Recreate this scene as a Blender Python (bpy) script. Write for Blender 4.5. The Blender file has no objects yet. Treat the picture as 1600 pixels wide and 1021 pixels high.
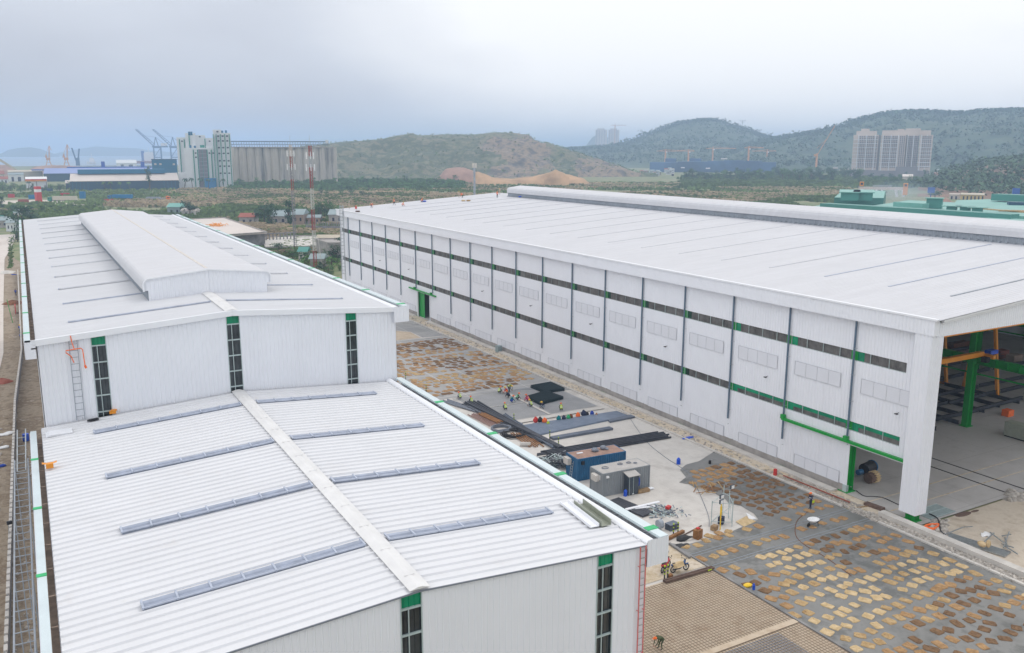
import bpy, math, random
import numpy as np
from mathutils import Vector, Matrix, noise
R = math.radians
random.seed(7)
scene = bpy.context.scene
COL = scene.collection

# ------------------------------------------------------------------ camera
F_PX, PITCH, YAW, ROLL, CAM_H = 1348.0, R(11.53), R(29.41), R(0.08), 36.6
_cy, _sy, _cp, _sp = math.cos(YAW), math.sin(YAW), math.cos(PITCH), math.sin(PITCH)
FWD = Vector((_sy*_cp, _cy*_cp, -_sp))
_r = Vector((_cy, -_sy, 0)); _u = _r.cross(FWD)
RT = math.cos(ROLL)*_r + math.sin(ROLL)*_u
UP = -math.sin(ROLL)*_r + math.cos(ROLL)*_u
cam_data = bpy.data.cameras.new('camera'); cam = bpy.data.objects.new('camera', cam_data); COL.objects.link(cam)
cam_data.sensor_width = 36; cam_data.lens = F_PX/1600*36; cam_data.clip_start = .5; cam_data.clip_end = 40000
cam.matrix_world = Matrix(((RT.x, UP.x, -FWD.x, 0), (RT.y, UP.y, -FWD.y, 0), (RT.z, UP.z, -FWD.z, CAM_H), (0, 0, 0, 1)))
scene.camera = cam

# ------------------------------------------------------------------ world, sun, exposure
SUN_EL, SUN_AZ = R(52), R(62)         # azimuth from +Y towards +X
sd = Vector((math.sin(SUN_AZ)*math.cos(SUN_EL), math.cos(SUN_AZ)*math.cos(SUN_EL), math.sin(SUN_EL)))
W = bpy.data.worlds.new('World'); scene.world = W; W.use_nodes = True
nt = W.node_tree; nt.nodes.clear()
def N(t, tree=None, **k):
    n = (tree or nt).nodes.new(t)
    for a, b in k.items(): setattr(n, a, b)
    return n
out = N('ShaderNodeOutputWorld'); bg = N('ShaderNodeBackground'); bg.inputs[1].default_value = .1
sky = N('ShaderNodeTexSky', sky_type='NISHITA'); sky.sun_disc = False; sky.sun_elevation = SUN_EL; sky.sun_rotation = SUN_AZ
sky.air_density = 1.5; sky.dust_density = 4
tc = N('ShaderNodeTexCoord'); mp = N('ShaderNodeMapping'); mp.inputs['Scale'].default_value = (1.3, 1.3, 3.4)
n1 = N('ShaderNodeTexNoise'); n1.inputs['Scale'].default_value = 1.15; n1.inputs['Detail'].default_value = 5; n1.inputs['Roughness'].default_value = .5
dotn = N('ShaderNodeVectorMath', operation='DOT_PRODUCT'); dotn.inputs[1].default_value = Vector((math.sin(R(-2)), math.cos(R(-2)), .02)).normalized()
mr = N('ShaderNodeMapRange', interpolation_type='SMOOTHSTEP'); mr.inputs['From Min'].default_value = 1.0; mr.inputs['From Max'].default_value = .80
add = N('ShaderNodeMath', operation='MULTIPLY_ADD'); add.inputs[1].default_value = 1.9
sub = N('ShaderNodeMath', operation='SUBTRACT'); sub.inputs[1].default_value = .52
sep = N('ShaderNodeSeparateXYZ'); mz = N('ShaderNodeMapRange'); mz.inputs['From Min'].default_value = .02; mz.inputs['From Max'].default_value = .30; mz.inputs['To Max'].default_value = .30
add2 = N('ShaderNodeMath', operation='ADD')
cr = N('ShaderNodeValToRGB'); e = cr.color_ramp.elements
e[0].position = 0; e[0].color = (4.4, 4.5, 5.1, 1); e[1].position = 1; e[1].color = (8.75, 8.75, 8.9, 1)
m = cr.color_ramp.elements.new(.45); m.color = (5.7, 5.9, 6.5, 1)
mix = N('ShaderNodeMix', data_type='RGBA'); mix.inputs['Factor'].default_value = .93
L = nt.links.new
L(tc.outputs['Generated'], mp.inputs[0]); L(mp.outputs[0], n1.inputs[0]); L(tc.outputs['Generated'], dotn.inputs[0])
L(dotn.outputs['Value'], mr.inputs[0]); L(n1.outputs[0], sub.inputs[0]); L(sub.outputs[0], add.inputs[0]); L(mr.outputs[0], add.inputs[2])
L(tc.outputs['Generated'], sep.inputs[0]); L(sep.outputs['Z'], mz.inputs[0]); L(add.outputs[0], add2.inputs[0]); L(mz.outputs[0], add2.inputs[1])
L(add2.outputs[0], cr.inputs[0]); 
lf = N('ShaderNodeVectorMath', operation='DOT_PRODUCT'); lf.inputs[1].default_value = Vector((-1, 0, .35)).normalized(); L(tc.outputs['Generated'], lf.inputs[0])
lm = N('ShaderNodeMapRange', interpolation_type='SMOOTHSTEP'); lm.inputs['From Min'].default_value = .1; lm.inputs['From Max'].default_value = .9; lm.inputs['To Min'].default_value = 1; lm.inputs['To Max'].default_value = 1.38; L(lf.outputs['Value'], lm.inputs[0])
vm = N('ShaderNodeVectorMath', operation='SCALE'); L(cr.outputs[0], vm.inputs[0]); L(lm.outputs[0], vm.inputs['Scale'])
L(sky.outputs[0], mix.inputs['A']); L(vm.outputs[0], mix.inputs['B']); L(mix.outputs['Result'], bg.inputs[0]); L(bg.outputs[0], out.inputs[0])
sl = bpy.data.lights.new('sun', 'SUN'); sl.energy = .6; sl.angle = R(14); sl.color = (1, .96, .9)
so = bpy.data.objects.new('sun', sl); COL.objects.link(so); so.rotation_euler = sd.to_track_quat('Z', 'Y').to_euler(); so.location = (0, 0, 300)
scene.view_settings.view_transform = 'Standard'; scene.view_settings.look = 'None'; scene.view_settings.gamma = 1
scene.view_settings.use_curve_mapping = False; scene.view_settings.exposure = 0.38

# ------------------------------------------------------------------ helpers
def ray(px, py): return FWD + RT*((px-800)/F_PX) - UP*((py-510.5)/F_PX)
def at(px, py, z=0.0):                 # the place on the level z that the camera sees at a spot of the photo
    d = ray(px, py); return d*((z-CAM_H)/d.z) + Vector((0, 0, CAM_H))
def az_at(px, dist, z=0.0):            # the place on level z in that direction, dist metres away
    d = ray(px, 236); h = Vector((d.x, d.y, 0)).normalized(); return Vector((h.x*dist, h.y*dist, z))
def zh(px, py, dist):                  # height seen at (px,py) at horizontal distance dist
    d = ray(px, py); return CAM_H + d.z/math.hypot(d.x, d.y)*dist
MATS = {}
class MB:
    def __init__(s): s.v = []; s.f = []; s.m = []; s.sm = False
    def add(s, vs, fs, mi=0):
        o = len(s.v); s.v += [tuple(v) for v in vs]; s.f += [tuple(i+o for i in f) for f in fs]; s.m += [mi]*len(fs)
    def quad(s, a, b, c, d, mi=0): s.add([a, b, c, d], [(0, 1, 2, 3)], mi)
    def box(s, c, d, rz=0, mi=0):
        x, y, z = [k/2 for k in d]; co, si = math.cos(rz), math.sin(rz)
        vs = [(c[0]+co*a*x-si*b*y, c[1]+si*a*x+co*b*y, c[2]+e*z) for e in (-1, 1) for a, b in ((-1, -1), (1, -1), (1, 1), (-1, 1))]
        s.add(vs, [(3, 2, 1, 0), (4, 5, 6, 7), (0, 1, 5, 4), (1, 2, 6, 5), (2, 3, 7, 6), (3, 0, 4, 7)], mi)
    def b2(s, x0, x1, y0, y1, z0, z1, mi=0): s.box(((x0+x1)/2, (y0+y1)/2, (z0+z1)/2), (x1-x0, y1-y0, z1-z0), 0, mi)
    def bar(s, p, q, w, h=None, mi=0):
        p = Vector(p); q = Vector(q); h = h or w; d = (q-p)
        if d.length < 1e-6: return
        d.normalize(); a = Vector((0, 0, 1)) if abs(d.z) < .95 else Vector((1, 0, 0))
        u = d.cross(a).normalized(); t = u.cross(d).normalized()
        vs = [e+u*(i*w/2)+t*(j*h/2) for e in (p, q) for i, j in ((-1, -1), (1, -1), (1, 1), (-1, 1))]
        s.add(vs, [(3, 2, 1, 0), (4, 5, 6, 7), (0, 1, 5, 4), (1, 2, 6, 5), (2, 3, 7, 6), (3, 0, 4, 7)], mi)
    def tube(s, pts, r, n=6, mi=0, r2=None):
        pts = [Vector(p) for p in pts]; rings = []; k = len(pts)
        for i, p in enumerate(pts):
            d = (pts[min(i+1, k-1)]-pts[max(i-1, 0)]).normalized(); a = Vector((0, 0, 1)) if abs(d.z) < .9 else Vector((1, 0, 0))
            u = d.cross(a).normalized(); t = u.cross(d).normalized(); rr = r+(r2-r)*i/(k-1) if r2 is not None else r
            rings.append([p+(u*math.cos(2*math.pi*j/n)+t*math.sin(2*math.pi*j/n))*rr for j in range(n)])
        vs = [v for g in rings for v in g]; fs = []
        for i in range(k-1):
            for j in range(n): fs.append((i*n+j, i*n+(j+1) % n, (i+1)*n+(j+1) % n, (i+1)*n+j))
        fs.append(tuple(range(n))[::-1]); fs.append(tuple((k-1)*n+j for j in range(n))); s.add(vs, fs, mi)
    def loft(s, rings, mi=0, cap=True, closed=True):
        n = len(rings[0]); vs = [v for g in rings for v in g]; fs = []
        for i in range(len(rings)-1):
            for j in range(n if closed else n-1): fs.append((i*n+j, i*n+(j+1) % n, (i+1)*n+(j+1) % n, (i+1)*n+j))
        if cap: fs.append(tuple(range(n))[::-1]); fs.append(tuple((len(rings)-1)*n+j for j in range(n)))
        s.add(vs, fs, mi)
    def prism(s, poly, z0, z1, mi=0):
        n = len(poly); vs = [(x, y, z0) for x, y in poly]+[(x, y, z1) for x, y in poly]
        s.add(vs, [tuple(range(n))[::-1], tuple(range(n, 2*n))]+[(i, (i+1) % n, n+(i+1) % n, n+i) for i in range(n)], mi)
    def extr(s, prof, y0, y1, mi=0, cap=True):   # closed profile in x,z run along y
        n = len(prof); vs = [(x, y0, z) for x, z in prof]+[(x, y1, z) for x, z in prof]
        fs = [(i, (i+1) % n, n+(i+1) % n, n+i) for i in range(n)]
        if cap: fs += [tuple(range(n))[::-1], tuple(range(n, 2*n))]
        s.add(vs, fs, mi)
    def ball(s, c, r, mi=0, n=8, k=5):
        r = r if isinstance(r, (tuple, list)) else (r, r, r); rings = []
        for i in range(1, k):
            t = math.pi*i/k; rings.append([(c[0]+r[0]*math.sin(t)*math.cos(2*math.pi*j/n), c[1]+r[1]*math.sin(t)*math.sin(2*math.pi*j/n), c[2]-r[2]*math.cos(t)) for j in range(n)])
        s.loft(rings, mi, True)
    def build(s, name, mat, parent=None, smooth=False):
        me = bpy.data.meshes.new(name); O = Vector((0, 0, 0)); p = parent
        while p: O += p.location; p = p.parent
        me.from_pydata([(v[0]-O.x, v[1]-O.y, v[2]-O.z) for v in s.v], [], s.f)
        mats = mat if isinstance(mat, list) else [mat]
        for k in mats: me.materials.append(MATS[k] if isinstance(k, str) else k)
        if len(mats) > 1: me.polygons.foreach_set('material_index', s.m)
        if smooth: me.polygons.foreach_set('use_smooth', [True]*len(s.f))
        me.update(); o = bpy.data.objects.new(name, me); COL.objects.link(o)
        if parent: o.parent = parent
        return o
def tag(o, label=None, cat=None, group=None, kind=None):
    if label: o['label'] = label
    if cat: o['category'] = cat
    if group: o['group'] = group
    if kind: o['kind'] = kind
    return o
def thing(name, loc, label, cat, group=None):
    o = bpy.data.objects.new(name, None); COL.objects.link(o); o.location = loc; o.empty_display_size = .5
    return tag(o, label, cat, group)
def copy_tree(o, loc=None, rz=None, label=None, group=None, parent=None, scale=None):
    c = o.copy(); COL.objects.link(c)
    if parent: c.parent = parent
    if loc is not None: c.location = loc
    if rz is not None: c.rotation_euler = (0, 0, rz)
    if scale is not None: c.scale = (scale,)*3 if isinstance(scale, (int, float)) else scale
    if label: c['label'] = label
    if group: c['group'] = group
    for ch in list(o.children): copy_tree(ch, parent=c)
    return c

# ------------------------------------------------------------------ materials
def mat(name, col, rough=.6, metal=0, var=.12, scale=3., col2=None, bump=0, bscale=None, spec=.4, detail=4, alpha=None, world=True, island=0, emit=None):
    m = bpy.data.materials.new(name); m.use_nodes = True; t = m.node_tree; b = t.nodes['Principled BSDF']; b.inputs['Roughness'].default_value = rough
    b.inputs['Metallic'].default_value = metal; b.inputs['Specular IOR Level'].default_value = spec
    c2 = col2 or tuple(max(0, c*(1-var)) for c in col); c1 = col if col2 else tuple(min(1, c*(1+var*.5)) for c in col)
    geo = N('ShaderNodeNewGeometry', t); tx = N('ShaderNodeTexCoord', t)
    nz = N('ShaderNodeTexNoise', t); nz.inputs['Scale'].default_value = scale; nz.inputs['Detail'].default_value = detail; nz.inputs['Roughness'].default_value = .6
    t.links.new((geo.outputs['Position'] if world else tx.outputs['Object']), nz.inputs[0])
    r = N('ShaderNodeValToRGB', t); r.color_ramp.elements[0].position = .34; r.color_ramp.elements[1].position = .68
    r.color_ramp.elements[0].color = (*c2, 1); r.color_ramp.elements[1].color = (*c1, 1); t.links.new(nz.outputs[0], r.inputs[0])
    last = r.outputs[0]
    if island:
        hs = N('ShaderNodeHueSaturation', t); mrg = N('ShaderNodeMapRange', t); mrg.inputs['To Min'].default_value = 1-island; mrg.inputs['To Max'].default_value = 1+island
        t.links.new(geo.outputs['Random Per Island'], mrg.inputs[0]); t.links.new(mrg.outputs[0], hs.inputs['Value']); t.links.new(last, hs.inputs['Color']); last = hs.outputs[0]
    t.links.new(last, b.inputs['Base Color'])
    if bump:
        bp = N('ShaderNodeBump', t); bp.inputs['Strength'].default_value = bump; bp.inputs['Distance'].default_value = .05
        nb = N('ShaderNodeTexNoise', t); nb.inputs['Scale'].default_value = bscale or scale*6; nb.inputs['Detail'].default_value = 5
        t.links.new((geo.outputs['Position'] if world else tx.outputs['Object']), nb.inputs[0]); t.links.new(nb.outputs[0], bp.inputs['Height']); t.links.new(bp.outputs[0], b.inputs['Normal'])
    MATS[name] = m; return m
def simple(name, col, **k): return mat(name, col, **k)
mat('white_roof', (.665, .67, .69), .42, 0, .05, .35, bump=.02)
mat('white_roof_big', (.605, .607, .63), .45, 0, .05, .12)
mat('white_clad', (.77, .785, .83), .45, 0, .04, .4)
mat('white_trim', (.78, .79, .82), .4, 0, .03, .6)
mat('ridge_cap', (.68, .675, .67), .5, 0, .07, .9)
mat('gutter_steel', (.60, .68, .70), .35, .2, .06, .8)
mat('sheet_edge', (.20, .22, .26), .7)
mat('skylight', (.33, .37, .46), .5, 0, .2, 1.5, spec=.6)
mat('skylight_joint', (.42, .46, .55), .4)
mat('glass_dark', (.035, .045, .05), .12, 0, .5, .8, spec=.6)
mat('glass_green', (.0, .25, .12), .25, 0, .3, .8)
mat('pane_green', (.012, .06, .04), .25, 0, .6, .25)
mat('skylight_pale', (.52, .53, .56), .6)
mat('ridge_stain', (.62, .575, .53), .6)
mat('translucent_dark', (.135, .13, .125), .35, 0, .5, .9, spec=.45)
mat('mullion', (.26, .29, .29), .5)
mat('frame_grey', (.42, .50, .50), .4)
mat('pipe_blue', (.10, .15, .21), .45)
mat('green_paint', (.0, .28, .035), .4, 0, .1, 1)
mat('green_strap', (.03, .42, .15), .5)
mat('vent_grey', (.30, .33, .37), .6, 0, .15, .5)
mat('concrete_wall', (.36, .335, .315), .9, 0, .25, .8, bump=.15)
mat('concrete_light', (.55, .52, .48), .9, 0, .15, .7, bump=.15)
mat('concrete_raw', (.24, .235, .235), .92, 0, .35, .5, bump=.2)
mat('louver', (.69, .70, .74), .45, 0, .03, .5)
mat('louver_line', (.54, .55, .59), .5)
mat('steel_galv', (.42, .45, .47), .35, .6, .15, 3)
mat('steel_dark', (.055, .06, .075), .5, .3, .3, 2)
mat('steel_grey', (.13, .155, .20), .45, .2, .2, 1.5)
mat('rust', (.20, .075, .03), .85, 0, .4, 3)
mat('rust_pipe', (.30, .14, .05), .7, .1, .35, 2)
mat('red_paint', (.55, .035, .03), .5)
mat('red_ladder', (.62, .16, .15), .5)
mat('orange_paint', (.75, .28, .02), .4, 0, .08, 1)
mat('orange_cloth', (.85, .16, .03), .7)
mat('orange_helmet', (.9, .17, .015), .35)
mat('yellow_helmet', (.85, .55, .02), .35)
mat('white_paint', (.78, .78, .78), .5)
mat('black', (.015, .015, .018), .6)
mat('rubber', (.02, .02, .02), .85)
mat('wood', (.33, .22, .12), .85, 0, .3, 3)
mat('wood_dark', (.14, .09, .07), .9, 0, .3, 3)
mat('plank_pink', (.33, .20, .17), .85, 0, .2, 3)
mat('sack_tan', (.50, .355, .185), .95, 0, .25, 2.2, col2=(.34, .22, .10), bump=.5, bscale=9, island=0)
mat('sack_pale', (.62, .475, .285), .95, 0, .25, 2.2, col2=(.46, .33, .17), bump=.5, bscale=9)
mat('sack_brown', (.24, .14, .07), .95, 0, .25, 2.2, col2=(.13, .075, .04), bump=.5, bscale=9)
mat('blue_container', (.015, .12, .26), .5, 0, .25, .8)
mat('rust_roof', (.34, .22, .175), .9, 0, .25, 1.2)
mat('grey_container', (.24, .26, .275), .5, 0, .08, .8)
mat('grey_roof', (.44, .42, .40), .9, 0, .12, 1)
mat('dark_booth', (.05, .065, .085), .5)
mat('blue_plastic', (.01, .08, .55), .4)
mat('blue_cloth', (.02, .06, .35), .9)
mat('tarp', (.20, .245, .32), .55, 0, .15, .6, col2=(.15, .185, .25))
mat('skin', (.42, .25, .17), .6)
mat('navy', (.02, .03, .07), .85)
mat('olive', (.07, .09, .04), .9)
mat('teal_cloth', (.0, .18, .2), .85)
mat('magenta_cloth', (.45, .02, .15), .85)
mat('hivis', (.45, .6, .02), .7)
mat('khaki_cloth', (.5, .4, .33), .9)
mat('boot', (.03, .025, .02), .8)
mat('gravel', (.42, .385, .345), .95, 0, .3, 2, island=.25)
mat('scrub_green', (.13, .19, .07), .9, 0, .35, .05, island=.25, spec=.1)
mat('mast_red', (.30, .055, .045), .6)
mat('mast_white', (.50, .50, .47), .6)
mat('trough_brown', (.24, .18, .14), .9, 0, .3, 2)
mat('leaf_mid', (.10, .19, .07), .8, 0, .35, .3, island=.35, spec=.2)
mat('leaf_dark', (.05, .11, .055), .8, 0, .35, .3, island=.35, spec=.2)
mat('leaf_bright', (.13, .27, .08), .8, 0, .35, .3, island=.35, spec=.2)
mat('leaf_yellow', (.16, .20, .04), .8, 0, .3, .3, island=.3, spec=.2)
mat('bark', (.10, .075, .055), .95)
mat('reed_tan', (.46, .37, .245), .9, 0, .3, .02, island=.3, spec=.1)
mat('reed_green', (.165, .235, .085), .9, 0, .3, .02, island=.35, spec=.1)
mat('slope_leaf', (.085, .14, .075), .9, 0, .3, .01, island=.25, spec=.1)
mat('hill_leaf', (.055, .105, .066), .9, 0, .3, .01, island=.12, spec=.1)
mat('teal_wall', (.0, .13, .25), .5, 0, .06, .1)
mat('teal_dark', (.01, .06, .11), .6)
mat('blue_roof', (.015, .085, .38), .5)
mat('violet_roof', (.22, .28, .52), .55, 0, .06, .05)
mat('cream_roof', (.62, .55, .50), .6, 0, .1, .05)
mat('beige', (.50, .44, .34), .7, 0, .1, .1)
mat('yellow_wall', (.55, .40, .17), .8, 0, .1, .2)
mat('apt_wall', (.57, .49, .44), .8, 0, .1, .05)
mat('apt_dark', (.24, .23, .25), .8, 0, .1, .05)
mat('window_dark', (.03, .035, .06), .3)
mat('mill_white', (.68, .69, .70), .6, 0, .06, .05)
mat('mill_green', (.02, .24, .17), .6)
mat('silo', (.46, .42, .37), .9, 0, .2, .04, col2=(.36, .33, .30))
mat('crane_orange', (.62, .30, .14), .6)
mat('crane_blue', (.05, .13, .30), .6)
mat('netting_blue', (.05, .12, .25), .9, 0, .4, .02)
mat('tan_pile', (.34, .21, .16), .95, 0, .3, .05, bump=.8, bscale=.3)
mat('sand_orange', (.46, .29, .16), .95, 0, .3, .05, bump=.8, bscale=.3)
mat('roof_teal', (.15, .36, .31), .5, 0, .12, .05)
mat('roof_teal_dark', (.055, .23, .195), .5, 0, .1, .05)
mat('roof_blue_grey', (.25, .31, .32), .6, 0, .15, .1)
mat('roof_red', (.30, .09, .06), .8)
mat('brick', (.34, .25, .20), .9)
mat('car_red', (.5, .03, .04), .25, spec=.6)
mat('car_white', (.75, .75, .76), .25, spec=.6)
mat('car_green', (.03, .16, .14), .25, spec=.6)
mat('car_blue', (.04, .10, .25), .25, spec=.6)
mat('truck_orange', (.80, .20, .03), .4)
mat('truck_blue', (.0, .16, .36), .5)
mat('cream_trailer', (.58, .54, .44), .5)
mat('ship_white', (.75, .72, .72), .5)

def metal(name, col, stretch, amp, dirt, dcol, rough=.45, sc=1.0):
    """painted sheet metal: faint streaks along the sheets, sheet to sheet difference, sparse dust"""
    m = mat(name, col, rough, 0, .02, .4, spec=.2); t = m.node_tree; K = t.links.new; b = t.nodes['Principled BSDF']; g = N('ShaderNodeNewGeometry', t); src = b.inputs['Base Color'].links[0].from_socket
    mp_ = N('ShaderNodeMapping', t); mp_.inputs['Scale'].default_value = stretch; K(g.outputs['Position'], mp_.inputs[0])
    a = N('ShaderNodeTexNoise', t); a.inputs['Scale'].default_value = sc; a.inputs['Detail'].default_value = 5; a.inputs['Roughness'].default_value = .7; K(mp_.outputs[0], a.inputs[0])
    mr_ = N('ShaderNodeMapRange', t); mr_.inputs['From Min'].default_value = .3; mr_.inputs['From Max'].default_value = .7; mr_.inputs['To Min'].default_value = 1-amp; mr_.inputs['To Max'].default_value = 1+amp*.4; K(a.outputs[0], mr_.inputs[0])
    vm_ = N('ShaderNodeVectorMath', t, operation='SCALE'); K(src, vm_.inputs[0]); K(mr_.outputs[0], vm_.inputs['Scale'])
    d = N('ShaderNodeTexNoise', t); d.inputs['Scale'].default_value = .35; d.inputs['Detail'].default_value = 8; d.inputs['Roughness'].default_value = .75; K(g.outputs['Position'], d.inputs[0])
    dr = N('ShaderNodeMapRange', t, interpolation_type='SMOOTHSTEP'); dr.inputs['From Min'].default_value = .56; dr.inputs['From Max'].default_value = .78; dr.inputs['To Max'].default_value = dirt; K(d.outputs[0], dr.inputs[0])
    mx = N('ShaderNodeMix', t, data_type='RGBA'); K(dr.outputs[0], mx.inputs['Factor']); K(vm_.outputs[0], mx.inputs['A']); mx.inputs['B'].default_value = (*dcol, 1); K(mx.outputs['Result'], b.inputs['Base Color']); return m
metal('white_roof', (.665, .67, .69), (.12, 1.6, 1), .05, .35, (.50, .46, .42), .6)
metal('white_roof_big', (.575, .577, .60), (.06, .9, 1), .07, .4, (.50, .48, .46), .7)
metal('white_clad', (.77, .785, .83), (.5, .5, .05), .015, .08, (.56, .55, .55), .42)
# ------------------------------------------------------------------ ground materials
def layered(name, stops, scales, rough=.9, wet=None, bump=.1, brick=None, spec=.3, finebump=8, speck=.0):
    """stops: colours blended by two noises; brick=(w,h,mortar,colour,offx,offy) joint lines in world metres"""
    m = bpy.data.materials.new(name); m.use_nodes = True; t = m.node_tree; b = t.nodes['Principled BSDF']; K = t.links.new
    b.inputs['Specular IOR Level'].default_value = spec; b.inputs['Roughness'].default_value = rough
    g = N('ShaderNodeNewGeometry', t); a = N('ShaderNodeTexNoise', t); a.inputs['Scale'].default_value = scales[0]; a.inputs['Detail'].default_value = 6; a.inputs['Roughness'].default_value = .65; a.inputs['Distortion'].default_value = .6
    c = N('ShaderNodeTexNoise', t); c.inputs['Scale'].default_value = scales[1]; c.inputs['Detail'].default_value = 5; c.inputs['Roughness'].default_value = .7
    K(g.outputs['Position'], a.inputs[0]); K(g.outputs['Position'], c.inputs[0])
    mm = N('ShaderNodeMath', t, operation='MULTIPLY_ADD'); mm.inputs[1].default_value = .45; K(c.outputs[0], mm.inputs[0]); 
    m2 = N('ShaderNodeMath', t, operation='MULTIPLY'); m2.inputs[1].default_value = .62; K(a.outputs[0], m2.inputs[0]); K(m2.outputs[0], mm.inputs[2])
    r = N('ShaderNodeValToRGB', t); n = len(stops)
    while len(r.color_ramp.elements) < n: r.color_ramp.elements.new(.5)
    for i, s in enumerate(stops): r.color_ramp.elements[i].position = .36+.32*i/(n-1); r.color_ramp.elements[i].color = (*s, 1)
    K(mm.outputs[0], r.inputs[0]); last = r.outputs[0]
    if brick:
        w, h, mo, colr, ox, oy = brick; mp_ = N('ShaderNodeMapping', t); mp_.inputs['Location'].default_value = (-ox, -oy, 0); K(g.outputs['Position'], mp_.inputs[0])
        bt = N('ShaderNodeTexBrick', t); bt.offset = 0; bt.inputs['Scale'].default_value = 1; bt.inputs['Brick Width'].default_value = w; bt.inputs['Row Height'].default_value = h; bt.inputs['Mortar Size'].default_value = mo; bt.inputs['Mortar Smooth'].default_value = .3
        K(mp_.outputs[0], bt.inputs[0]); mx = N('ShaderNodeMix', t, data_type='RGBA'); K(bt.outputs['Fac'], mx.inputs['Factor']); K(last, mx.inputs['A']); mx.inputs['B'].default_value = (*colr, 1); last = mx.outputs['Result']
    K(last, b.inputs['Base Color'])
    bp = N('ShaderNodeBump', t); bp.inputs['Strength'].default_value = bump; bp.inputs['Distance'].default_value = .1
    nb = N('ShaderNodeTexNoise', t); nb.inputs['Scale'].default_value = finebump; nb.inputs['Detail'].default_value = 6; K(g.outputs['Position'], nb.inputs[0]); K(nb.outputs[0], bp.inputs['Height']); K(bp.outputs[0], b.inputs['Normal'])
    if wet is not None:
        rr = N('ShaderNodeMapRange', t); rr.inputs['From Min'].default_value = .4; rr.inputs['From Max'].default_value = .62; rr.inputs['To Min'].default_value = wet[0]; rr.inputs['To Max'].default_value = wet[1]; K(mm.outputs[0], rr.inputs[0]); K(rr.outputs[0], b.inputs['Roughness'])
    MATS[name] = m
layered('g_field', [(.07, .12, .05), (.13, .175, .07), (.24, .23, .13), (.12, .165, .065), (.28, .25, .16)], (.012, .09), bump=.5, finebump=.7)
layered('g_concrete', [(.43, .40, .37), (.52, .49, .455), (.59, .56, .52), (.47, .435, .40)], (.09, .5), brick=(4.4, 5.4, .012, (.42, .40, .37), 50.5, 57), rough=.9)
layered('g_wet', [(.10, .103, .098), (.17, .17, .163), (.21, .208, .20), (.13, .132, .126), (.185, .183, .176)], (.10, .6), wet=(.28, .7), rough=.5, bump=.04, spec=.35)
layered('g_farslab', [(.22, .22, .22), (.29, .285, .28), (.36, .35, .34), (.25, .245, .24)], (.08, .6), brick=(5.2, 6.4, .05, (.58, .56, .54), 51, 108), wet=(.4, .8), bump=.06)
layered('g_lean', [(.38, .29, .20), (.48, .38, .275), (.55, .455, .345), (.42, .32, .225)], (.12, .8))
layered('g_dirt', [(.12, .085, .055), (.22, .165, .115), (.33, .27, .20), (.20, .145, .095), (.40, .35, .29)], (.16, .9), bump=.8, finebump=2.5)
layered('g_sand', [(.33, .27, .21), (.45, .38, .30), (.53, .46, .375), (.40, .33, .255)], (.12, .7), bump=.3, finebump=3)
layered('g_strip', [(.36, .27, .17), (.50, .41, .29), (.60, .52, .42), (.38, .30, .22)], (.35, 1.8), bump=.6, finebump=5)
layered('g_road', [(.46, .40, .35), (.55, .49, .44), (.61, .55, .50), (.50, .44, .39)], (.06, .5))
layered('g_track', [(.34, .30, .23), (.50, .44, .37), (.55, .49, .42), (.40, .35, .27)], (.03, .2), bump=.3)
layered('g_floor', [(.33, .315, .30), (.42, .40, .385), (.47, .45, .435), (.37, .35, .335)], (.07, .4), wet=(.5, .85), brick=(9, 9, .02, (.24, .22, .2), 75, 50.5), bump=.03)
layered('g_water', [(.17, .24, .33), (.19, .27, .36), (.21, .29, .38)], (.004, .03), rough=.35, bump=.05, finebump=.2, spec=.5)
layered('g_meshbed', [(.38, .36, .34), (.44, .42, .40), (.50, .47, .45)], (.2, 1))
layered('hill_quarry', [(.03, .045, .03), (.10, .125, .06), (.19, .17, .11), (.055, .08, .04), (.14, .145, .08), (.24, .20, .15)], (.014, .06), bump=1, finebump=.12)
layered('hill_rock', [(.05, .05, .055), (.11, .10, .085), (.27, .20, .135), (.08, .075, .07), (.15, .125, .10)], (.018, .08), bump=1, finebump=.2)
layered('hill_green', [(.025, .055, .035), (.035, .07, .04), (.075, .105, .06), (.03, .06, .038)], (.004, .02), bump=1, finebump=.1)
layered('hill_far', [(.06, .09, .07), (.08, .11, .08)], (.002, .01))
layered('hill_red', [(.10, .09, .05), (.19, .12, .08), (.24, .14, .09), (.06, .09, .04)], (.02, .1), bump=1, finebump=.2)

def sheet(name, pts, z, m, kind='structure'):
    b = MB(); n = len(pts); b.add([(p[0], p[1], z) for p in pts], [tuple(range(n))]); o = b.build(name, m); o['kind'] = kind
    if o.data.polygons[0].normal.z < 0: o.data.flip_normals()
    return o
A = lambda *p: [at(x, y) for x, y in p]
G = MB(); G.box((0, 2000, -4.0), (27000, 24000, 8.0)); gnd_o = G.build('ground', 'g_field'); gnd_o['kind'] = 'structure'
sheet('sea', [(-9000, 2250), (560, 2250), (900, 3200), (2600, 9500), (2600, 13500), (-13000, 13500), (-13000, 2500)], .6, 'g_water')
sheet('dirt_lane', [(-45, 5), (28, 5), (28, 205), (2, 235), (-2.5, 330), (-12, 400), (-45, 400)], .03, 'g_dirt')
sheet('road', [(-70, 150), (-6.5, 150), (-5.6, 180), (-6.2, 235), (-7.0, 340), (-4.0, 410), (-3.0, 440), (-90, 440)], .10, 'g_road')
sheet('yard', [(28, 5), (71.8, 5), (71.8, 235), (34, 235), (28, 205)], .05, 'g_concrete')
z6 = lambda x, y: at(1020+x/8.5, 740+y/8.5)
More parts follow.
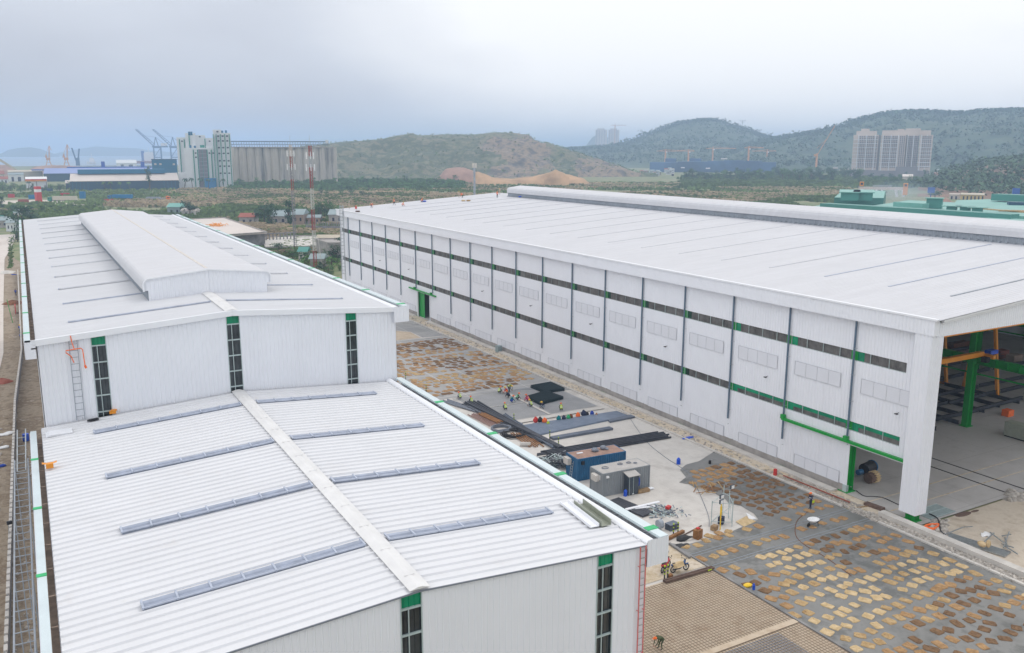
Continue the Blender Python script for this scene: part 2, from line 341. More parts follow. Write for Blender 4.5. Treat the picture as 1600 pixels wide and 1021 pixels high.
wet = [(50.5, 5), (71.65, 5), (71.65, 76.2), at(1092, 722), at(1073, 727), z6(430, -100), z6(360, -40), z6(440, 60), z6(350, 130), z6(480, 152), z6(560, 200), z6(740, 215), z6(880, 310), z6(960, 350), z6(1010, 410), z6(1170, 440), z6(1340, 540), z6(1400, 620), z6(1200, 715), z6(1000, 800), z6(800, 870), z6(420, 960), (50.5, 59.0)]
sheet('wet_slab', wet, .09, 'g_wet')
sheet('mesh_bed', [(28, 5), (50.3, 5), (50.3, 53.4), (46, 53.4), (28, 53.4)], .09, 'g_lean')
sheet('earth_strip', [(28, 53.8), (50.3, 53.8), (50.3, 58.6), (44, 64), (28, 66)], .09, 'g_strip')
sheet('far_slab', [(51, 113.6), (63, 112.9), (71.6, 108.5), (71.6, 154), (28, 156), (28, 113.8)], .09, 'g_farslab')
sheet('work_bed', [(53.4, 99), (60, 98.3), (70.5, 99.3), (70.5, 108), (63, 112.6), (53.4, 113.2)], .09, 'g_meshbed')
sheet('far_earth', [(28, 156.5), (66.5, 155), (66.8, 161), (61, 168), (60, 190), (28, 196)], .09, 'g_lean')
sheet('grey_patch', [(67, 155), (71.6, 154.6), (71.6, 178), (62, 178), (61.5, 168.6), (67, 161.4)], .09, 'g_farslab')
sheet('wall_strip', [(71.9, 30), (75.0, 30), (75.0, 240), (71.9, 240)], .09, 'g_strip')
sheet('warehouse_floor', [(75.0, 49.9), (174, 49.9), (174, 230), (75.0, 230)], .12, 'g_floor')
sheet('sand_apron', [(75.0, 5), (220, 5), (220, 49.7), (75.0, 49.7)], .09, 'g_sand')
sheet('truck_track', A((-60, 322), (0, 314), (60, 313), (150, 314), (260, 312), (330, 309), (385, 312), (420, 309), (400, 322), (330, 320), (250, 321), (130, 321), (60, 326), (0, 334), (-60, 340)), .12, 'g_track')
sheet('car_park', [(100, 368), (104, 352), (165, 352), (165, 420), (112, 420)], .12, 'g_floor')
sheet('pale_path', A((340, 296), (520, 300), (700, 303), (760, 306), (760, 308), (690, 307), (520, 305), (340, 303)), .12, 'reed_tan')
b = MB(); b.b2(71.62, 71.92, 56.9, 190, .0, .24); b.b2(71.62, 71.92, 5, 52.4, 0, .24); o = b.build('kerb_edge', 'concrete_light'); o['kind'] = 'structure'
b = MB(); b.b2(72.95, 73.85, 5, 53.4, 0, .62); o = b.build('kerb_beam', 'concrete_light'); o['kind'] = 'structure'
b = MB(); b.b2(73.9, 74.9, 60.2, 169.3, 0, .30); b.b2(73.9, 74.9, 176.5, 229, 0, .30); o = b.build('footing', 'concrete_light'); o['kind'] = 'structure'
# slab edge form along the mesh bed
b = MB(); b.b2(50.30, 50.5, 5, 58.5, 0, .2); o = b.build('slab_edge', 'concrete_raw'); o['kind'] = 'structure'

# ------------------------------------------------------------------ ribbed sheet metal
def ribs(mb, P, du, dv, n, u0, u1, lo, hi, pitch, rw, rh, mi=0):
    """sheet from u0..u1 along du; at each u it spans lo(u)..hi(u) along dv; ribs rw wide, rh proud along n"""
    P = Vector(P); du = Vector(du); dv = Vector(dv); n = Vector(n); us = []; k = math.floor(u0/pitch)
    while k*pitch < u1:
        c = k*pitch
        for d, h in ((0, 0), (rw*.28, rh), (rw*.72, rh), (rw, 0)):
            u = c+d
            if u0 < u < u1: us.append((u, h))
        k += 1
    us = [(u0, 0)]+us+[(u1, 0)]; vs = []
    for u, h in us:
        a = P+du*u+n*h; vs.append(a+dv*lo(u)); vs.append(a+dv*hi(u))
    flip = du.cross(dv).dot(n) < 0; fs = []
    for i in range(len(us)-1):
        f = (2*i, 2*i+2, 2*i+3, 2*i+1); fs.append(f[::-1] if flip else f)
    mb.add(vs, fs, mi)

# ------------------------------------------------------------------ the two joined white halls on the left
def hall(x0, x1, y0, y1, ze, zr, xm, name, label, sky_ys, strips, zb, pitch=.65, monitor=None, sky_x=None, zwall=0.0):
    t = thing(name, ((x0+x1)/2, y0, 0), label, 'hall')
    sl_ = lambda x: zr-(zr-ze)*((x-xm)/(x1-xm) if x > xm else (xm-x)/(xm-x0))
    th = .16
    for side, nm in ((-1, 'roof'), (1, 'roof')):
        xa, xb = (x0, xm) if side < 0 else (x1, xm); za = ze; mb = MB(); d = Vector((xb-xa, 0, zr-ze)); Ln = d.length; d.normalize()
        n = Vector((-d.z*side*-1, 0, abs(d.x))); n = Vector((d.z*(1 if side > 0 else -1), 0, abs(d.x)))
        ribs(mb, (xa, 0, za), (0, 1, 0), d, n, y0, y1, lambda u: 0, lambda u: Ln, pitch, .2, .09)
        mb.quad((xa, y0, za-.03), (xb, y0, zr-.03), (xb, y1, zr-.03), (xa, y1, za-.03))
        mb.build('roof', 'white_roof', t)
        sx0, sx1 = (sky_x[0], sky_x[1]) if side < 0 else (sky_x[3], sky_x[2])
        for ys in sky_ys:
            q = MB(); w = .72 if zr < 20 else .26
            def pt(x, dy, dz): return (x, ys+dy, sl_(x)+dz)
            a, b_ = sx0, sx1
            prof = [(-w/2, .10), (-w/2+.12, .19), (-.06, .12), (0, .19), (.06, .12), (w/2-.12, .19), (w/2, .10)]
            for i in range(len(prof)-1):
                q.quad(pt(a, prof[i][0], prof[i][1]), pt(b_, prof[i][0], prof[i][1]), pt(b_, prof[i+1][0], prof[i+1][1]), pt(a, prof[i+1][0], prof[i+1][1]))
            for i in range(len(prof)-1): q.quad(pt(a, prof[i][0], prof[i][1]-.09), pt(b_, prof[i][0], prof[i][1]-.09), pt(b_, prof[i+1][0], prof[i+1][1]-.09), pt(a, prof[i+1][0], prof[i+1][1]-.09))
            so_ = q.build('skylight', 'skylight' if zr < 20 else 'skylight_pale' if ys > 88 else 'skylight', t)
            jn = MB(); k = 0; nj = 7 if zr < 20 else 1
            for j in range(nj+1):
                x = a+(b_-a)*j/nj; jn.add([pt(x-.03, -w/2-.03, .20), pt(x+.05, -w/2-.03, .20), pt(x+.05, w/2+.03, .20), pt(x-.05, w/2+.03, .20), pt(x-.05, -w/2-.03, .1), pt(x+.05, -w/2-.03, .1), pt(x+.05, w/2+.03, .1), pt(x-.05, w/2+.03, .1)], [(0, 1, 2, 3), (4, 5, 1, 0), (7, 6, 2, 3), (4, 0, 3, 7), (5, 1, 2, 6)])
            for e in (-1, 1):
                jn.add([pt(a, e*(w/2+.02), .21), pt(b_, e*(w/2+.02), .21), pt(b_, e*(w/2+.07), .21), pt(a, e*(w/2+.07), .21)], [(0, 1, 2, 3)])
            jn.build('joint_strip', 'skylight_joint', so_)
    c = MB(); w = .5; c.add([(xm-w, y0-.05, sl_(xm-w)+.12), (xm-.1, y0-.05, zr+.2), (xm+.1, y0-.05, zr+.2), (xm+w, y0-.05, sl_(xm+w)+.12), (xm-w, y1, sl_(xm-w)+.12), (xm-.1, y1, zr+.2), (xm+.1, y1, zr+.2), (xm+w, y1, sl_(xm+w)+.12)], [(0, 1, 5, 4), (1, 2, 6, 5), (2, 3, 7, 6), (3, 2, 1, 0)])
    yy = y0+1.2
    while yy < y1: c.box((xm, yy, zr+.205), (.5, .05, .02)); yy += 3.0
    c.build('ridge_cap', 'ridge_cap', t)
    # gable wall
    g = MB(); edges = [x0+.05]
    for a, b_ in strips: edges += [a, b_]
    edges.append(x1-.02)
    for i in range(0, len(edges), 2):
        a, b_ = edges[i], edges[i+1]; ks = [a, b_] if not a < xm < b_ else [a, xm, b_]
        for j in range(len(ks)-1):
            ribs(g, (0, y0+.1, 0), (1, 0, 0), (0, 0, 1), (0, -1, 0), ks[j], ks[j+1], lambda u: zb(u), lambda u: sl_(u)-.02, .33, .1, .035)
    g.build('gable_wall', 'white_clad', t)
    for a, b_ in strips:
        m_ = (a+b_)/2; q = MB(); zt = lambda u: sl_(u)-.03; z0_ = zb(m_)
        zs = zt(m_)-(1.0 if zr > 20 else .75)
        ribs(q, (0, y0+.2, 0), (1, 0, 0), (0, 0, 1), (0, -1, 0), a, b_, lambda u: z0_, lambda u: zs, .26, .06, .03)
        so_ = q.build('strip_window', 'glass_dark', t)
        q = MB(); ribs(q, (0, y0+.18, 0), (1, 0, 0), (0, 0, 1), (0, -1, 0), a, b_, lambda u: zs, lambda u: zt(u), .26, .06, .03)
        q.build('green_pane', 'glass_green', so_)
        q = MB(); z = zs
        while z > z0_-.2: q.box((m_, y0+.13, z), (b_-a, .1, .09)); z -= 1.28
        q.bar((m_-.12, y0+.12, z0_), (m_-.12, y0+.12, zs), .05); q.bar((a+.02, y0+.08, z0_), (a+.02, y0+.08, zt(a)), .05); q.bar((b_-.02, y0+.08, z0_), (b_-.02, y0+.08, zt(b_)), .05)
        q.build('window_frame', 'frame_grey', so_)
    # barge flashing along the gable
    q = MB()
    if zr > 20:
        for a, b_ in ((x0-.05, xm), (xm, x1+.25)):
            q.bar((a, y0-.05, sl_(a)-.10), (b_, y0-.05, sl_(b_)-.10), .24, .44)
        q.build('verge_flashing', 'white_trim', t)
    else:
        for a, b_ in ((x0, xm), (xm, x1)): q.bar((a, y0+.02, sl_(a)-.04), (b_, y0+.02, sl_(b_)-.04), .12, .07)
        q.build('verge_flashing', 'sheet_edge', t)
    # side walls
    for x, nn in ((x0, -1), (x1, 1)):
        q = MB(); ribs(q, (x, 0, 0), (0, 1, 0), (0, 0, 1), (nn, 0, 0), y0+.1, y1, lambda u: 0.0, lambda u: ze-.06, .33, .1, .035); q.build('side_wall', 'white_clad', t)
    q = MB(); ribs(q, (0, y1-.1, 0), (1, 0, 0), (0, 0, 1), (0, 1, 0), x0, x1, lambda u: 0, lambda u: sl_(u)-.05, .6, .1, .035)
    q.build('rear_wall', 'white_clad', t)
    return t, sl_

def gutter_right(t, x, ya, yb, z, drop=1.35):
    # big box gutter: rounded inner lip, trough, sloped outer cap, outer face
    g = MB(); prof = [(x-.02, z-.02)]
    prof = [(x+.02, z+.02), (x+.10, z+.10), (x+.26, z+.16), (x+.44, z+.14), (x+.55, z+.05), (x+.58, z-.12), (x+.58, z-.45), (x+.5, z-.45), (x+.02, z-.3)]
    g.extr(prof[::-1], ya, yb); g.build('gutter_lip', 'white_trim', t, False)
    g = MB(); g.b2(x+.60, x+.86, ya+.02, yb, z-.42, z-.18); g.b2(x+.88, x+1.42, ya, yb, z+.02, z+.16); g.build('gutter', 'gutter_steel', t)
    g = MB(); ribs(g, (x+1.42, 0, 0), (0, 1, 0), (0, 0, 1), (1, 0, 0), ya, yb, lambda u: z-drop, lambda u: z+.02, .33, .1, .03)
    ribs(g, (0, ya-.02, 0), (1, 0, 0), (0, 0, 1), (0, -1, 0), x+.05, x+1.44, lambda u: z-drop, lambda u: z+.14, .33, .1, .03)
    g.quad((x+.05, ya, z-drop), (x+1.42, ya, z-drop), (x+1.42, yb, z-drop), (x+.05, yb, z-drop)); g.build('gutter_fascia', 'white_clad', t)
    y = ya+.9
    while y < yb-.5:
        g = MB(); g.b2(x+.8, x+1.44, y, y+.42, z+.15, z+.19); g.b2(x+1.455, x+1.50, y, y+.42, z-.15, z+.19); g.build('gutter_strap', 'green_strap', t); y += 9.0
def gutter_left(t, x, ya, yb, z, sp=9.0, drop=1.3):
    g = MB(); g.b2(x-.72, x-.34, ya, yb, z-.05, z+.10); g.build('gutter', 'gutter_steel', t)
    g = MB(); g.b2(x-.34, x-.04, ya, yb, z-.60, z-.5)
    y = ya+.8
    while y < yb: g.b2(x-.34, x-.04, y, y+.09, z-.1, z-.04); y += 3.0
    g.build('gutter_trough', 'trough_brown', t)
    g = MB(); g.b2(x-.76, x-.71, ya, yb, z-drop, z-.02); g.b2(x-.7, x-.05, ya, ya+.05, z-drop, z+.08); g.build('gutter_fascia', 'white_clad', t)
    y = ya+2.8
    while y < yb:
        g = MB(); g.b2(x-.775, x-.33, y, y+.32, z+.101, z+.13); g.build('gutter_strap', 'green_strap', t); y += sp

low, sl_low = hall(-.35, 26.45, 32.7, 69.55, 16.62, 17.44, 13.75, 'white_hall', 'lower white hall in the foreground with a pale ribbed roof and grey skylight strips', [38.3, 47.1, 55.95, 65.7], [(12.83, 13.87), (23.41, 24.42)], lambda u: 0.0, sky_x=(2.9, 13.1, 14.4, 24.0))
gutter_right(low, 26.45, 32.7, 69.5, 16.70)
gutter_left(low, -.35, 5, 68.6, 16.66)
up, sl_up = hall(-.1, 27.6, 69.65, 195, 23.08, 24.02, 13.7, 'white_hall', 'taller white hall behind the lower one, with a long raised vent along its ridge', [74.9+9.35*i for i in range(13)], [(3.45, 4.47), (13.22, 14.26), (23.02, 24.0)], lambda u: min(sl_low(max(-.3, min(26.4, u))), 17.5)-.05 if -.35 < u < 26.45 else 0.0, pitch=.5, sky_x=(2.3, 13.0, 14.4, 24.5))
gutter_right(up, 27.25, 69.35, 195, 23.12, 1.25)
gutter_left(up, -.1, 69.6, 195, 23.12, 9.35)
# fill of the taller gable right of the lower hall, and the raised ridge vent
mo = MB(); mx, y0, y1 = 13.9, 79.8, 170.0
def capprof(hw, zt, zp, zl, r=.55):
    pr_ = [(mx-hw, zl)]
    for i in range(5): a_ = math.pi-i*math.pi/8; pr_.append((mx-hw+r+r*math.cos(a_), zt-r+r*math.sin(a_)))
    pr_.append((mx, zp))
    for i in range(5): a_ = math.pi/2-i*math.pi/8; pr_.append((mx+hw-r+r*math.cos(a_), zt-r+r*math.sin(a_)))
    pr_.append((mx+hw, zl)); return pr_
P = capprof(5.45, 25.72, 26.2, 24.62)
for i in range(len(P)-1): mo.quad((P[i][0], y0-.05, P[i][1]), (P[i+1][0], y0-.05, P[i+1][1]), (P[i+1][0], y1, P[i+1][1]), (P[i][0], y1, P[i][1]))
vent = thing('x', (0, 0, 0), None, None); bpy.data.objects.remove(vent)
vo = mo.build('ridge_vent', 'white_roof_big', up, True)
for ya, nn in ((y0, -1), (y1, 1)):
    q = MB()
    def tp(u):
        u_ = max(P[0][0]+.02, min(P[-1][0]-.02, u))
        for i in range(len(P)-1):
            if P[i][0] <= u_ <= P[i+1][0]: return P[i][1]+(P[i+1][1]-P[i][1])*((u_-P[i][0])/max(1e-6, P[i+1][0]-P[i][0]))-.03
        return P[-1][1]
    for a, b_ in ((mx-5.43, mx-5.1), (mx+5.1, mx+5.43)): ribs(q, (0, ya, 0), (1, 0, 0), (0, 0, 1), (0, nn, 0), a, b_, lambda u: 24.65, tp, .33, .1, .035)
    for a, b_ in ((mx-5.1, mx), (mx, mx+5.1)): ribs(q, (0, ya, 0), (1, 0, 0), (0, 0, 1), (0, nn, 0), a, b_, lambda u: sl_up(u), tp, .33, .1, .035)
    q.build('vent_end_panel', 'white_clad', vo)
q = MB()
for x, nn in ((mx-5.1, -1), (mx+5.1, 1)): ribs(q, (x, 0, 0), (0, 1, 0), (0, 0, 1), (nn, 0, 0), y0, y1, lambda u: sl_up(x), lambda u: 24.75, .33, .1, .035)
q.build('vent_side', 'vent_grey', vo)
q = MB()
for i in range(len(P)-1): q.bar((P[i][0], y0-.09, P[i][1]-.02), (P[i+1][0], y0-.09, P[i+1][1]-.02), .1, .14)
q.build('vent_edge_trim', 'white_trim', vo)
q = MB()
y = y0+1
while y < y1: q.b2(mx-.13, mx+.13, y, y+2.1, 26.185, 26.215); y += 2.3
q.build('ridge_joint', 'ridge_stain', vo)

# ------------------------------------------------------------------ roof clutter of the left halls
def ladder(name, label, x, y, z0, z1, w, sp, m1, m2, hooks=False):
    t = thing(name, (x, y, z0), label, 'ladder'); q = MB()
    for e in (0, w): q.bar((x+e, y-.12, z0), (x+e, y-.12, z1), .05)
    q.build('rail', m1, t); q = MB(); z = z0+.3
    while z < z1-.1: q.bar((x, y-.12, z), (x+w, y-.12, z), .035); z += sp
    q.build('rung', m2, t); q = MB(); z = z0+1
    while z < z1:
        for e in (0, w): q.bar((x+e, y-.12, z), (x+e, y+.08, z), .03)
        z += 2.5
    q.build('bracket', m1, t); return t
ladder('wall_ladder', 'red framed access ladder fixed to the gable of the lower white hall', 26.42-.42, 32.75, 2, 16.62, .36, .38, 'red_ladder', 'steel_galv')
ladder('wall_ladder', 'dark steel access ladder on the gable of the taller white hall', 2.0, 69.7, 16.85, 22.9, .55, .5, 'vent_grey', 'vent_grey')
t = thing('safety_hose', (2.2, 69.5, 21.2), 'orange hose looped over the top of the dark wall ladder', 'hose'); q = MB()
q.tube([(2.15, 69.45, 23.3), (2.2, 69.42, 22.8), (2.3, 69.4, 22.35), (2.28, 69.4, 22.25)], .035); q.tube([(2.2, 69.35, 21.3), (2.05, 69.35, 21.8), (1.75, 69.35, 22.1), (1.75, 69.35, 22.25), (2.3, 69.35, 22.3), (2.75, 69.35, 22.33), (2.85, 69.35, 22.2), (2.9, 69.35, 21.0)], .04)
q.tube([(2.9, 69.35, 21.0), (2.96, 69.35, 20.8)], .09); q.build('hose', 'orange_cloth', t)
def onroof(px, py, z=17.1): return at(px, py, z)
t = thing('metal_sheet_stack', onroof(90, 678, 16.75), 'short stack of white ribbed sheets at the far left corner of the lower roof', 'metal sheets'); L0 = t.location; q = MB()
for k in range(3):
    for j in range(5): q.box((L0.x+.1*k+0, L0.y+j*.24-.5, L0.z+.02+.05*k), (1.5, .2, .04)); q.box((L0.x+.1*k, L0.y+j*.24-.5, L0.z+.045+.05*k), (1.5, .07, .05))
q.build('sheet', 'white_trim', t)
o = MB(); c = onroof(78, 731, 16.8)
o.box((c.x, c.y, c.z+.15), (.42, .34, .3)); 
for e, r_ in ((1, .5), (-1, .5)): o.quad((c.x+e*.21, c.y-.17, c.z+.3), (c.x+e*.21, c.y+.17, c.z+.3), (c.x+e*.42, c.y+.2, c.z+.36), (c.x+e*.42, c.y-.2, c.z+.36))
tag(o.build('cardboard_box', 'orange_paint'), 'small open orange carton near the left edge of the lower roof', 'box')
o = MB(); c = onroof(176, 646, 17.0); o.box((c.x, c.y-.1, c.z+.12), (.45, .3, .2)); o.box((c.x+.1, c.y-.1, c.z+.26), (.35, .28, .1), .4); tag(o.build('cardboard_box', 'orange_paint'), 'crumpled orange carton against the taller gable beside its left window strip', 'box')
o = MB(); c = onroof(147, 657, 16.9); o.box((c.x, c.y, c.z+.06), (.6, .3, .12), .3); o.box((c.x-.3, c.y-.1, c.z+.05), (.3, .2, .1), -.3); tag(o.build('tool_bag', 'black'), 'black tool bag lying on the lower roof by the foot of the dark ladder', 'bag')
t = thing('metal_trough', at(925, 805, 16.7), 'grey green folded metal trough lying beside the right gutter of the lower roof', 'metal trough'); q = MB(); a = at(918, 786, 16.8); b_ = at(950, 820, 16.8); a = Vector((25.95, 37.6, 16.80)); b_ = Vector((25.75, 35.3, 16.80)); d = (b_-a).normalized(); s_ = Vector((d.y, -d.x, 0))
a -= d*.8
for w0, w1, h0, h1 in ((-.3, .3, 0, .02), (-.3, -.27, 0, .32), (.27, .3, 0, .32)):
    q.add([a+s_*w0+Vector((0, 0, h0)), a+s_*w1+Vector((0, 0, h0)), b_+s_*w1+Vector((0, 0, h0)), b_+s_*w0+Vector((0, 0, h0)), a+s_*w0+Vector((0, 0, h1)), a+s_*w1+Vector((0, 0, h1)), b_+s_*w1+Vector((0, 0, h1)), b_+s_*w0+Vector((0, 0, h1))], [(0, 1, 2, 3), (4, 5, 6, 7), (0, 1, 5, 4), (1, 2, 6, 5), (2, 3, 7, 6), (3, 0, 4, 7)])
mat('trough_green', (.30, .32, .26), .5); q.build('trough', 'trough_green', t)
q = MB(); a2 = a+s_*.68-d*.5; b2_ = b_+s_*.68-d*.1; 
for w0, w1, h1 in ((-.28, .28, .04), (-.3, -.26, .18), (.24, .28, .18)):
    q.add([a2+s_*w0, a2+s_*w1, b2_+s_*w1, b2_+s_*w0]+[p+Vector((0, 0, h1)) for p in (a2+s_*w0, a2+s_*w1, b2_+s_*w1, b2_+s_*w0)], [(0, 1, 2, 3), (4, 5, 6, 7), (0, 1, 5, 4), (1, 2, 6, 5), (2, 3, 7, 6), (3, 0, 4, 7)])
tag(q.build('folded_trim', 'white_trim'), 'white folded trim piece lying next to the grey green trough', 'metal trim')

# ------------------------------------------------------------------ left side lane: wall, scaffold, clutter
t = thing('boundary_wall', (-4.2, 60, 0), 'low grey block wall running along the dirt lane left of the white halls', 'wall'); q = MB(); y = 20
pts = [(-4.6, 5), (-4.1, 68), (-3.6, 139), (-2.6, 175), (-3.0, 295)]
for i in range(4):
    p, s_ = Vector((*pts[i], 0)), Vector((*pts[i+1], 0)); q.bar(p+Vector((0, 0, .75)), s_+Vector((0, 0, .75)), .18, 1.5)
q.build('wall', 'concrete_raw', t); q = MB()
for i in range(4):
    p, s_ = Vector((*pts[i], 0)), Vector((*pts[i+1], 0)); n = int((s_-p).length/1.3)
    for k in range(n): c = p.lerp(s_, k/n); q.box((c.x, c.y, 1.55), (.26, .95+random.uniform(-.1, .1), .14), random.uniform(-.03, .03))
q.build('coping', 'concrete_light', t)
t = thing('scaffold', (-1.6, 45, 0), 'galvanised scaffold walkway hung beside the left gutter of the lower hall', 'scaffold'); q = MB()
for x in (-2.15, -1.35):
    q.tube([(x, 20, 15.6), (x, 66, 15.6)], .045)
    for y in range(20, 67, 9): q.tube([(x, y, 0), (x, y, 15.6)], .035)
y = 20
while y < 66: q.bar((-2.15, y, 15.62), (-1.35, y, 15.62), .045, .04); y += 1.05
q.build('walkway_frame', 'vent_grey', t)
q = MB()
for x in (-2.0, -1.5): q.tube([(x, 63.5, 15.6), (x+.2, 66.5, 17.6)], .04)
for k in range(5): q.bar((-2+.2*k/5, 63.5+3*k/5, 15.6+2*k/5), (-1.5+.2*k/5, 63.5+3*k/5, 15.6+2*k/5), .04)
q.build('stair', 'steel_galv', t)
def heap(name, x, y, r, h, m, label, cat, n=22, z=0.05, group=None):
    rings = []; 
    for i in range(6):
        f_ = i/5; rr = r*(1-f_**1.5)+.02; rings.append([(x+rr*(1+.3*noise.noise(Vector((math.cos(a)*2+x, math.sin(a)*2+y, f_))))*math.cos(a), y+rr*(1+.3*noise.noise(Vector((math.cos(a)*2+y, math.sin(a)*2, x))))*math.sin(a), z+h*f_*(1+.25*noise.noise(Vector((a, f_*3, x))))) for a in [2*math.pi*k/n for k in range(n)]])
    q = MB(); q.loft(rings); return tag(q.build(name, m), label, cat, group)
heap('sand_heap', *at(11, 660)[:2], 1.8, .5, 'g_dirt', 'low brown soil heap beside the block wall, below the pale litter', 'soil heap')
heap('soil_heap', *at(20, 475)[:2], 2.2, .9, 'rust', 'rusty brown soil heap left of the block wall near the workers', 'soil heap')
heap('brick_heap', *at(3, 598)[:2], 1.5, .7, 'roof_red', 'red brick rubble heap at the left edge of the photo', 'rubble heap')
heap('litter_heap', *at(10, 427)[:2], 2.6, .8, 'concrete_light', 'grey and white plastic covered heap beside the pale road', 'rubble heap')
for (px, py, s_, m_, lb) in ((10, 680, 1.0, 'white_paint', 'crumpled white plastic sheet by the block wall'), (3, 730, .5, 'blue_cloth', 'small blue rag at the far left edge'), (22, 430, .9, 'blue_cloth', 'blue plastic sheet on the heap beside the pale road'), (5, 701, .8, 'white_paint', 'torn white sack left of the block wall below the pink litter')):
    c = at(px, py); q = MB(); q.ball((c.x, c.y, .15), (s_, s_*.5, .18), 0, 9, 5); o = q.build('plastic_sheet', m_); tag(o, lb, 'plastic sheet')
    for v in o.data.vertices: v.co += Vector((1, 1, .5))*(.25*noise.noise(v.co*2.2))*s_
c = at(41, 690, 0); q = MB(); q.tube([(c.x, c.y, .1), (c.x, c.y, 1.0)], .38, 12); q.tube([(c.x, c.y, .4), (c.x, c.y, .46)], .4, 12); tag(q.build('blue_drum', 'blue_plastic'), 'blue plastic drum standing in the trench beside the scaffold', 'drum')
q = MB(); c = at(97/3.925, 440+195/3.925); q.box((c.x, c.y, 1.0), (.15, 3.2, 1.8)); tag(q.build('hoarding_panel', 'red_paint'), 'red panel leaning on the block wall', 'panel')
q = MB(); c = at(20, 505); q.bar((c.x, c.y, 0), (c.x-.6, c.y+1, 5), .12); tag(q.build('marker_post', 'green_paint'), 'tall green post leaning by the block wall', 'post')
t = thing('floodlight', at(16, 860), 'black floodlight on a thin post beside the block wall', 'floodlight'); c = t.location; q = MB(); q.tube([(c.x, c.y, 0), (c.x+.1, c.y, 2.6)], .03); q.build('post', 'steel_galv', t); q = MB(); q.box((c.x+.2, c.y, 2.7), (.4, .25, .3), .3); q.build('lamp_head', 'black', t)
# ------------------------------------------------------------------ the big white warehouse on the right
WX, YA, YB = 75.2, 49.9, 229.5
BAY = [59.5+9.02*k for k in range(19)]
wh = thing('warehouse', (WX, 140, 0), 'huge white warehouse on the right with two dark window bands, its near end open', 'warehouse')
SL, RX = .068, 123.6
zroof = lambda x: 20.9+SL*(min(x, 2*RX-x)-74.4)
# roof: two slopes with ribs running down the slope
for side in (-1, 1):
    q = MB(); xa = 74.45 if side < 0 else 2*RX-74.45; d = Vector((RX-xa, 0, zroof(RX)-zroof(xa))); Ln = d.length; d.normalize(); n = Vector((d.z*side, 0, abs(d.x)))
    ribs(q, (xa, 0, zroof(xa)), (0, 1, 0), d, n, YA-.1, YB, lambda u: 0, lambda u: Ln, .5, .14, .022)
    q.quad((xa, YA-.1, zroof(xa)-.06), (RX, YA-.1, zroof(RX)-.06), (RX, YB, zroof(RX)-.06), (xa, YB, zroof(xa)-.06)); q.build('roof', 'white_roof_big', wh)
q = MB(); q.b2(74.2, 74.62, YA, YB+.2, 20.82, 21.0); q.build('gutter', 'white_trim', wh)
for i, ys in enumerate([55.5]+[b+3.6 for b in BAY[:-1]]):
    q = MB(); x0, x1 = 84.4, 117.6
    q.bar((x0, ys, zroof(x0)+.04), (x1, ys, zroof(x1)+.04), .22, .06)
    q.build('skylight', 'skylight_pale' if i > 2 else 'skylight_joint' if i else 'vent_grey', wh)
# raised ridge vent
q = MB(); hw = RX-119.2; prof = [(RX-hw, 24.95), (RX-hw, 25.75), (RX-hw+.15, 26.15), (RX-hw+.6, 26.42), (RX, 26.9), (RX+hw-.6, 26.42), (RX+hw-.15, 26.15), (RX+hw, 25.75), (RX+hw, 24.95)]
for i in range(len(prof)-1): q.quad((prof[i][0], 40+10, prof[i][1]), (prof[i+1][0], 50, prof[i+1][1]), (prof[i+1][0], 214.5, prof[i+1][1]), (prof[i][0], 214.5, prof[i][1]))
for ya in (50.0, 214.5): q.add([(x, ya, z) for x, z in prof], [tuple(range(9))])
vo = q.build('ridge_vent', 'white_roof_big', wh)
q = MB()
for x, nn in ((RX-hw+.35, -1), (RX+hw-.35, 1)): ribs(q, (x, 0, 0), (0, 1, 0), (0, 0, 1), (nn, 0, 0), 50.1, 214.4, lambda u: zroof(x), lambda u: 25.6, .6, .25, .06)
q.build('vent_side', 'vent_grey', vo)
q = MB(); y = 51; q.bar((RX-hw+.1, 50.5, zroof(RX-hw)+.08), (RX-hw+.1, 214.2, zroof(RX-hw)+.08), .1, .08)
while y < 214: q.b2(RX-hw-.12, RX-hw+.3, y, y+.25, zroof(RX-hw)+.02, zroof(RX-hw)+.24); y += 1.1
q.build('vent_foot', 'vent_grey', vo)
# long side wall (facing the yard)
zb0, zb1, zt0, zt1 = 7.2, 8.2, 14.87, 15.93
X = (1, 0, 0); Y3 = (0, 1, 0); Z3 = (0, 0, 1)
def wallrib(q, ya, yb, za, zb): ribs(q, (WX, 0, 0), Y3, Z3, (-1, 0, 0), ya, yb, lambda u: za, lambda u: zb, .4, .12, .04)
q = MB(); Y0, Y1 = 52.05, 228.8
ends = 53.35, 227.6
wallrib(q, Y0, Y1, zt1, 19.6); wallrib(q, Y0, Y1, zb1, zt0)
for ya, yb in ((Y0, ends[0]), (ends[1], Y1)): wallrib(q, ya, yb, zt0, zt1); wallrib(q, ya, yb, zb0, zb1)
for ya, yb, z_ in ((Y0, 59.2, 5.7), (169.7, 176.1, 5.7)): wallrib(q, ya, yb, z_, zb0)
wallrib(q, 59.2, 169.7, .95, zb0); wallrib(q, 176.1, Y1, .95, zb0)
q.build('side_wall', 'white_clad', wh)
q = MB(); q.b2(WX-.06, WX+.25, 59.7, 169.2, 0, .93); q.b2(WX-.06, WX+.25, 176.4, Y1, 0, .93); q.build('plinth', 'concrete_wall', wh)
q = MB(); q.b2(WX-.1, WX+.28, 59.2, 59.68, 0, .94); q.build('plinth_end', 'frame_grey', wh)
q = MB(); ribs(q, (WX-.85, 0, 0), Y3, Z3, (-1, 0, 0), YA+.3, YB, lambda u: 19.3, lambda u: 20.85, .4, .12, .035)
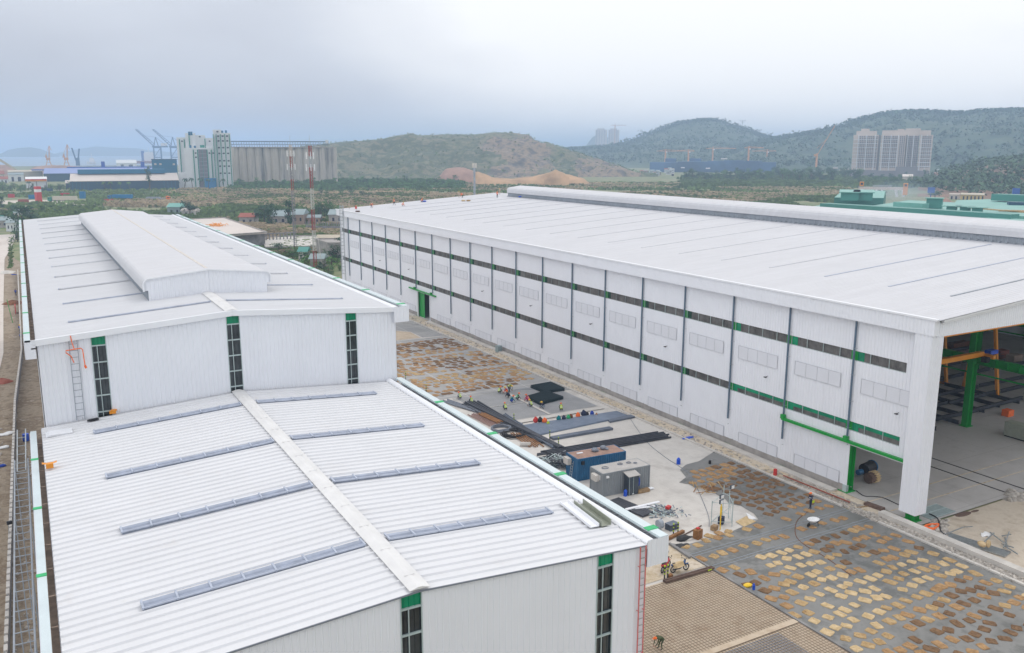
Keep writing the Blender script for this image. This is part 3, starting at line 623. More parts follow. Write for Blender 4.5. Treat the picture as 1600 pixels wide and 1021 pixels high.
q.quad((WX-.85, YA+.3, 19.3), (WX, YA+.3, 19.3), (WX, YB, 19.3), (WX-.85, YB, 19.3)); ribs(q, (0, YA+.3, 0), X, Z3, (0, -1, 0), WX-.85, WX-.1, lambda u: 19.3, lambda u: 20.84, .4, .12, .03)
q.build('eaves_fascia', 'white_clad', wh)
edges = [ends[0]]+BAY+[ends[1]]
for band, (za, zb) in enumerate(((zb0, zb1), (zt0, zt1))):
    for i in range(len(edges)-1):
        a, b_ = edges[i], edges[i+1]
        if b_ <= a+.2: continue
        q = MB(); ribs(q, (WX+.12, 0, 0), Y3, Z3, (-1, 0, 0), a, b_, lambda u: za, lambda u: zb, .26, .05, .03); wo = q.build('window_band', 'translucent_dark', wh)
        q = MB(); w = min(1.0, b_-a)*(1 if band else 1); ribs(q, (WX+.09, 0, 0), Y3, Z3, (-1, 0, 0), b_-w-.1, b_-.1, lambda u: za, lambda u: zb, .26, .05, .02)
        if band == 0 and i < 3: q.quad((WX+.085, a, za+.55), (WX+.085, b_-w-.12, za+.55), (WX+.085, b_-w-.12, zb), (WX+.085, a, zb))
        q.build('green_pane', 'pane_green' if i > 2 else 'glass_green', wo)
        q = MB(); q.bar((WX+.03, a, za+.03), (WX+.03, b_, za+.03), .06); k = 1
        y = a+2.0
        while y < b_: q.bar((WX+.03, y, za), (WX+.03, y, zb), .06); y += 2.25
        q.build('window_frame', 'frame_grey' if i < 5 else 'mullion', wo)
# louvre panels, upper and lower row
for i, by in enumerate([BAY[0]]+BAY[1:]+[BAY[-1]+9.02]):
    for za, zb, off in ((11.6, 13.15, -1.1), (.95, 2.28, -1.9)):
        b1 = by+off; b0 = b1-6.35
        if za < 5 and (b0 < 59.7 or 166 < b1 < 178): continue
        if b0 < 52.2: b0 = 52.2
        if b1 > 228.3: continue
        q = MB(); z = za+.08
        q.b2(WX-.075, WX-.045, b0, b1, za, zb)
        while z < zb-.05:
            q.add([(WX-.08, b0+.05, z), (WX-.08, b1-.05, z), (WX-.115, b1-.05, z-.07), (WX-.115, b0+.05, z-.07)], [(0, 1, 2, 3)]); z += .125
        lo_ = q.build('louvre', 'louver', wh); q = MB()
        for k in range(5): y = b0+(b1-b0)*k/4; q.bar((WX-.1, y, za), (WX-.1, y, zb), .04)
        for z in (za, zb): q.bar((WX-.1, b0, z), (WX-.1, b1, z), .04)
        q.build('louvre_frame', 'louver_line', lo_)
# downpipes
for i, by in enumerate([51.75]+BAY):
    zl = 6.35 if i < 2 or i in (14,) else (3.55 if i != 13 else 6.6)
    q = MB(); q.tube([(WX-.22, by, zl), (WX-.22, by, 19.3)], .115, 8); po = q.build('downpipe', 'pipe_blue', wh); q = MB(); z = zl+1.2
    while z < 19: q.bar((WX-.3, by-.16, z), (WX-.3, by+.16, z), .03); q.bar((WX-.3, by-.28, z+.02), (WX-.05, by-.28, z+.02), .03); z += 2.9
    q.bar((WX-.1, by-.12, zl-.7), (WX-.3, by-.12, zl-.7), .05); q.build('pipe_bracket', 'steel_galv', po)
# small wall lamps
for by, z in ((53.7, 10.7), (62.3, 5.0), (71.5, 10.4), (90, 10.4), (108, 10.4), (126.2, 10.4), (144.3, 10.4), (180.4, 10.3), (198.5, 10.3)):
    if z < 8: continue
    q = MB(); q.bar((WX-.05, by, z), (WX-.4, by, z-.05), .05); q.box((WX-.45, by, z-.08), (.2, .34, .09)); q.build('wall_lamp', 'black', wh)
for by in BAY[:12]:
    q = MB(); q.bar((WX-.1, by-1.0, 1.05), (WX-.32, by-1.0, 1.12), .06, .05); q.build('wall_hook', 'steel_galv', wh)
# corner column box, gable beam
q = MB(); ribs(q, (WX-.75, 0, 0), Y3, Z3, (-1, 0, 0), 50.35, 52.2, lambda u: .95, lambda u: 19.3, .4, .12, .035)
ribs(q, (0, 50.33, 0), X, Z3, (0, -1, 0), 74.42, 76.15, lambda u: .95, lambda u: 19.5, .33, .1, .035)
q.quad((76.15, 50.33, .95), (76.15, 52.2, .95), (76.15, 52.2, 19.4), (76.15, 50.33, 19.4)); q.quad((WX-.75, 52.2, .95), (76.15, 52.2, .95), (76.15, 52.2, 19.4), (WX-.75, 52.2, 19.4)); q.quad((WX-.75, 50.35, .96), (76.15, 50.35, .96), (76.15, 52.2, .96), (WX-.75, 52.2, .96))
q.build('corner_column', 'white_clad', wh)
q = MB(); q.box((75.2, 51.15, .5), (.9, .9, .95)); q.box((75.2, 51.15, .16), (1.3, 1.3, .1))
for e in (-.35, -.12, .12, .35): q.box((75.2+e, 50.66, .55), (.05, .12, .9)); q.box((74.7, 51.15+e, .55), (.12, .05, .9))
q.build('column_base', 'green_paint', wh)
xe = 2*RX-WX
q = MB(); ribs(q, (0, 50.28, 0), X, Z3, (0, -1, 0), 74.9, RX, lambda u: 19.15, lambda u: zroof(u)-.42, .36, .1, .035); ribs(q, (0, 50.28, 0), X, Z3, (0, -1, 0), RX, xe, lambda u: 19.15, lambda u: zroof(u)-.42, .36, .1, .035)
q.b2(76.15, xe-1, 50.3, 50.9, 19.15, 19.25); q.quad((76.2, 50.9, 19.25), (xe, 50.9, 19.25), (xe, 50.9, 20.4), (76.2, 50.9, 20.4)); q.build('gable_panel', 'white_clad', wh)
q = MB()
for a, b_ in ((75.3, RX), (RX, xe)):
    q.bar((a, 50.15, zroof(a)-.18), (b_, 50.15, zroof(b_)-.18), .5, .26); q.bar((a, 50.17, zroof(a)-.44), (b_, 50.17, zroof(b_)-.44), .3, .12)
q.build('verge_flashing', 'white_trim', wh)
q = MB(); q.b2(76.3, xe-1, 50.5, 50.8, 18.95, 19.12); q.build('opening_trim', 'orange_paint', wh)
# rear gable, far side wall
q = MB()
for a, b_ in ((WX, RX), (RX, xe)): ribs(q, (0, YB-.2, 0), X, Z3, (0, 1, 0), a, b_, lambda u: 0, lambda u: zroof(u)-.1, .8, .2, .04)
q.build('rear_wall', 'white_clad', wh)
q = MB(); ribs(q, (xe, 0, 0), Y3, Z3, (1, 0, 0), 50.3, YB, lambda u: 0 if False else 0.0, lambda u: 20.8, .8, .2, .04); q.build('far_side_wall', 'white_clad', wh)
# green columns, runway beams and rafters inside
def hcol(q, x, y, z0, z1, w=1.05, d=.55):
    q.b2(x-w/2, x+w/2, y-d/2, y-d/2+.05, z0, z1); q.b2(x-w/2, x+w/2, y+d/2-.05, y+d/2, z0, z1); q.b2(x-.03, x+.03, y-d/2+.05, y+d/2-.05, z0, z1)
def boxcol(q, x, y, z0, z1): q.b2(x-.5, x-.44, y-.4, y+.4, z0, z1); q.b2(x+.44, x+.5, y-.4, y+.4, z0, z1); q.b2(x-.44, x+.44, y-.04, y+.04, z0, z1); q.b2(x-.7, x+.7, y-.6, y+.6, z0, z0+.08)
for cx in (75.75, 108.6, 138.6, xe-.6):
    for k, y in enumerate([59.6, 68.6]+BAY[2:]) if cx != 108.6 and cx != 138.6 else enumerate([67.3+18.04*k for k in range(9)]):
        q = MB(); z1 = zroof(cx)-1.0
        if cx in (108.6, 138.6): boxcol(q, cx, y, .12, z1); q.box((cx, y-.1, 9.2), (1.5, .9, .7))
        else: boxcol(q, cx, y, .12, z1)
        q.build('column', 'green_paint', wh)
for cx in (76.9, 108.6, 138.6):
    q = MB(); q.b2(cx-.3, cx+.3, 51.5, 228, 9.9, 9.98); q.b2(cx-.3, cx+.3, 51.5, 228, 8.9, 8.98); q.b2(cx-.03, cx+.03, 51.5, 228, 8.98, 9.9); y = 52
    while y < 228: q.b2(cx-.28, cx+.28, y, y+.04, 8.98, 9.9); y += 1.5
    q.b2(cx+.9, cx+1.05, 51.5, 228, 7.2, 7.4); q.build('crane_runway', 'green_paint', wh)
for k, y in enumerate([51.2]+BAY):
    q = MB()
    for a, b_ in ((WX+.3, RX), (RX, xe-.3)): q.bar((a, y, zroof(a)-.75), (b_, y, zroof(b_)-.55), .3, .8)
    q.build('rafter', 'green_paint', wh)
# door head rails and doors
q = MB(); q.bar((WX-.35, 51.2, 6.02), (WX-.35, 68.6, 6.02), .32, .28)
for y in (51.35, 59.55, 68.45): q.box((WX-.35, y, 6.3), (.4, .5, .5))
q.build('door_rail', 'green_paint', wh)
q = MB(); q.bar((WX-.35, 165.9, 6.1), (WX-.35, 180.4, 6.1), .32, .28)
for y in (168.4, 177.4): q.box((WX-.35, y, 6.35), (.4, .5, .5))
q.build('door_rail', 'green_paint', wh)
q = MB(); q.b2(WX+.3, WX+.4, 173.4, 176, .12, 5.7); q.build('door_leaf', 'green_paint', wh)
q = MB(); q.bar((WX-.1, 176.2, 0), (WX-.1, 176.2, 5.7), .25); q.bar((WX-.1, 169.5, 0), (WX-.1, 169.5, 5.7), .2); q.bar((WX-.05, 52.3, 5.68), (WX-.05, 59.1, 5.68), .12); q.build('door_frame', 'white_trim', wh)
# louvre-side cat ladder at the far end
t = thing('cat_ladder', (WX-.9, 223.4, 1.8), 'caged steel ladder up the far end of the warehouse wall', 'ladder'); q = MB()
for e in (-.35, .35): q.tube([(WX-.95, 223.4+e, 1.8), (WX-.95, 223.4+e, 22.3)], .07)
q.build('rail', 'steel_galv', t); q = MB(); z = 2
while z < 21.4: q.bar((WX-.95, 223.05, z), (WX-.95, 223.75, z), .06); z += .5
q.build('rung', 'steel_galv', t); q = MB(); z = 4
while z < 22.4:
    pts = [(WX-.95-1.0*math.sin(a), 223.4-.5*math.cos(a), z) for a in [math.pi*i/6 for i in range(7)]]; q.tube(pts, .035, 4); z += .95
for a in (.25, .5, .75): q.tube([(WX-.95-1.0*math.sin(math.pi*a), 223.4-.5*math.cos(math.pi*a), 4), (WX-.95-1.0*math.sin(math.pi*a), 223.4-.5*math.cos(math.pi*a), 22.3)], .04, 4)
q.build('cage', 'steel_galv', t)

# ------------------------------------------------------------------ inside the open end
t = thing('bridge_crane', (92.5, 66, 9.9), 'orange overhead bridge crane spanning the nearest bay inside the warehouse', 'overhead crane'); q = MB()
q.b2(77, 108.4, 65.75, 66.35, 9.98+.15, 10.75); q.b2(76.7, 77.1, 64.6, 67.5, 10.0, 10.45); q.b2(108.3, 108.8, 64.4, 67.8, 10.0, 10.5); q.build('girder', 'orange_paint', t)
q = MB(); q.b2(109.3, 110.9, 65.4, 66.3, 10.3, 10.8); q.build('hoist', 'blue_plastic', t)
q = MB(); q.b2(107.2, 107.9, 64.6, 65.4, 9.6, 10.3); q.build('motor', 'black', t)
def gantry(y0, lab):
    t = thing('semi_gantry_crane', (125.6, y0, .1), lab, 'gantry crane', None); q = MB()
    for e, f_ in ((-2.75, -1.2), (2.75, 1.2)):
        q.bar((125.6, y0+e, .4), (125.6, y0+f_, 11.2), .42, .42)
        q.bar((125.6, y0+e*1.02, .25), (125.6, y0+e*.8, .4), .4)
    q.bar((125.6, y0-3.2, .3), (125.6, y0+3.2, .3), .4, .4); q.bar((125.6, y0-2, 5.2), (125.6, y0+2, 5.2), .3); q.build('leg_frame', 'orange_paint', t)
    q = MB(); q.b2(110, 127.5, y0-.45, y0+.45, 11.2, 12.3); q.build('girder', 'orange_paint', t); q = MB()
    q.b2(120, 121.5, y0-.9, y0+.9, 12.3, 12.9); q.build('hoist', 'blue_plastic', t); return t
gantry(76.2, 'nearer orange semi gantry crane inside the warehouse, right of the green column'); gantry(84.6, 'farther orange semi gantry crane seen just inside the white corner column')
t = thing('metal_cabinet', (109, 59.5, .12), 'grey green metal cabinet on the warehouse floor at the right edge of the photo', 'cabinet'); q = MB(); q.b2(108.9, 110.4, 53, 62.3, .3, 2.1); q.build('body', 'trough_green', t); q = MB(); q.b2(108.95, 110.3, 53.1, 62.2, .12, .3); q.build('skid', 'black', t)
q = MB()
for k in range(8): q.b2(108.87, 108.90, 53.1+k*1.15, 54.2+k*1.15, .35, 2.05)
for k in range(8): q.b2(108.84, 108.87, 54.0+k*1.15, 54.05+k*1.15, 1.0, 1.3)
q.build('door', 'trough_green', t)
# dark steel sections laid in a grid on the floor
rnd = random.Random(5); n = 0
def ibeam(q, p, d, ln, h=.45, w=.3):
    p = Vector(p); e = p+Vector(d)*ln; u = Vector((0, 0, 1))
    q.bar(p+u*.04, e+u*.04, w, .05); q.bar(p+u*(h/2), e+u*(h/2), .06, h-.1); q.bar(p+u*h, e+u*h, w, .05)
pro = MB(); ibeam(pro, (0, 0, .12), (0, 1, 0), 11.8, .5, .35); b0 = pro.build('steel_beam', 'steel_dark'); tag(b0, 'dark steel beam lying on the shaded warehouse floor', 'steel beam', 'steel beams on the warehouse floor')
spots = [(91+4.2*k+rnd.uniform(-.5, .5), 67.5+rnd.uniform(0, 1), 0) for k in range(5)]+[(112+4.4*k, 70+rnd.uniform(-.5, .8), 0) for k in range(4)]+[(x, y, 1) for y in (69.5, 73.5, 77, 82.5, 88, 94, 99, 106) for x in (90, 102.3, 114, 126.5, 139)]+[(93+5*k, 84+rnd.uniform(-1, 1), 0) for k in range(8)]+[(92+6*k, 98, 0) for k in range(8)]+[(x, y, 1) for y in (112, 120, 129) for x in (92, 105, 118, 131)]
for i, (x, y, o_) in enumerate(spots):
    o = b0 if i == 0 else copy_tree(b0); o.location = (x, y, .6 if o_ else 0); o.rotation_euler = (0, 0, (-math.pi/2 if o_ else 0)+rnd.uniform(-.03, .03))
def boxthing(name, c, d, m, label, cat, rz=0, extra=None):
    q = MB(); q.box((c[0], c[1], c[2]+d[2]/2), d, rz)
    for e in (-.3, .3): q.box((c[0]+e*d[0]*math.cos(rz), c[1]+e*d[0]*math.sin(rz), c[2]+d[2]+.01), (.04, d[1]+.02, .03), rz)
    return tag(q.build(name, m), label, cat)
c = at(1574, 650, .12); boxthing('orange_crate', (c.x, c.y, .12), (1.3, 1.0, .9), 'orange_cloth', 'small orange crate on the warehouse floor near the dark steel grid', 'crate')
for px, py, m_, lb in ((1563, 556, 'roof_red', 'reddish crate deep in the warehouse near the crane legs'), (1584, 563, 'brick', 'brownish crate deep in the warehouse at the right edge'), (1497, 543, 'rust', 'long rusty crate deep in the warehouse behind the orange crane')):
    c = at(px, py+3, .12); boxthing('crate', (c.x, c.y, .12), (5 if 'long' in lb else 2.6, 1.5, 1.4), m_, lb, 'crate')
# floor rails in the warehouse and across the yard
def rail(name, pts, m='steel_dark', w=.14, z=.13, label='', group=None, gap=.0):
    q = MB()
    for e in (-gap/2, gap/2) if gap else (0,):
        p, r_ = Vector((*pts[0], z)), Vector((*pts[1], z)); s_ = (r_-p).normalized().cross(Vector((0, 0, 1)))*e; q.bar(p+s_, r_+s_, w, .06)
    return tag(q.build(name, m), label, 'rail', group)
for y, s_ in ((56.08, 'farther'), (53.35, 'nearer')):
    o = rail('floor_rail', [(50.6, y-.1 if s_ == 'farther' else y), (71.6, y)], 'vent_grey', .05, .085, s_+' of the two dark rails sunk across the wet slab', None, .42)
    rail('floor_rail', [(75.2, y+.25), (172, y+.25)], 'g_strip', .16, .105, s_+' brown rail groove running into the open warehouse from the yard rails')
for x0_, x1_, lb in ((86.2, 88, 'left of the two dark rail lines on the floor in front of the open warehouse end'), (90.5, 92, 'right of the two dark rail lines on the floor in front of the open warehouse end')):
    pass
for px0, py0, px1, py1, lb in ((1455, 716, 1600, 764, 'upper of two thin dark floor rails running out of the warehouse opening'), (1453, 728, 1570, 770, 'lower of two thin dark floor rails running out of the warehouse opening')):
    a, b_ = at(px0, py0, .13), at(px1, py1, .13); xm_ = (a.x+b_.x)/2; rail('floor_rail', [(xm_, 50.2), (xm_, 110)], 'black', .16, .13, lb)
# things by the door
t = thing('welding_machine', at(1357, 742, .12), 'dark round tank machine with blue ends inside the side door', 'machine'); c = t.location; q = MB(); q.tube([(c.x-.9, c.y, c.z+.8), (c.x+.9, c.y+.3, c.z+.8)], .65, 14); q.build('tank', 'black', t); q = MB(); q.tube([(c.x+.85, c.y+.3, c.z+.8), (c.x+1.0, c.y+.32, c.z+.8)], .72, 14); q.build('end_plate', 'blue_container', t); q = MB(); q.tube([(c.x-1.2, c.y, c.z+.6), (c.x-1.9, c.y, c.z+.6)], .32, 8); q.build('motor_housing', 'blue_container', t)
t = thing('cable_drum', at(1362, 754, .12), 'brown cable drum with pale ribbing lying just inside the side door', 'cable drum'); c = t.location; q = MB(); q.tube([(c.x-.7, c.y, c.z+.6), (c.x+.1, c.y, c.z+.6)], .6, 16); q.build('flange', 'wood_dark', t); q = MB()
for k in range(14): a = 2*math.pi*k/14; q.bar((c.x-.1, c.y+.62*math.cos(a), c.z+.62+.62*math.sin(a)), (c.x+.7, c.y+.62*math.cos(a), c.z+.62+.62*math.sin(a)), .14, .08)
q.tube([(c.x-.05, c.y, c.z+.6), (c.x+.65, c.y, c.z+.6)], .56, 14); q.build('slats', 'sack_pale', t)
def cable(name, pts, r, m, label, cat='cable', z=.16):
    P = [at(x, y, z) for x, y in pts]; S = []
    for i in range(len(P)-1):
        p0, p1, p2, p3 = P[max(i-1, 0)], P[i], P[i+1], P[min(i+2, len(P)-1)]
        for k in range(5): u = k/5; S.append(.5*((2*p1)+(p2-p0)*u+(2*p0-5*p1+4*p2-p3)*u*u+(3*p1-p0-3*p2+p3)*u**3))
    S.append(P[-1]); q = MB(); q.tube(S, r, 5); return tag(q.build(name, m), label, cat)
cable('power_cable', [(1338, 767), (1350, 775), (1365, 776), (1380, 778), (1400, 787), (1412, 792)], .05, 'black', 'black power cable snaking from the side door to the white corner column')
cable('water_hose', [(1266, 798), (1258, 803), (1245, 815), (1243, 835), (1255, 850), (1285, 868), (1310, 885), (1330, 900)], .035, 'rust', 'thin brown hose trailing from the standing worker across the wet slab', 'hose', .11)
cable('power_cable', [(985, 655), (1010, 690), (1040, 715), (1060, 728), (1080, 745), (1105, 800), (1108, 823)], .03, 'sheet_edge', 'long thin cable crossing the dry concrete toward the lamp rig', 'cable', .09)
cable('orange_hose', [(1445, 823), (1452, 828), (1464, 824), (1467, 820), (1455, 820), (1446, 822), (1450, 825), (1462, 827)], .12, 'orange_cloth', 'bright orange hose coiled beside the corner column', 'hose', .25)
cable('power_cable', [(1452, 803), (1462, 808), (1467, 815), (1470, 830), (1478, 836)], .07, 'black', 'black cable hanging over the rubble by the corner column', 'cable', .3)
# grating, scrap and boards outside
t = thing('trench_grating', at(1468, 790, .14), 'dark steel grating over a pit beside the corner column', 'grating'); c = t.location; q = MB(); x0, x1, y0, y1 = 76.9, 80.9, 50.2, 52.3
q.b2(x0, x1, y0, y1, .125, .135); q.build('pit', 'black', t); q = MB(); x = x0  # flat black sheet under the bars, painted stand-in for the dark below
while x < x1: q.b2(x, x+.05, y0, y1, .14, .2); x += .17
for y in (y0, (y0+y1)/2, y1): q.b2(x0, x1, y, y+.07, .14, .22)
q.build('bars', 'frame_grey', t)
def boards(name, pxs, m, label, cat='boards', w=.3, z=.1, n=1, dz=.06, gap=.0):
    q = MB(); a, b_ = at(*pxs[0], z), at(*pxs[1], z); s_ = (b_-a).normalized().cross(Vector((0, 0, 1)))
    for k in range(n): o_ = s_*((k-(n-1)/2)*(w+gap)); q.bar(a+o_+Vector((0, 0, dz*.5+.01*k)), b_+o_+Vector((0, 0, dz*.5+.01*k)), w, dz)
    return tag(q.build(name, m), label, cat)
boards('plank', [(1352, 788), (1380, 798)], 'wood_dark', 'dark channel beam lying on the rubble near the side door', 'beam', .35, .1, 2, .25)
boards('plank', [(1340, 794), (1365, 790)], 'wood', 'short yellowish plank in the rubble near the side door', 'plank', .15, .1, 1, .08)
boards('steel_channel', [(1224, 744), (1328, 786)], 'rust', 'long thin red rail bar lying along the foot of the warehouse wall', 'steel bar', .12, .3, 1, .12).data.materials[0] = MATS['roof_red']
boards('formwork_panels', [(1480, 838), (1575, 868)], 'steel_galv', 'slatted grey formwork panels on the sand beside the kerb beam', 'formwork', .16, .1, 6, .12, .12)
boards('formwork_panels', [(1476, 840), (1496, 846)], 'grey_container', 'flat grey steel plate by the kerb beam', 'plate', 1.1, .1, 1, .08)
t = thing('scrap_bars', at(1555, 850), 'tangle of crossed metal bars and struts on the sand at the right edge', 'scrap'); c = t.location; q = MB()
for (x0_, y0_, x1_, y1_) in ((1470, 838, 1505, 824), (1505, 824, 1520, 823), (1547, 832, 1568, 848), (1532, 852, 1553, 833), (1568, 856, 1577, 831), (1565, 838, 1580, 835), (1568, 852, 1590, 866), (1570, 840, 1575, 858), (1565, 850, 1584, 856)): q.bar(at(x0_, y0_, .25), at(x1_, y1_, .55), .1, .08)
q.build('bar', 'steel_galv', t)
q = MB(); c = at(1533, 862); q.ball((c.x, c.y, .75), (.3, .45, .28), 0, 7, 5); q.ball((c.x+.25, c.y-.45, .9), (.2, .22, .4), 0, 7, 5); o = tag(q.build('cement_bag', 'sack_pale'), 'open cement bags on the kerb beam at the right', 'bag')
c = at(1540, 838); q = MB(); q.ball((c.x, c.y, .15), (.6, .35, .14), 0, 12, 6); o = tag(q.build('plastic_sheet', 'white_paint'), 'crumpled white plastic on the formwork panels', 'plastic sheet')
for v in o.data.vertices: v.co += Vector((1, 1, 1))*.2*noise.noise(v.co*2.5)
q = MB(); c = at(1505, 805); q.ball((c.x, c.y, .02), (1.6, .55, .12), 0, 12, 4); q.ball((c.x+1.8, c.y-.1, .02), (.9, .3, .1), 0, 9, 4); o = q.build('mud_patch', 'wood_dark'); o['kind'] = 'structure'
# rubble as stuff
q = MB(); rr = random.Random(3)
def stone(x, y, z, s_):
    vs = [(x+s_*rr.uniform(.6, 1.1)*a, y+s_*rr.uniform(.6, 1.1)*b_, z+s_*rr.uniform(.5, 1)*c_) for a, b_, c_ in ((-1, -1, 0), (1, -1, 0), (1, 1, 0), (-1, 1, 0), (-.6, -.5, 1), (.6, -.6, 1), (.5, .6, 1), (-.6, .5, 1))]
    q.add(vs, [(4, 5, 6, 7), (0, 1, 5, 4), (1, 2, 6, 5), (2, 3, 7, 6), (3, 0, 4, 7)])
for k in range(1500): stone(rr.gauss(72.45, .33), rr.uniform(34, 56), .08, rr.choice((.06, .09, .12, .2)))
for k in range(700): stone(rr.uniform(71.95, 73.9), rr.uniform(56, 66), .1, rr.choice((.05, .08, .12)))
for k in range(900): stone(rr.uniform(71.95, 73.8), rr.uniform(66, 200), .1, rr.choice((.06, .1, .14)))
for k in range(220): p = at(rr.uniform(1455, 1480), rr.uniform(815, 845)); stone(p.x, p.y, .1, rr.choice((.1, .15, .25)))
for k in range(60): p = at(rr.uniform(1570, 1600), rr.uniform(768, 785)); stone(p.x, p.y, .1, rr.choice((.12, .2, .35)))
for k in range(500): stone(rr.uniform(-4, -.8), rr.uniform(30, 120), .05, rr.choice((.06, .1, .16)))
for k in range(500): stone(rr.uniform(-16, -5), rr.uniform(60, 150), .05, rr.choice((.06, .1, .2)))
tag(q.build('rubble', 'gravel'), 'loose stones and broken concrete along the slab edges', 'rubble', None, 'stuff')
# ------------------------------------------------------------------ containers in the yard
def container(c, rz, L_, Wd, Hh, wall, roof, name, label):
    t = thing(name, c, label, 'container'); q = MB()
    hx, hy = L_/2, Wd/2; O = Vector(c); co, si = math.cos(rz), math.sin(rz)
    T = lambda x, y, z: (O.x+co*x-si*y, O.y+si*x+co*y, O.z+z)
    def side(p, du, n, ln):
        D = Vector((co*du[0]-si*du[1], si*du[0]+co*du[1], 0)); NN = Vector((co*n[0]-si*n[1], si*n[0]+co*n[1], 0))
        ribs(q, T(*p), D, (0, 0, 1), NN, .08, ln-.08, lambda u: .12, lambda u: Hh-.08, .30, .17, .045)
    side((-hx, -hy, 0), (1, 0), (0, -1), L_); side((-hx, hy, 0), (1, 0), (0, 1), L_); side((-hx, -hy, 0), (0, 1), (-1, 0), Wd); side((hx, -hy, 0), (0, 1), (1, 0), Wd)
    q.build('body', wall, t); q = MB()
    for x in (-hx, hx):
        for y in (-hy, hy): q.bar(T(x, y, 0), T(x, y, Hh), .14)
    for z in (.07, Hh-.04):
        for y in (-hy, hy): q.bar(T(-hx, y, z), T(hx, y, z), .13)
        for x in (-hx, hx): q.bar(T(x, -hy, z), T(x, hy, z), .13)
    q.build('frame', wall, t); q = MB(); n = int(L_/.3)
    for i in range(n):
        x = -hx+L_*(i+.5)/n; q.add([T(x-.15, -hy, Hh+.02), T(x-.02, -hy, Hh+.035), T(x+.15, -hy, Hh+.02), T(x-.15, hy, Hh+.02), T(x-.02, hy, Hh+.035), T(x+.15, hy, Hh+.02)], [(0, 1, 4, 3), (1, 2, 5, 4)])
    q.build('roof', roof, t); return t, T
# grey one
a, b_ = at(941, 777.5), at(1014, 762.5); gl = 6.06; rz = math.atan2(b_.y-a.y, b_.x-a.x); dirx = Vector((math.cos(rz), math.sin(rz), 0)); diry = Vector((-dirx.y, dirx.x, 0))
cc = a+dirx*3.03+diry*1.22; cc.z = .06
t, T = container(tuple(cc), rz, 6.06, 2.44, 2.6, 'grey_container', 'grey_roof', 'site_container', 'grey office container with a dark entrance booth on its long side')
q = MB(); ox = -.35
for (x0, x1, y0, y1, z0, z1) in ((ox, ox+.05, -2.2, -1.3, 0, 2.15), (ox+1.25, ox+1.3, -2.2, -1.3, 0, 2.15), (ox, ox+1.3, -2.22, -2.17, 0, 2.15)):
    P = [T(x, y, z) for z in (z0, z1) for x, y in ((x0, y0), (x1, y0), (x1, y1), (x0, y1))]; q.add(P, [(3, 2, 1, 0), (4, 5, 6, 7), (0, 1, 5, 4), (1, 2, 6, 5), (2, 3, 7, 6), (3, 0, 4, 7)])
bo = q.build('entrance_booth', 'dark_booth', t); q = MB(); P = [T(ox-.12, -2.4, 2.16), T(ox+1.42, -2.4, 2.16), T(ox+1.42, -1.2, 2.4), T(ox-.12, -1.2, 2.4)]; q.add(P+[(p[0], p[1], p[2]+.05) for p in P], [(3, 2, 1, 0), (4, 5, 6, 7), (0, 1, 5, 4), (1, 2, 6, 5), (2, 3, 7, 6), (3, 0, 4, 7)]); q.build('booth_roof', 'grey_roof', bo)
q = MB(); q.bar(T(ox+.62, -2.24, .05), T(ox+.62, -2.24, 2.1), .05, .03); q.bar(T(ox+.1, -2.24, .05), T(ox+.1, -2.24, 2.1), .04, .03); q.build('door_edge', 'frame_grey', bo)
q = MB(); c = T(ox+1.5, -1.9, 1.25); q.ball(c, (.2, .18, .55), 0, 8, 6); o = tag(q.build('blue_jacket', 'blue_cloth'), 'blue jacket hanging beside the booth of the grey container', 'jacket')
q = MB(); c = T(-3.35, -.2, 1.95); q.box(c, (.45, .95, .7), rz); q.tube([T(-3.59, -.3, 1.95), T(-3.61, -.3, 1.95)], .26, 12); ac = q.build('air_conditioner', 'concrete_light', t)
q = MB(); q.box(T(-2.5, -1.32, 2.2), (.3, .25, .2), rz); q.box(T(-2.5, -1.42, 2.14), (.36, .12, .05), rz); q.build('lamp', 'white_paint', t)
q = MB(); P = [T(-3.09, .75-1.2, 2.3), T(-3.09, .35-1.2, 2.3), T(-3.09, .35-1.2, 1.75), T(-3.09, .75-1.2, 1.75)]; q.add(P, [(0, 1, 2, 3)]); q.build('notice_board', 'white_paint', t)
for x, y, r_ in ((-1.9, .1, .4), (.2, .35, .33), (1.3, .3, .28), (1.9, -.1, .22)):
    q = MB(); 
    for k in range(2): q.tube([T(x+(r_-.05*k)*math.cos(a_), y+(r_-.05*k)*.8*math.sin(a_), 2.68+.03*k) for a_ in [2*math.pi*i/14 for i in range(15)]], .03, 4)
    tag(q.build('cable_coil', 'sheet_edge'), 'thin cable coil lying on the grey container roof, %s' % {-1.9: 'nearest its left end', .2: 'the dark one at its middle', 1.3: 'second from its right end', 1.9: 'nearest its right end'}[x], 'cable')
# blue one
b0 = at(902.5, 753); rb = rz-.02; dx = Vector((math.cos(rb), math.sin(rb), 0)); dy = Vector((-dx.y, dx.x, 0)); cb = b0+dx*3.1+dy*1.22; cb.z = .06
t, T2 = container(tuple(cb), rb, 6.3, 2.44, 2.6, 'blue_container', 'rust_roof', 'site_container', 'blue container with a rusty brown roof behind the grey one')
q = MB(); q.box(T2(-3.5, .5, 1.95), (.5, 1.0, .75), rb); q.build('air_conditioner', 'concrete_light', t)
q = MB(); q.box(T2(-2.5, -1.3, 2.1), (.35, .22, .4), rb); q.build('vent_hood', 'black', t)
for x, l in ((-.1, 'left'), (1.2, 'right')): q = MB(); q.ball(T2(x, .2+.2*x, 2.82), (.42, .38, .26), 0, 9, 5); q.ball(T2(x+.25, .1, 2.75), (.25, .3, .15), 0, 7, 4); tag(q.build('covered_bundle', 'sheet_edge'), 'dark wrapped bundle on the rusty container roof, the %s one of two' % l, 'bundle')
q = MB(); q.box(T2(-2.0, .3, 2.68), (.75, .25, .06), rb); tag(q.build('flat_panel', 'white_trim'), 'small pale panel on the rusty container roof', 'panel')
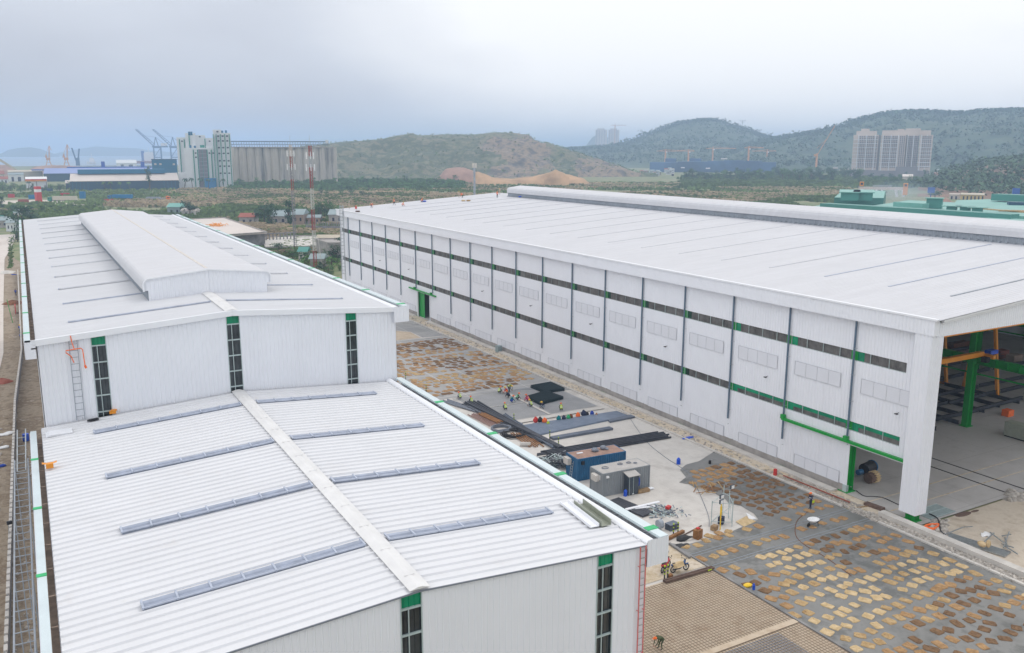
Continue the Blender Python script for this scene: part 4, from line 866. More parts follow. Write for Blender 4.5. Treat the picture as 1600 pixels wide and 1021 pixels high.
q = MB(); a, b_ = T2(-3.6, -.6, 0), T2(-3.2, -.4, 2.1)
for e in (0, .4): q.bar(Vector(a)+Vector((0, e, 0)), Vector(b_)+Vector((0, e, 0)), .05)
for k in range(1, 7): p = Vector(a).lerp(Vector(b_), k/7); q.bar(p, p+Vector((0, .4, 0)), .04)
tag(q.build('step_ladder', 'steel_galv'), 'light metal ladder leaning on the end of the blue container', 'ladder')
q = MB(); c = at(977, 776); q.tube([(c.x, c.y, .06), (c.x, c.y, .62)], .2, 12); q.tube([(c.x, c.y, .62), (c.x, c.y, .8)], .2, 12, r2=.07); tag(q.build('water_jug', 'blue_plastic'), 'blue water jug standing before the dark booth', 'jug')
q = MB(); c = at(1060, 726); q.tube([(c.x, c.y, .06), (c.x, c.y, .65)], .24, 12); q.tube([(c.x, c.y, .65), (c.x, c.y, .85)], .24, 12, r2=.08); tag(q.build('water_jug', 'blue_plastic'), 'blue water jug alone on the dry concrete', 'jug')
boards('white_planks', [(986, 772), (1020, 763)], 'white_trim', 'white board lying along the foot of the grey container', 'boards', .22, .12, 2, .1)
for (px, py, l) in ((1000, 771, 'left'), (1009, 769, 'right')): c = at(px, py); boxthing('wooden_crate', (c.x, c.y, .06), (.75, .5, .35), 'wood', 'small tan crate by the grey container, the %s one of two' % l, 'crate', rz)
boards('white_planks', [(978, 797), (1030, 785)], 'white_trim', 'long white board crossing the dark steel strips below the grey container', 'boards', .35, .3, 1, .1)
boards('white_planks', [(992, 796), (1030, 791)], 'white_trim', 'shorter white board lying next to the long one below the grey container', 'boards', .3, .2, 1, .1)
boards('steel_strips', [(958, 783), (1013, 806)], 'steel_dark', 'dark steel strips piled beside the roof gutter below the grey container', 'steel strips', .3, .06, 5, .2, .05)
boards('steel_strips', [(955, 790), (985, 800)], 'steel_grey', 'blue grey steel strips under the dark pile below the grey container', 'steel strips', .3, .06, 3, .15, .05)
# tarp, steel sheets and pipe stacks
def poly_slab(name, pts, z0, z1, m, label, cat, group=None): q = MB(); q.prism([(p[0], p[1]) for p in pts], z0, z1); return tag(q.build(name, m), label, cat, group)
P = [at(812, 668), at(842, 682), at(982, 652), at(964, 645)]
poly_slab('tarpaulin', P, .06, .22, 'tarp', 'wide blue grey tarpaulin over stacked sheets across the middle of the yard', 'tarpaulin')
q = MB(); n = 34
for i in range(n):
    f_ = i/n; a = P[0].lerp(P[1], f_); b_ = P[3].lerp(P[2], f_); q.bar((a.x, a.y, .235), (b_.x, b_.y, .235), .09, .05)
tag(q.build('steel_sheets', 'tarp'), 'rows of thin blue grey steel purlins laid over the tarpaulin', 'steel purlins')
poly_slab('steel_purlins', [at(950, 659), at(953, 662), at(992, 654), at(985, 651)], .06, .3, 'steel_grey', 'short stack of grey purlins at the right end of the tarpaulin', 'steel purlins')
boards('steel_purlins', [(862, 687), (955, 671)], 'steel_grey', 'two long grey purlins lying in front of the tarpaulin', 'steel purlins', .4, .06, 2, .3, .08)
q = MB(); pr_ = random.Random(9)
a, b_ = at(838, 716), at(1042, 681)
for k in range(11):
    s_ = Vector((0, 1, 0))*(-1.2+.24*k); j = pr_.uniform(0, .12); q.tube([a.lerp(b_, j)+s_+Vector((0, 0, .2+.14*(k % 2))), b_.lerp(a, pr_.uniform(0, .04))+s_+Vector((0, 0, .2+.14*(k % 2)))], .11, 6)
tag(q.build('long_pipes', 'steel_dark'), 'bundle of very long dark pipes running behind the blue container', 'pipes')
def pipes(name, s0, s1, n, r_, m, label, spread, layers=1, curve=0, z=.12):
    q = MB(); a, b_ = at(*s0), at(*s1); d = (b_-a).normalized(); s_ = d.cross(Vector((0, 0, 1)))
    for L_ in range(layers):
        for k in range(n):
            o_ = s_*((k-(n-1)/2)*spread+L_*spread*.4); z_ = z+r_+L_*r_*1.7; e = pr_.uniform(-.5, .5); pts = []
            for j in range(7): u = j/6; pts.append(a.lerp(b_, u)+o_*(1-.5*curve*u)+s_*curve*math.sin(u*3.1+k*.4)*.5+d*e+Vector((0, 0, z_)))
            q.tube(pts, r_, 6)
    return tag(q.build(name, m), label, 'pipes')
pipes('dark_pipes', (740, 632), (878, 706), 5, .13, 'steel_dark', 'dark pipes in a long slanting row from the squatting workers to the blue container', .36, 2, .7)
pipes('dark_pipes', (697, 628), (812, 665), 4, .11, 'sheet_edge', 'dark pipes at the far left end of the pipe pile, by the roof gutter', .3, 1, .5)
pipes('dark_pipes', (728, 634), (850, 694), 3, .14, 'steel_dark', 'thickest dark pipes, left of the slanting row', .45, 1, .3)
pipes('dark_pipes', (788, 652), (868, 703), 4, .10, 'steel_grey', 'greyish pipes between the hose coils and the slanting dark row', .3, 2, .3)
pipes('rusty_pipes', (741, 650), (776, 668), 6, .07, 'plank_pink', 'reddish brown rods lying by the gutter above the black hose coils', .3, 1)
pipes('rusty_pipes', (753, 650), (782, 664), 5, .09, 'rust_pipe', 'yellowish rusty rods beside the reddish ones', .22, 2)
pipes('rusty_pipes', (808, 679), (838, 700), 6, .085, 'rust_pipe', 'rusty brown pipes with open ends below the black hose coils', .33, 1)
q = MB(); c = at(821, 698); q.tube([(c.x-.5, c.y+.4, .3), (c.x+.5, c.y-.4, .3)], .3, 8); tag(q.build('grey_roll', 'concrete_light'), 'short grey roll at the end of the rusty pipes', 'roll')
for px, py, r_, lb in ((783, 673, 1.35, 'neat round black hose coil beside the roof gutter'), (804, 680, 1.9, 'loose tangled black hose coil right of the neat one')):
    c = at(px, py); q = MB()
    for k in range(9 if r_ > 1.5 else 12):
        rr_ = r_*(1-.045*k) if r_ > 1.5 else r_-.05*(k % 4); z_ = .15+.09*(k//3); dxx = pr_.uniform(-.35, .35) if r_ > 1.5 else 0; q.tube([(c.x+dxx+rr_*math.cos(a_), c.y+dxx*.6+rr_*math.sin(a_)*.95, z_+.12*math.sin(a_*2+k)) for a_ in [2*math.pi*i/20 for i in range(21)]], .06, 5)
    tag(q.build('hose_coil', 'black' if r_ > 1.5 else 'sheet_edge'), lb, 'hose')
# stacks of rebar mesh
def meshmat(name, pts, label, h=.5, step=.22):
    q = MB(); a, b_, c, d = [Vector((p[0], p[1], 0)) for p in pts]
    nl = 7
    for l in range(nl):
        z_ = .1+h*l/nl+.0; jx = pr_.uniform(-.12, .12); nu = int((b_-a).length/step); nv = int((d-a).length/step)
        for i in range(nu+1): u = i/nu; q.bar(a.lerp(b_, u)+Vector((jx, jx, z_)), d.lerp(c, u)+Vector((jx, jx, z_)), .05, .04)
        for i in range(nv+1): u = i/nv; q.bar(a.lerp(d, u)+Vector((jx, jx, z_+.03)), b_.lerp(c, u)+Vector((jx, jx, z_+.03)), .05, .04)
    return tag(q.build(name, 'mesh_green'), label, 'mesh stack')
mat('mesh_green', (.022, .045, .055), .6, .2, .3, 2)
pts = [at(828, 612), at(842, 620), at(882, 612), at(860, 603)]
meshmat('mesh_stack', [at(829, 602.5, .5), at(851, 611.6, .5), at(882, 607, .5), at(860, 597, .5)], 'farther square stack of dark welded wire mesh beside the yard edge')
meshmat('mesh_stack', [at(823, 619, .5), at(844, 629.5, .5), at(880, 620, .5), at(853, 610.5, .5)], 'nearer square stack of dark welded wire mesh, by the squatting workers')
# fine mesh laid in the work bed and the large mat in the foreground
def grid(name, x0, x1, y0, y1, step, w, z, m, label, rot=0):
    q = MB(); x = x0
    while x <= x1: q.b2(x-w/2, x+w/2, y0, y1, z, z+.015); x += step
    y = y0
    while y <= y1: q.b2(x0, x1, y-w/2, y+w/2, z+.016, z+.03); y += step
    return tag(q.build(name, m), label, 'reinforcing mesh')
mat('mesh_bar', (.24, .18, .13), .8, .1, .3, 1)
grid('rebar_mat', 28.3, 50.2, 24, 53.2, .30, .035, .13, 'mesh_bar', 'wide reinforcing mesh laid over the tan bed at the bottom of the photo')
for (a_, b_, w_) in (((28.3, 43.2), (50.2, 43.2), .55), ((40.2, 43.2), (40.2, 24), .22)):
    q = MB(); q.bar((*a_, .17), (*b_, .17), w_, .03); o = q.build('bare_strip', 'g_lean'); o['kind'] = 'structure'
grid('rebar_mat', 42.2, 47.6, 38.6, 42.6, .28, .04, .18, 'sheet_edge', 'darker square of reinforcing mesh at the bottom edge of the photo')
grid('rebar_mat', 54, 70.2, 99.4, 112.8, .35, .045, .12, 'vent_grey', 'grey reinforcing mesh the squatting workers are tying')
q = MB()
for a, b_ in (((62, 99), (62, 113)),): q.bar((62, 99.2, .17), (62, 113, .17), .45, .05)
q.bar((50.9+2, 98.2, .17), (70.5, 98.2, .17), 1.1, .06); q.bar((53.5, 106.4, .17), (66, 105.6, .17), .12, .05)
o = q.build('concrete_strip', 'concrete_light'); o['kind'] = 'structure'
# shutter board along the rail at the front
boards('shutter_board', [(1038, 911), (1114, 889)], 'wood_dark', 'long dark brown shutter beam between the rebar mat and the motorbikes', 'beam', .16, .12, 2, .22, .1)
boards('timber_pole', [(1039, 846), (1068, 832)], 'rust_pipe', 'rusty brown beam lying beside the corner of the lower hall gutter', 'beam', .3, .1, 1, .25)
boards('timber_pole', [(1066, 838), (1096, 822)], 'wood_dark', 'thin dark pole on the dry concrete below the scrap heap', 'pole', .08, .1, 1, .08)
boards('shutter_board', [(1046, 851), (1078, 873)], 'concrete_raw', 'dark edge beam from the rusty beam toward the wet slab', 'beam', .2, .1, 1, .2)
# bollards (yellow and dark banded pegs)
q = MB(); q.tube([(0, 0, .06), (0, 0, 1.3)], .06, 8); bl = q.build('marker_peg', 'steel_dark'); tag(bl, None, 'marker peg', 'banded marker pegs in the yard'); q = MB()
for z in (.5, .85, 1.2): q.tube([(0, 0, z), (0, 0, z+.13)], .066, 8)
q.build('yellow_band', 'hivis', bl)
for i, (px, py, lb) in enumerate(((1038, 906, 'banded peg in front of the red motorbike, left of a pair'), (1043, 904, 'banded peg in front of the red motorbike, right of a pair'), (1052, 838, 'banded peg behind the gutter corner, left of a pair'), (1059, 836, 'banded peg behind the gutter corner, right of a pair'), (859, 688, 'banded peg left of the two long grey purlins'), (872.5, 699, 'banded peg between the purlins and the blue container'), (803, 661, 'banded peg at the corner of the mesh bed near the pipes'), (634, 594, 'banded peg by the far end of the roof gutter'), (666, 614, 'banded peg by the roof gutter beside the far sacks'))):
    o = bl if i == 0 else copy_tree(bl); o.location = at(px, py); o['label'] = lb
# lamp rig
t = thing('lamp_scaffold', at(1128, 822), 'small scaffold tower carrying three floodlights over the dry concrete', 'scaffold'); q = MB(); c = [at(1112, 822), at(1131, 825.5), at(1143, 823.5), at(1121, 812)]
c = [Vector((p.x, p.y, .07)) for p in (at(1111, 822), at(1143.5, 823.5), at(1138, 811), at(1129, 806))]
for p, h in zip(c, (2.6, 2.9, 2.9, 3.2)): q.tube([p, p+Vector((0, 0, h))], .045, 6)
for i in range(4):
    for z in (.4, 2.4): q.tube([c[i]+Vector((0, 0, z)), c[(i+1) % 4]+Vector((0, 0, z))], .03, 5)
q.tube([c[0]+Vector((0, 0, .3)), c[1]+Vector((0, 0, 2.3))], .025, 4); q.tube([c[1]+Vector((0, 0, .3)), c[2]+Vector((0, 0, 2.3))], .025, 4); q.build('frame', 'frame_grey', t)
q = MB(); m_ = at(1125, 829); q.tube([(m_.x, m_.y, .06), (m_.x, m_.y, 2.9)], .06, 6); q.bar((m_.x, m_.y, 1.6), (m_.x, m_.y, 2.5), .14); q.build('mast', 'yellow_helmet', t)
for p in (Vector((m_.x, m_.y, 3.0)), c[1]*.5+c[2]*.5+Vector((-1.3, 0, 3.0)), c[2]+Vector((.7, .4, 3.1))):
    q = MB(); q.box(p, (.5, .16, .42), .1); l_ = q.build('floodlight', 'dark_booth', t); q = MB(); q.box(p+Vector((0, -.1, 0)), (.4, .04, .32), .1); q.build('lens', 'white_paint', l_)
q = MB(); p = at(1126.5, 820); q.box((p.x, p.y, .5), (.6, .5, .7), .5); q.build('ballast_box', 'navy', t); 
# mixed clutter of the dry yard
def junk(name, px, py, rad, n, ms, label, cat, ln=.7, z=.1):
    t = thing(name, at(px, py), label, cat)
    for j, m_ in enumerate(ms):
        q = MB()
        for k in range(n//len(ms)):
            p = at(px, py)+Vector((pr_.gauss(0, rad*.5), pr_.gauss(0, rad*.5), z+pr_.uniform(0, .3))); a_ = pr_.uniform(0, 3.14); q.bar(p, p+Vector((math.cos(a_), math.sin(a_), pr_.uniform(-.1, .2)))*ln*pr_.uniform(.4, 1), .09, .05)
        q.build('piece', m_, t)
    return t
junk('scrap_heap', 1038, 803, 1.5, 120, ['steel_grey', 'frame_grey'], 'small blue grey heap of scrap strips with a red piece on it', 'scrap')
q = MB(); c = at(1044, 800); q.box((c.x, c.y, .5), (.6, .4, .25), .4); tag(q.build('red_can', 'red_paint'), 'red can on top of the scrap heap', 'can')
junk('board_pile', 1102, 769, 1.6, 22, ['sack_tan', 'rust_pipe'], 'splintered brown boards at the edge of the dry concrete', 'boards', 1.8)
junk('scrap_pile', 870, 722, 1.5, 50, ['steel_galv', 'frame_grey'], 'tangle of light steel frames left of the blue container', 'steel frames', 1.6)
junk('netting_heap', 876, 731, 1.2, 160, ['steel_dark', 'mesh_green'], 'dark heap of netting against the end of the blue container', 'netting', .9, .3)
q = MB(); c = at(1165, 817); q.add([(c.x-1, c.y-.8, .1), (c.x+.9, c.y-.5, .12), (c.x+.8, c.y+.7, .3), (c.x-.9, c.y+.5, .12), (c.x, c.y, .35)], [(0, 1, 4), (1, 2, 4), (2, 3, 4), (3, 0, 4)]); tag(q.build('torn_sack', 'sack_pale'), 'torn pale sack with white lining on the dry patch right of the lamp rig', 'sack')
q = MB(); c = at(1171, 813); q.add([(c.x-.4, c.y-.4, .2), (c.x+.7, c.y-.3, .15), (c.x+.2, c.y+.7, .5)], [(0, 1, 2)]); q.add([(c.x-.4, c.y-.4, .18), (c.x+.7, c.y-.3, .13), (c.x+.2, c.y+.7, .48)], [(2, 1, 0)]); tag(q.build('white_sheet', 'white_paint'), 'white plastic corner on the torn sack', 'plastic sheet')
for px, py, d, m_, lb in ((1116, 829, (.7, .5, .45), 'wood', 'small tan box below the lamp rig'), (1090, 842, (.8, .6, .9), 'rust_pipe', 'upright brown box with a red top between the rusty beam and the slab')): c = at(px, py); boxthing('cardboard_box', (c.x, c.y, .06), d, m_, lb, 'box', .3)
q = MB(); c = at(1090, 841); q.box((c.x, c.y, 1.02), (.3, .3, .1)); tag(q.build('red_bag', 'red_paint'), 'red scrap on top of the upright brown box', 'rag')
for px, py, s_, lb in ((1067, 844, 1.0, 'black bundle of bags beside the dark edge beam'), (1062, 855, .8, 'flat black rubber mat by the dark edge beam')):
    c = at(px, py); q = MB(); q.ball((c.x, c.y, .15), (.8*s_, .5*s_, .3*s_ if s_ == 1 else .08), 0, 8, 5); q.ball((c.x+.6, c.y-.1, .12), (.6*s_, .3*s_, .12), 0, 7, 4); tag(q.build('black_bag', 'black'), lb, 'bag')
q = MB(); c = at(1080, 841); q.ball((c.x-.6, c.y, .1), (.9, .5, .1), 0, 9, 4); tag(q.build('plastic_sheet', 'concrete_light'), 'pale plastic beside the black bundle of bags', 'plastic sheet')
t = thing('compressor', at(1036, 831), 'round grey machine with stacked blue plates behind the gutter corner', 'machine'); c = t.location; q = MB(); q.tube([(c.x-.25, c.y+.5, .6), (c.x+.2, c.y+.5, .6)], .45, 12); q.build('drum', 'vent_grey', t); q = MB()
for k in range(5): q.box((c.x+1.1, c.y, .12+.13*k), (1.2, .8, .07), .1)
q.build('plate', 'steel_grey', t)
q = MB(); c = at(771, 552); q.box((c.x+1.1, c.y, .7), (.9, .9, 1.2), .1); tag(q.build('blue_bin', 'roof_blue_grey'), 'blue grey bin on the soil strip along the warehouse', 'bin')
q = MB(); c = at(1211, 744); q.box((c.x, c.y, .45), (.3, .3, .8)); tag(q.build('red_marker', 'red_paint'), 'small red marker at the slab edge by the warehouse', 'marker')
q = MB(); c = at(1075, 686); q.ball((c.x, c.y, .15), (1.0, .35, .12), 0, 8, 4); tag(q.build('blue_plastic_scrap', 'blue_plastic'), 'bright blue plastic scrap on the soil strip', 'plastic sheet')
q = MB(); c = at(1109, 726); q.tube([(c.x, c.y, .1), (c.x, c.y, .5)], .16, 8); tag(q.build('black_bucket', 'black'), 'small dark bucket on the wet patch', 'bucket')
q = MB(); c = at(1195, 911); q.ball((c.x-28*.0, c.y, .2), (.45, .3, .15), 0, 9, 5); 
c = at(1168, 918); q = MB(); q.ball((c.x, c.y, .2), (.45, .3, .16), 0, 9, 5); tag(q.build('yellow_bag', 'yellow_helmet'), 'bright yellow bag at the slab edge by the rebar mat', 'bag')
c = at(1109, 894); q = MB(); q.box((c.x, c.y, .25), (.6, .2, .08), .2); tag(q.build('yellow_level', 'hivis'), 'yellow tool on the end of the shutter beam', 'tool')
c = at(1177.5, 923); q = MB(); q.tube([(c.x, c.y, .1), (c.x, c.y, .5)], .12, 8); q.tube([(c.x, c.y, .5), (c.x, c.y, .65)], .06, 8); tag(q.build('spray_bottle', 'blue_plastic'), 'blue and white bottle standing by the yellow bag', 'bottle')
c = at(1047, 903); boxthing('cardboard_box', (c.x, c.y, .06), (.4, .3, .25), 'rust_pipe', 'little brown box by the banded pegs and the red motorbike', 'box')
# wheelbarrow
t = thing('wheelbarrow', at(1270, 823), 'white tray wheelbarrow standing on the wet slab between the rails', 'wheelbarrow'); c = t.location; q = MB(); rings = []
for z, r_ in ((.45, .25), (.6, .45), (.78, .62), (.80, .60), (.63, .42), (.5, .22)): rings.append([(c.x+r_*1.1*math.cos(a_), c.y+r_*.85*math.sin(a_), z) for a_ in [2*math.pi*i/14 for i in range(14)]])
q.loft(rings, 0, True); q.build('tray', 'white_paint', t); q = MB(); q.tube([(c.x-.62, c.y-.05, .28), (c.x-.62, c.y+.05, .28)], .2, 12); q.build('wheel', 'rubber', t); q = MB()
for e in (-.28, .28): q.tube([(c.x-.62, c.y+e*.3, .28), (c.x, c.y+e, .45), (c.x+1.0, c.y+e, .7)], .025); q.tube([(c.x+.35, c.y+e, .5), (c.x+.45, c.y+e, .09)], .025)
q.build('frame', 'steel_dark', t)
# row of coloured bags on the tarpaulin edge
for px, py, m_, s_, lb in ((837, 661, 'red_paint', .5, 'red bag with a green top, leftmost bag behind the tarpaulin'), (844, 661, 'black', .5, 'black bag between two red ones behind the tarpaulin'), (851, 662, 'orange_cloth', .48, 'orange red bag right of the black one'), (856.5, 664, 'hivis', .3, 'small yellow green bag on the tarpaulin edge'), (873, 658, 'teal_cloth', .45, 'teal and brown bag left of the dark blue one'), (881, 657, 'navy', .42, 'dark blue bag beside the teal one'), (888, 656, 'green_strap', .42, 'green bag in the middle of the row'), (892, 655, 'rust', .42, 'dark red bag touching the green one'), (903, 653, 'orange_cloth', .45, 'orange strap bag with a dark flap'), (912, 651, 'navy', .55, 'large dark blue rucksack near the right end of the row'), (917.5, 650.5, 'black', .35, 'small black bag right of the large rucksack'), (925, 649.5, 'blue_cloth', .4, 'blue bag near the right end of the row'), (932, 650, 'rust_pipe', .25, 'little brown bag, rightmost on the tarpaulin')):
    c = at(px, py, .06); q = MB(); q.ball((c.x, c.y, .06+s_*.8), (s_*.8, s_*.6, s_*.8), 0, 9, 6); q.ball((c.x, c.y+.1*s_, .06+s_*1.5), (s_*.35, s_*.3, s_*.3), 0, 7, 4); tag(q.build('bag', m_), lb, 'bag', 'bags left along the tarpaulin')

# ------------------------------------------------------------------ motorbikes
def motorbike(loc, rz, m1, label, cover=False):
    t = thing('motorbike', (0, 0, 0), label, 'motorbike', 'motorbikes parked beside the hall corner')
    for x in (-.62, .62):
        q = MB(); pts = [(x+.25*math.cos(a_), 0, .3+.25*math.sin(a_)) for a_ in [2*math.pi*i/18 for i in range(19)]]; q.tube(pts, .05, 6); w_ = q.build('wheel', 'rubber', t)
        q = MB(); q.tube([(x, -.05, .3), (x, .05, .3)], .07, 8)
        for k in range(5): a_ = 2*math.pi*k/5; q.bar((x, 0, .3), (x+.22*math.cos(a_), 0, .3+.22*math.sin(a_)), .025)
        q.build('rim', 'steel_galv', w_)
    q = MB(); rings = []
    for x, z, w, h in ((-.85, .72, .06, .06), (-.6, .68, .14, .12), (-.2, .55, .15, .2), (.1, .48, .13, .2), (.35, .62, .12, .26), (.48, .85, .1, .16), (.5, .98, .06, .05)): rings.append([(x, w*math.cos(a_), z+h*math.sin(a_)) for a_ in [2*math.pi*i/8 for i in range(8)]])
    q.loft(rings); q.box((.62, 0, .6), (.4, .12, .04)); q.build('body', m1, t, True)
    q = MB(); rings = [[(x, w*math.cos(a_), z+.05*math.sin(a_)) for a_ in [2*math.pi*i/8 for i in range(8)]] for x, z, w in ((-.7, .82, .08), (-.4, .8, .14), (-.05, .74, .12), (.08, .72, .05))]; q.loft(rings); q.build('seat', 'black', t)
    q = MB(); q.tube([(.62, 0, .3), (.5, 0, .7), (.42, 0, 1.0)], .035); q.tube([(.3, -.33, 1.02), (.44, -.15, 1.03), (.44, .15, 1.03), (.3, .33, 1.02)], .022); q.tube([(-.1, -.12, .35), (-.8, -.17, .35)], .05); q.tube([(-.15, .1, .3), (.15, .1, .3)], .12); q.build('handlebar', 'steel_dark', t)
    q = MB(); q.ball((.52, 0, .9), (.08, .09, .09), 0, 8, 5); q.build('headlight', 'white_paint', t)
    for e in (-1, 1): q = MB(); q.tube([(.36, e*.27, 1.02), (.34, e*.33, 1.2)], .012, 5); q.ball((.34, e*.33, 1.22), (.02, .06, .05), 0, 7, 4); q.build('mirror', 'black', t)
    t.location = loc; t.rotation_euler = (0, 0, rz); t.scale = (1.08,)*3; return t
c1 = at(1040, 891, .1); c2 = at(1062, 893, .1)
motorbike((c1.x, c1.y, .09), .45, 'car_red', 'red motorbike nearest the hall wall')
motorbike((c2.x, c2.y, .09), -.12, 'car_blue', 'blue and white motorbike with a pale cloth over its seat')
q = MB(); 
for i in range(4):
    pass
rings = [[(c2.x+x, c2.y+w*math.cos(a_), 1.0+.06*math.sin(a_)-.1*abs(x)+(-.25 if abs(math.cos(a_)) > .8 else 0)) for a_ in [2*math.pi*i/10 for i in range(10)]] for x, w in ((-.8, .2), (-.5, .4), (-.1, .42), (.3, .3))]; q.loft(rings); tag(q.build('seat_cloth', 'sack_pale'), 'pale cloth spread over the blue and white motorbike', 'cloth')
c3 = at(1043, 866.5, 1.0); q = MB(); q.ball((c3.x, c3.y, 1.32), (.16, .19, .16), 0, 10, 6); q.ball((c3.x, c3.y, 1.13), (.09, .09, .1), 0, 8, 4); tag(q.build('crash_helmet', 'concrete_light'), 'pale helmet hanging on the mirror of the red motorbike', 'helmet')
# ------------------------------------------------------------------ sacks spread on the slabs
def sack_mesh(seed, mname):
    rs = random.Random(seed); n = 18; o_ = []; i_ = []
    w, l = rs.choice(((rs.uniform(.38, .43), rs.uniform(.52, .60)), (rs.uniform(.42, .48), rs.uniform(.44, .52))))
    for k in range(n):
        a = 2*math.pi*k/n; ca, sa = math.cos(a), math.sin(a); p = rs.choice((.3, .4, .5)); r_ = 1+rs.uniform(-.09, .07)
        x = w*math.copysign(abs(ca)**p, ca)*r_; y = l*math.copysign(abs(sa)**p, sa)*r_; o_.append((x, y)); i_.append((x*.8, y*.85))
    vs = [(x, y, .0) for x, y in o_]+[(x, y, .03) for x, y in o_]+[(x, y, .05+rs.uniform(0, .05)) for x, y in i_]+[(x*.45, y*.5, .04+rs.uniform(0, .07)) for x, y in o_]+[(0, 0, .06)]
    fs = []
    for L_ in range(3):
        for k in range(n): fs.append((L_*n+k, L_*n+(k+1) % n, (L_+1)*n+(k+1) % n, (L_+1)*n+k))
    for k in range(n): fs.append((3*n+k, 3*n+(k+1) % n, 4*n))
    me = bpy.data.meshes.new('sack'); me.from_pydata(vs, [], fs); me.materials.append(MATS[mname]); me.update(); return me
SM = {m: [sack_mesh(i*7+j*31, m) for i in range(6)] for j, m in enumerate(('sack_tan', 'sack_pale', 'sack_brown'))}
mat('sack_mid', (.44, .27, .13), .95, 0, .25, 2.2, col2=(.28, .165, .075), bump=.5, bscale=9); SM['sack_mid'] = [sack_mesh(500+i, 'sack_mid') for i in range(6)]
sr = random.Random(21); sacks = []
def inpoly(x, y, P):
    c = False; n = len(P)
    for i in range(n):
        a, b_ = P[i], P[(i+1) % n]
        if (a[1] > y) != (b_[1] > y) and x < (b_[0]-a[0])*(y-a[1])/(b_[1]-a[1])+a[0]: c = not c
    return c
def toned(x, y, base):
    v = noise.noise(Vector((x*.13, y*.13, base)))+.25*sr.uniform(-1, 1)
    return v
# near slab (beyond the nearer rail toward the camera)
y = 52.4; row = 0
while y > 33:
    x = 51.1+.5*(row % 2)+sr.uniform(-.2, .2)
    while x < 71.0:
        px, py = x+sr.uniform(-.19, .19), y+sr.uniform(-.2, .2)+.12*math.sin(x*.8)
        if sr.random() > .09 and not (x > 70.2 and y > 50):
            v = toned(px, py, 3)+(.25 if (x > 60 and 46 < y < 52.5) else 0)+(.22 if (y < 41 and x > 56) else -.12)
            sacks.append(('near', px, py, 'sack_brown' if v > .34 else 'sack_mid' if v > .12 else 'sack_tan' if v > -.28 else 'sack_pale'))
        x += 1.16+sr.uniform(-.12, .16)
    y -= 1.42+sr.uniform(-.06, .06); row += 1
# between and beyond the rails
for y0, xa, xb in ((54.9, 51, 66), (57.5, 51.2, 60), (55.0, 66.8, 70), (58.1, 54.8, 58.5), (57.6, 60.5, 71)):
    x = xa
    while x < xb:
        if sr.random() > .12: sacks.append(('rails', x+sr.uniform(-.2, .2), y0+sr.uniform(-.2, .2), 'sack_mid' if x > 61 or sr.random() < .2 else 'sack_tan'))
        x += 1.25+sr.uniform(-.1, .2)
# middle field by the warehouse
for r_ in range(11):
    yy = 59.3+1.27*r_; x = max(61.0, 70.9-.0*r_-1.15*9)+(.3*(r_ % 2)); 
    x = 60.2+.35*(r_ % 2)
    while x < 71.2:
        if inpoly(x-.4, yy-.2, wet) and inpoly(x-.4, yy+.4, wet) and not (yy < 61.2 and x < 63.4) and sr.random() > .06: sacks.append(('middle', x+sr.uniform(-.12, .12), yy+sr.uniform(-.15, .15), 'sack_brown' if toned(x, yy, 9) > -.12 else 'sack_mid'))
        x += 1.16
for sx, sy in zip([63.2, 64.4, 65.7, 67, 68.2], [74.3, 73.5, 74.2, 73.4, 72.9]): pass
near_sacks = sorted(sacks, key=lambda s_: math.hypot(s_[1], s_[2]))
far = []
yy = 114.6; row = 0
while yy < 153.5:
    x = 45+.5*(row % 2)
    while x < 71.2:
        lim = 71.2 if yy > 118 else 71.2-(118-yy)*2.2
        if x < lim and sr.random() > .06 and (x-51) % 5.2 > .45 and (yy-108) % 6.4 > .5:
            v = toned(x*.7, yy*.7, 5)+(.45 if (yy > 143 or (x > 62 and 124 < yy < 136)) else 0)
            far.append(('far', x+sr.uniform(-.25, .25), yy+sr.uniform(-.3, .3), 'sack_brown' if v > .3 else 'sack_mid' if v > -.12 else 'sack_tan'))
        x += 1.26+sr.uniform(-.1, .15)
    yy += 1.42; row += 1
TONE = {'sack_tan': 'tan', 'sack_pale': 'very pale', 'sack_mid': 'brownish', 'sack_brown': 'dark wet brown'}
PLACE = {'near': 'on the grey slab right of the reinforcing mesh', 'rails': 'beside the two sunken yard rails', 'middle': 'in the neat field along the warehouse wall', 'far': 'on the far slab behind the squatting workers'}
GZ = {'near': 'near slab', 'rails': 'rail strip', 'middle': 'middle field', 'far': 'far slab'}
ALL = near_sacks+sorted(far, key=lambda s_: math.hypot(s_[1], s_[2])); NI = 300
stuff = MB(); mi = {'sack_tan': 0, 'sack_pale': 0, 'sack_mid': 1, 'sack_brown': 2}
def visible(x, y):
    v = Vector((x, y, .1))-Vector((0, 0, CAM_H)); z = v.dot(FWD); return -30 < 800+F_PX*v.dot(RT)/z < 1630 and 510.5-F_PX*v.dot(UP)/z < 1045
cnt = 0
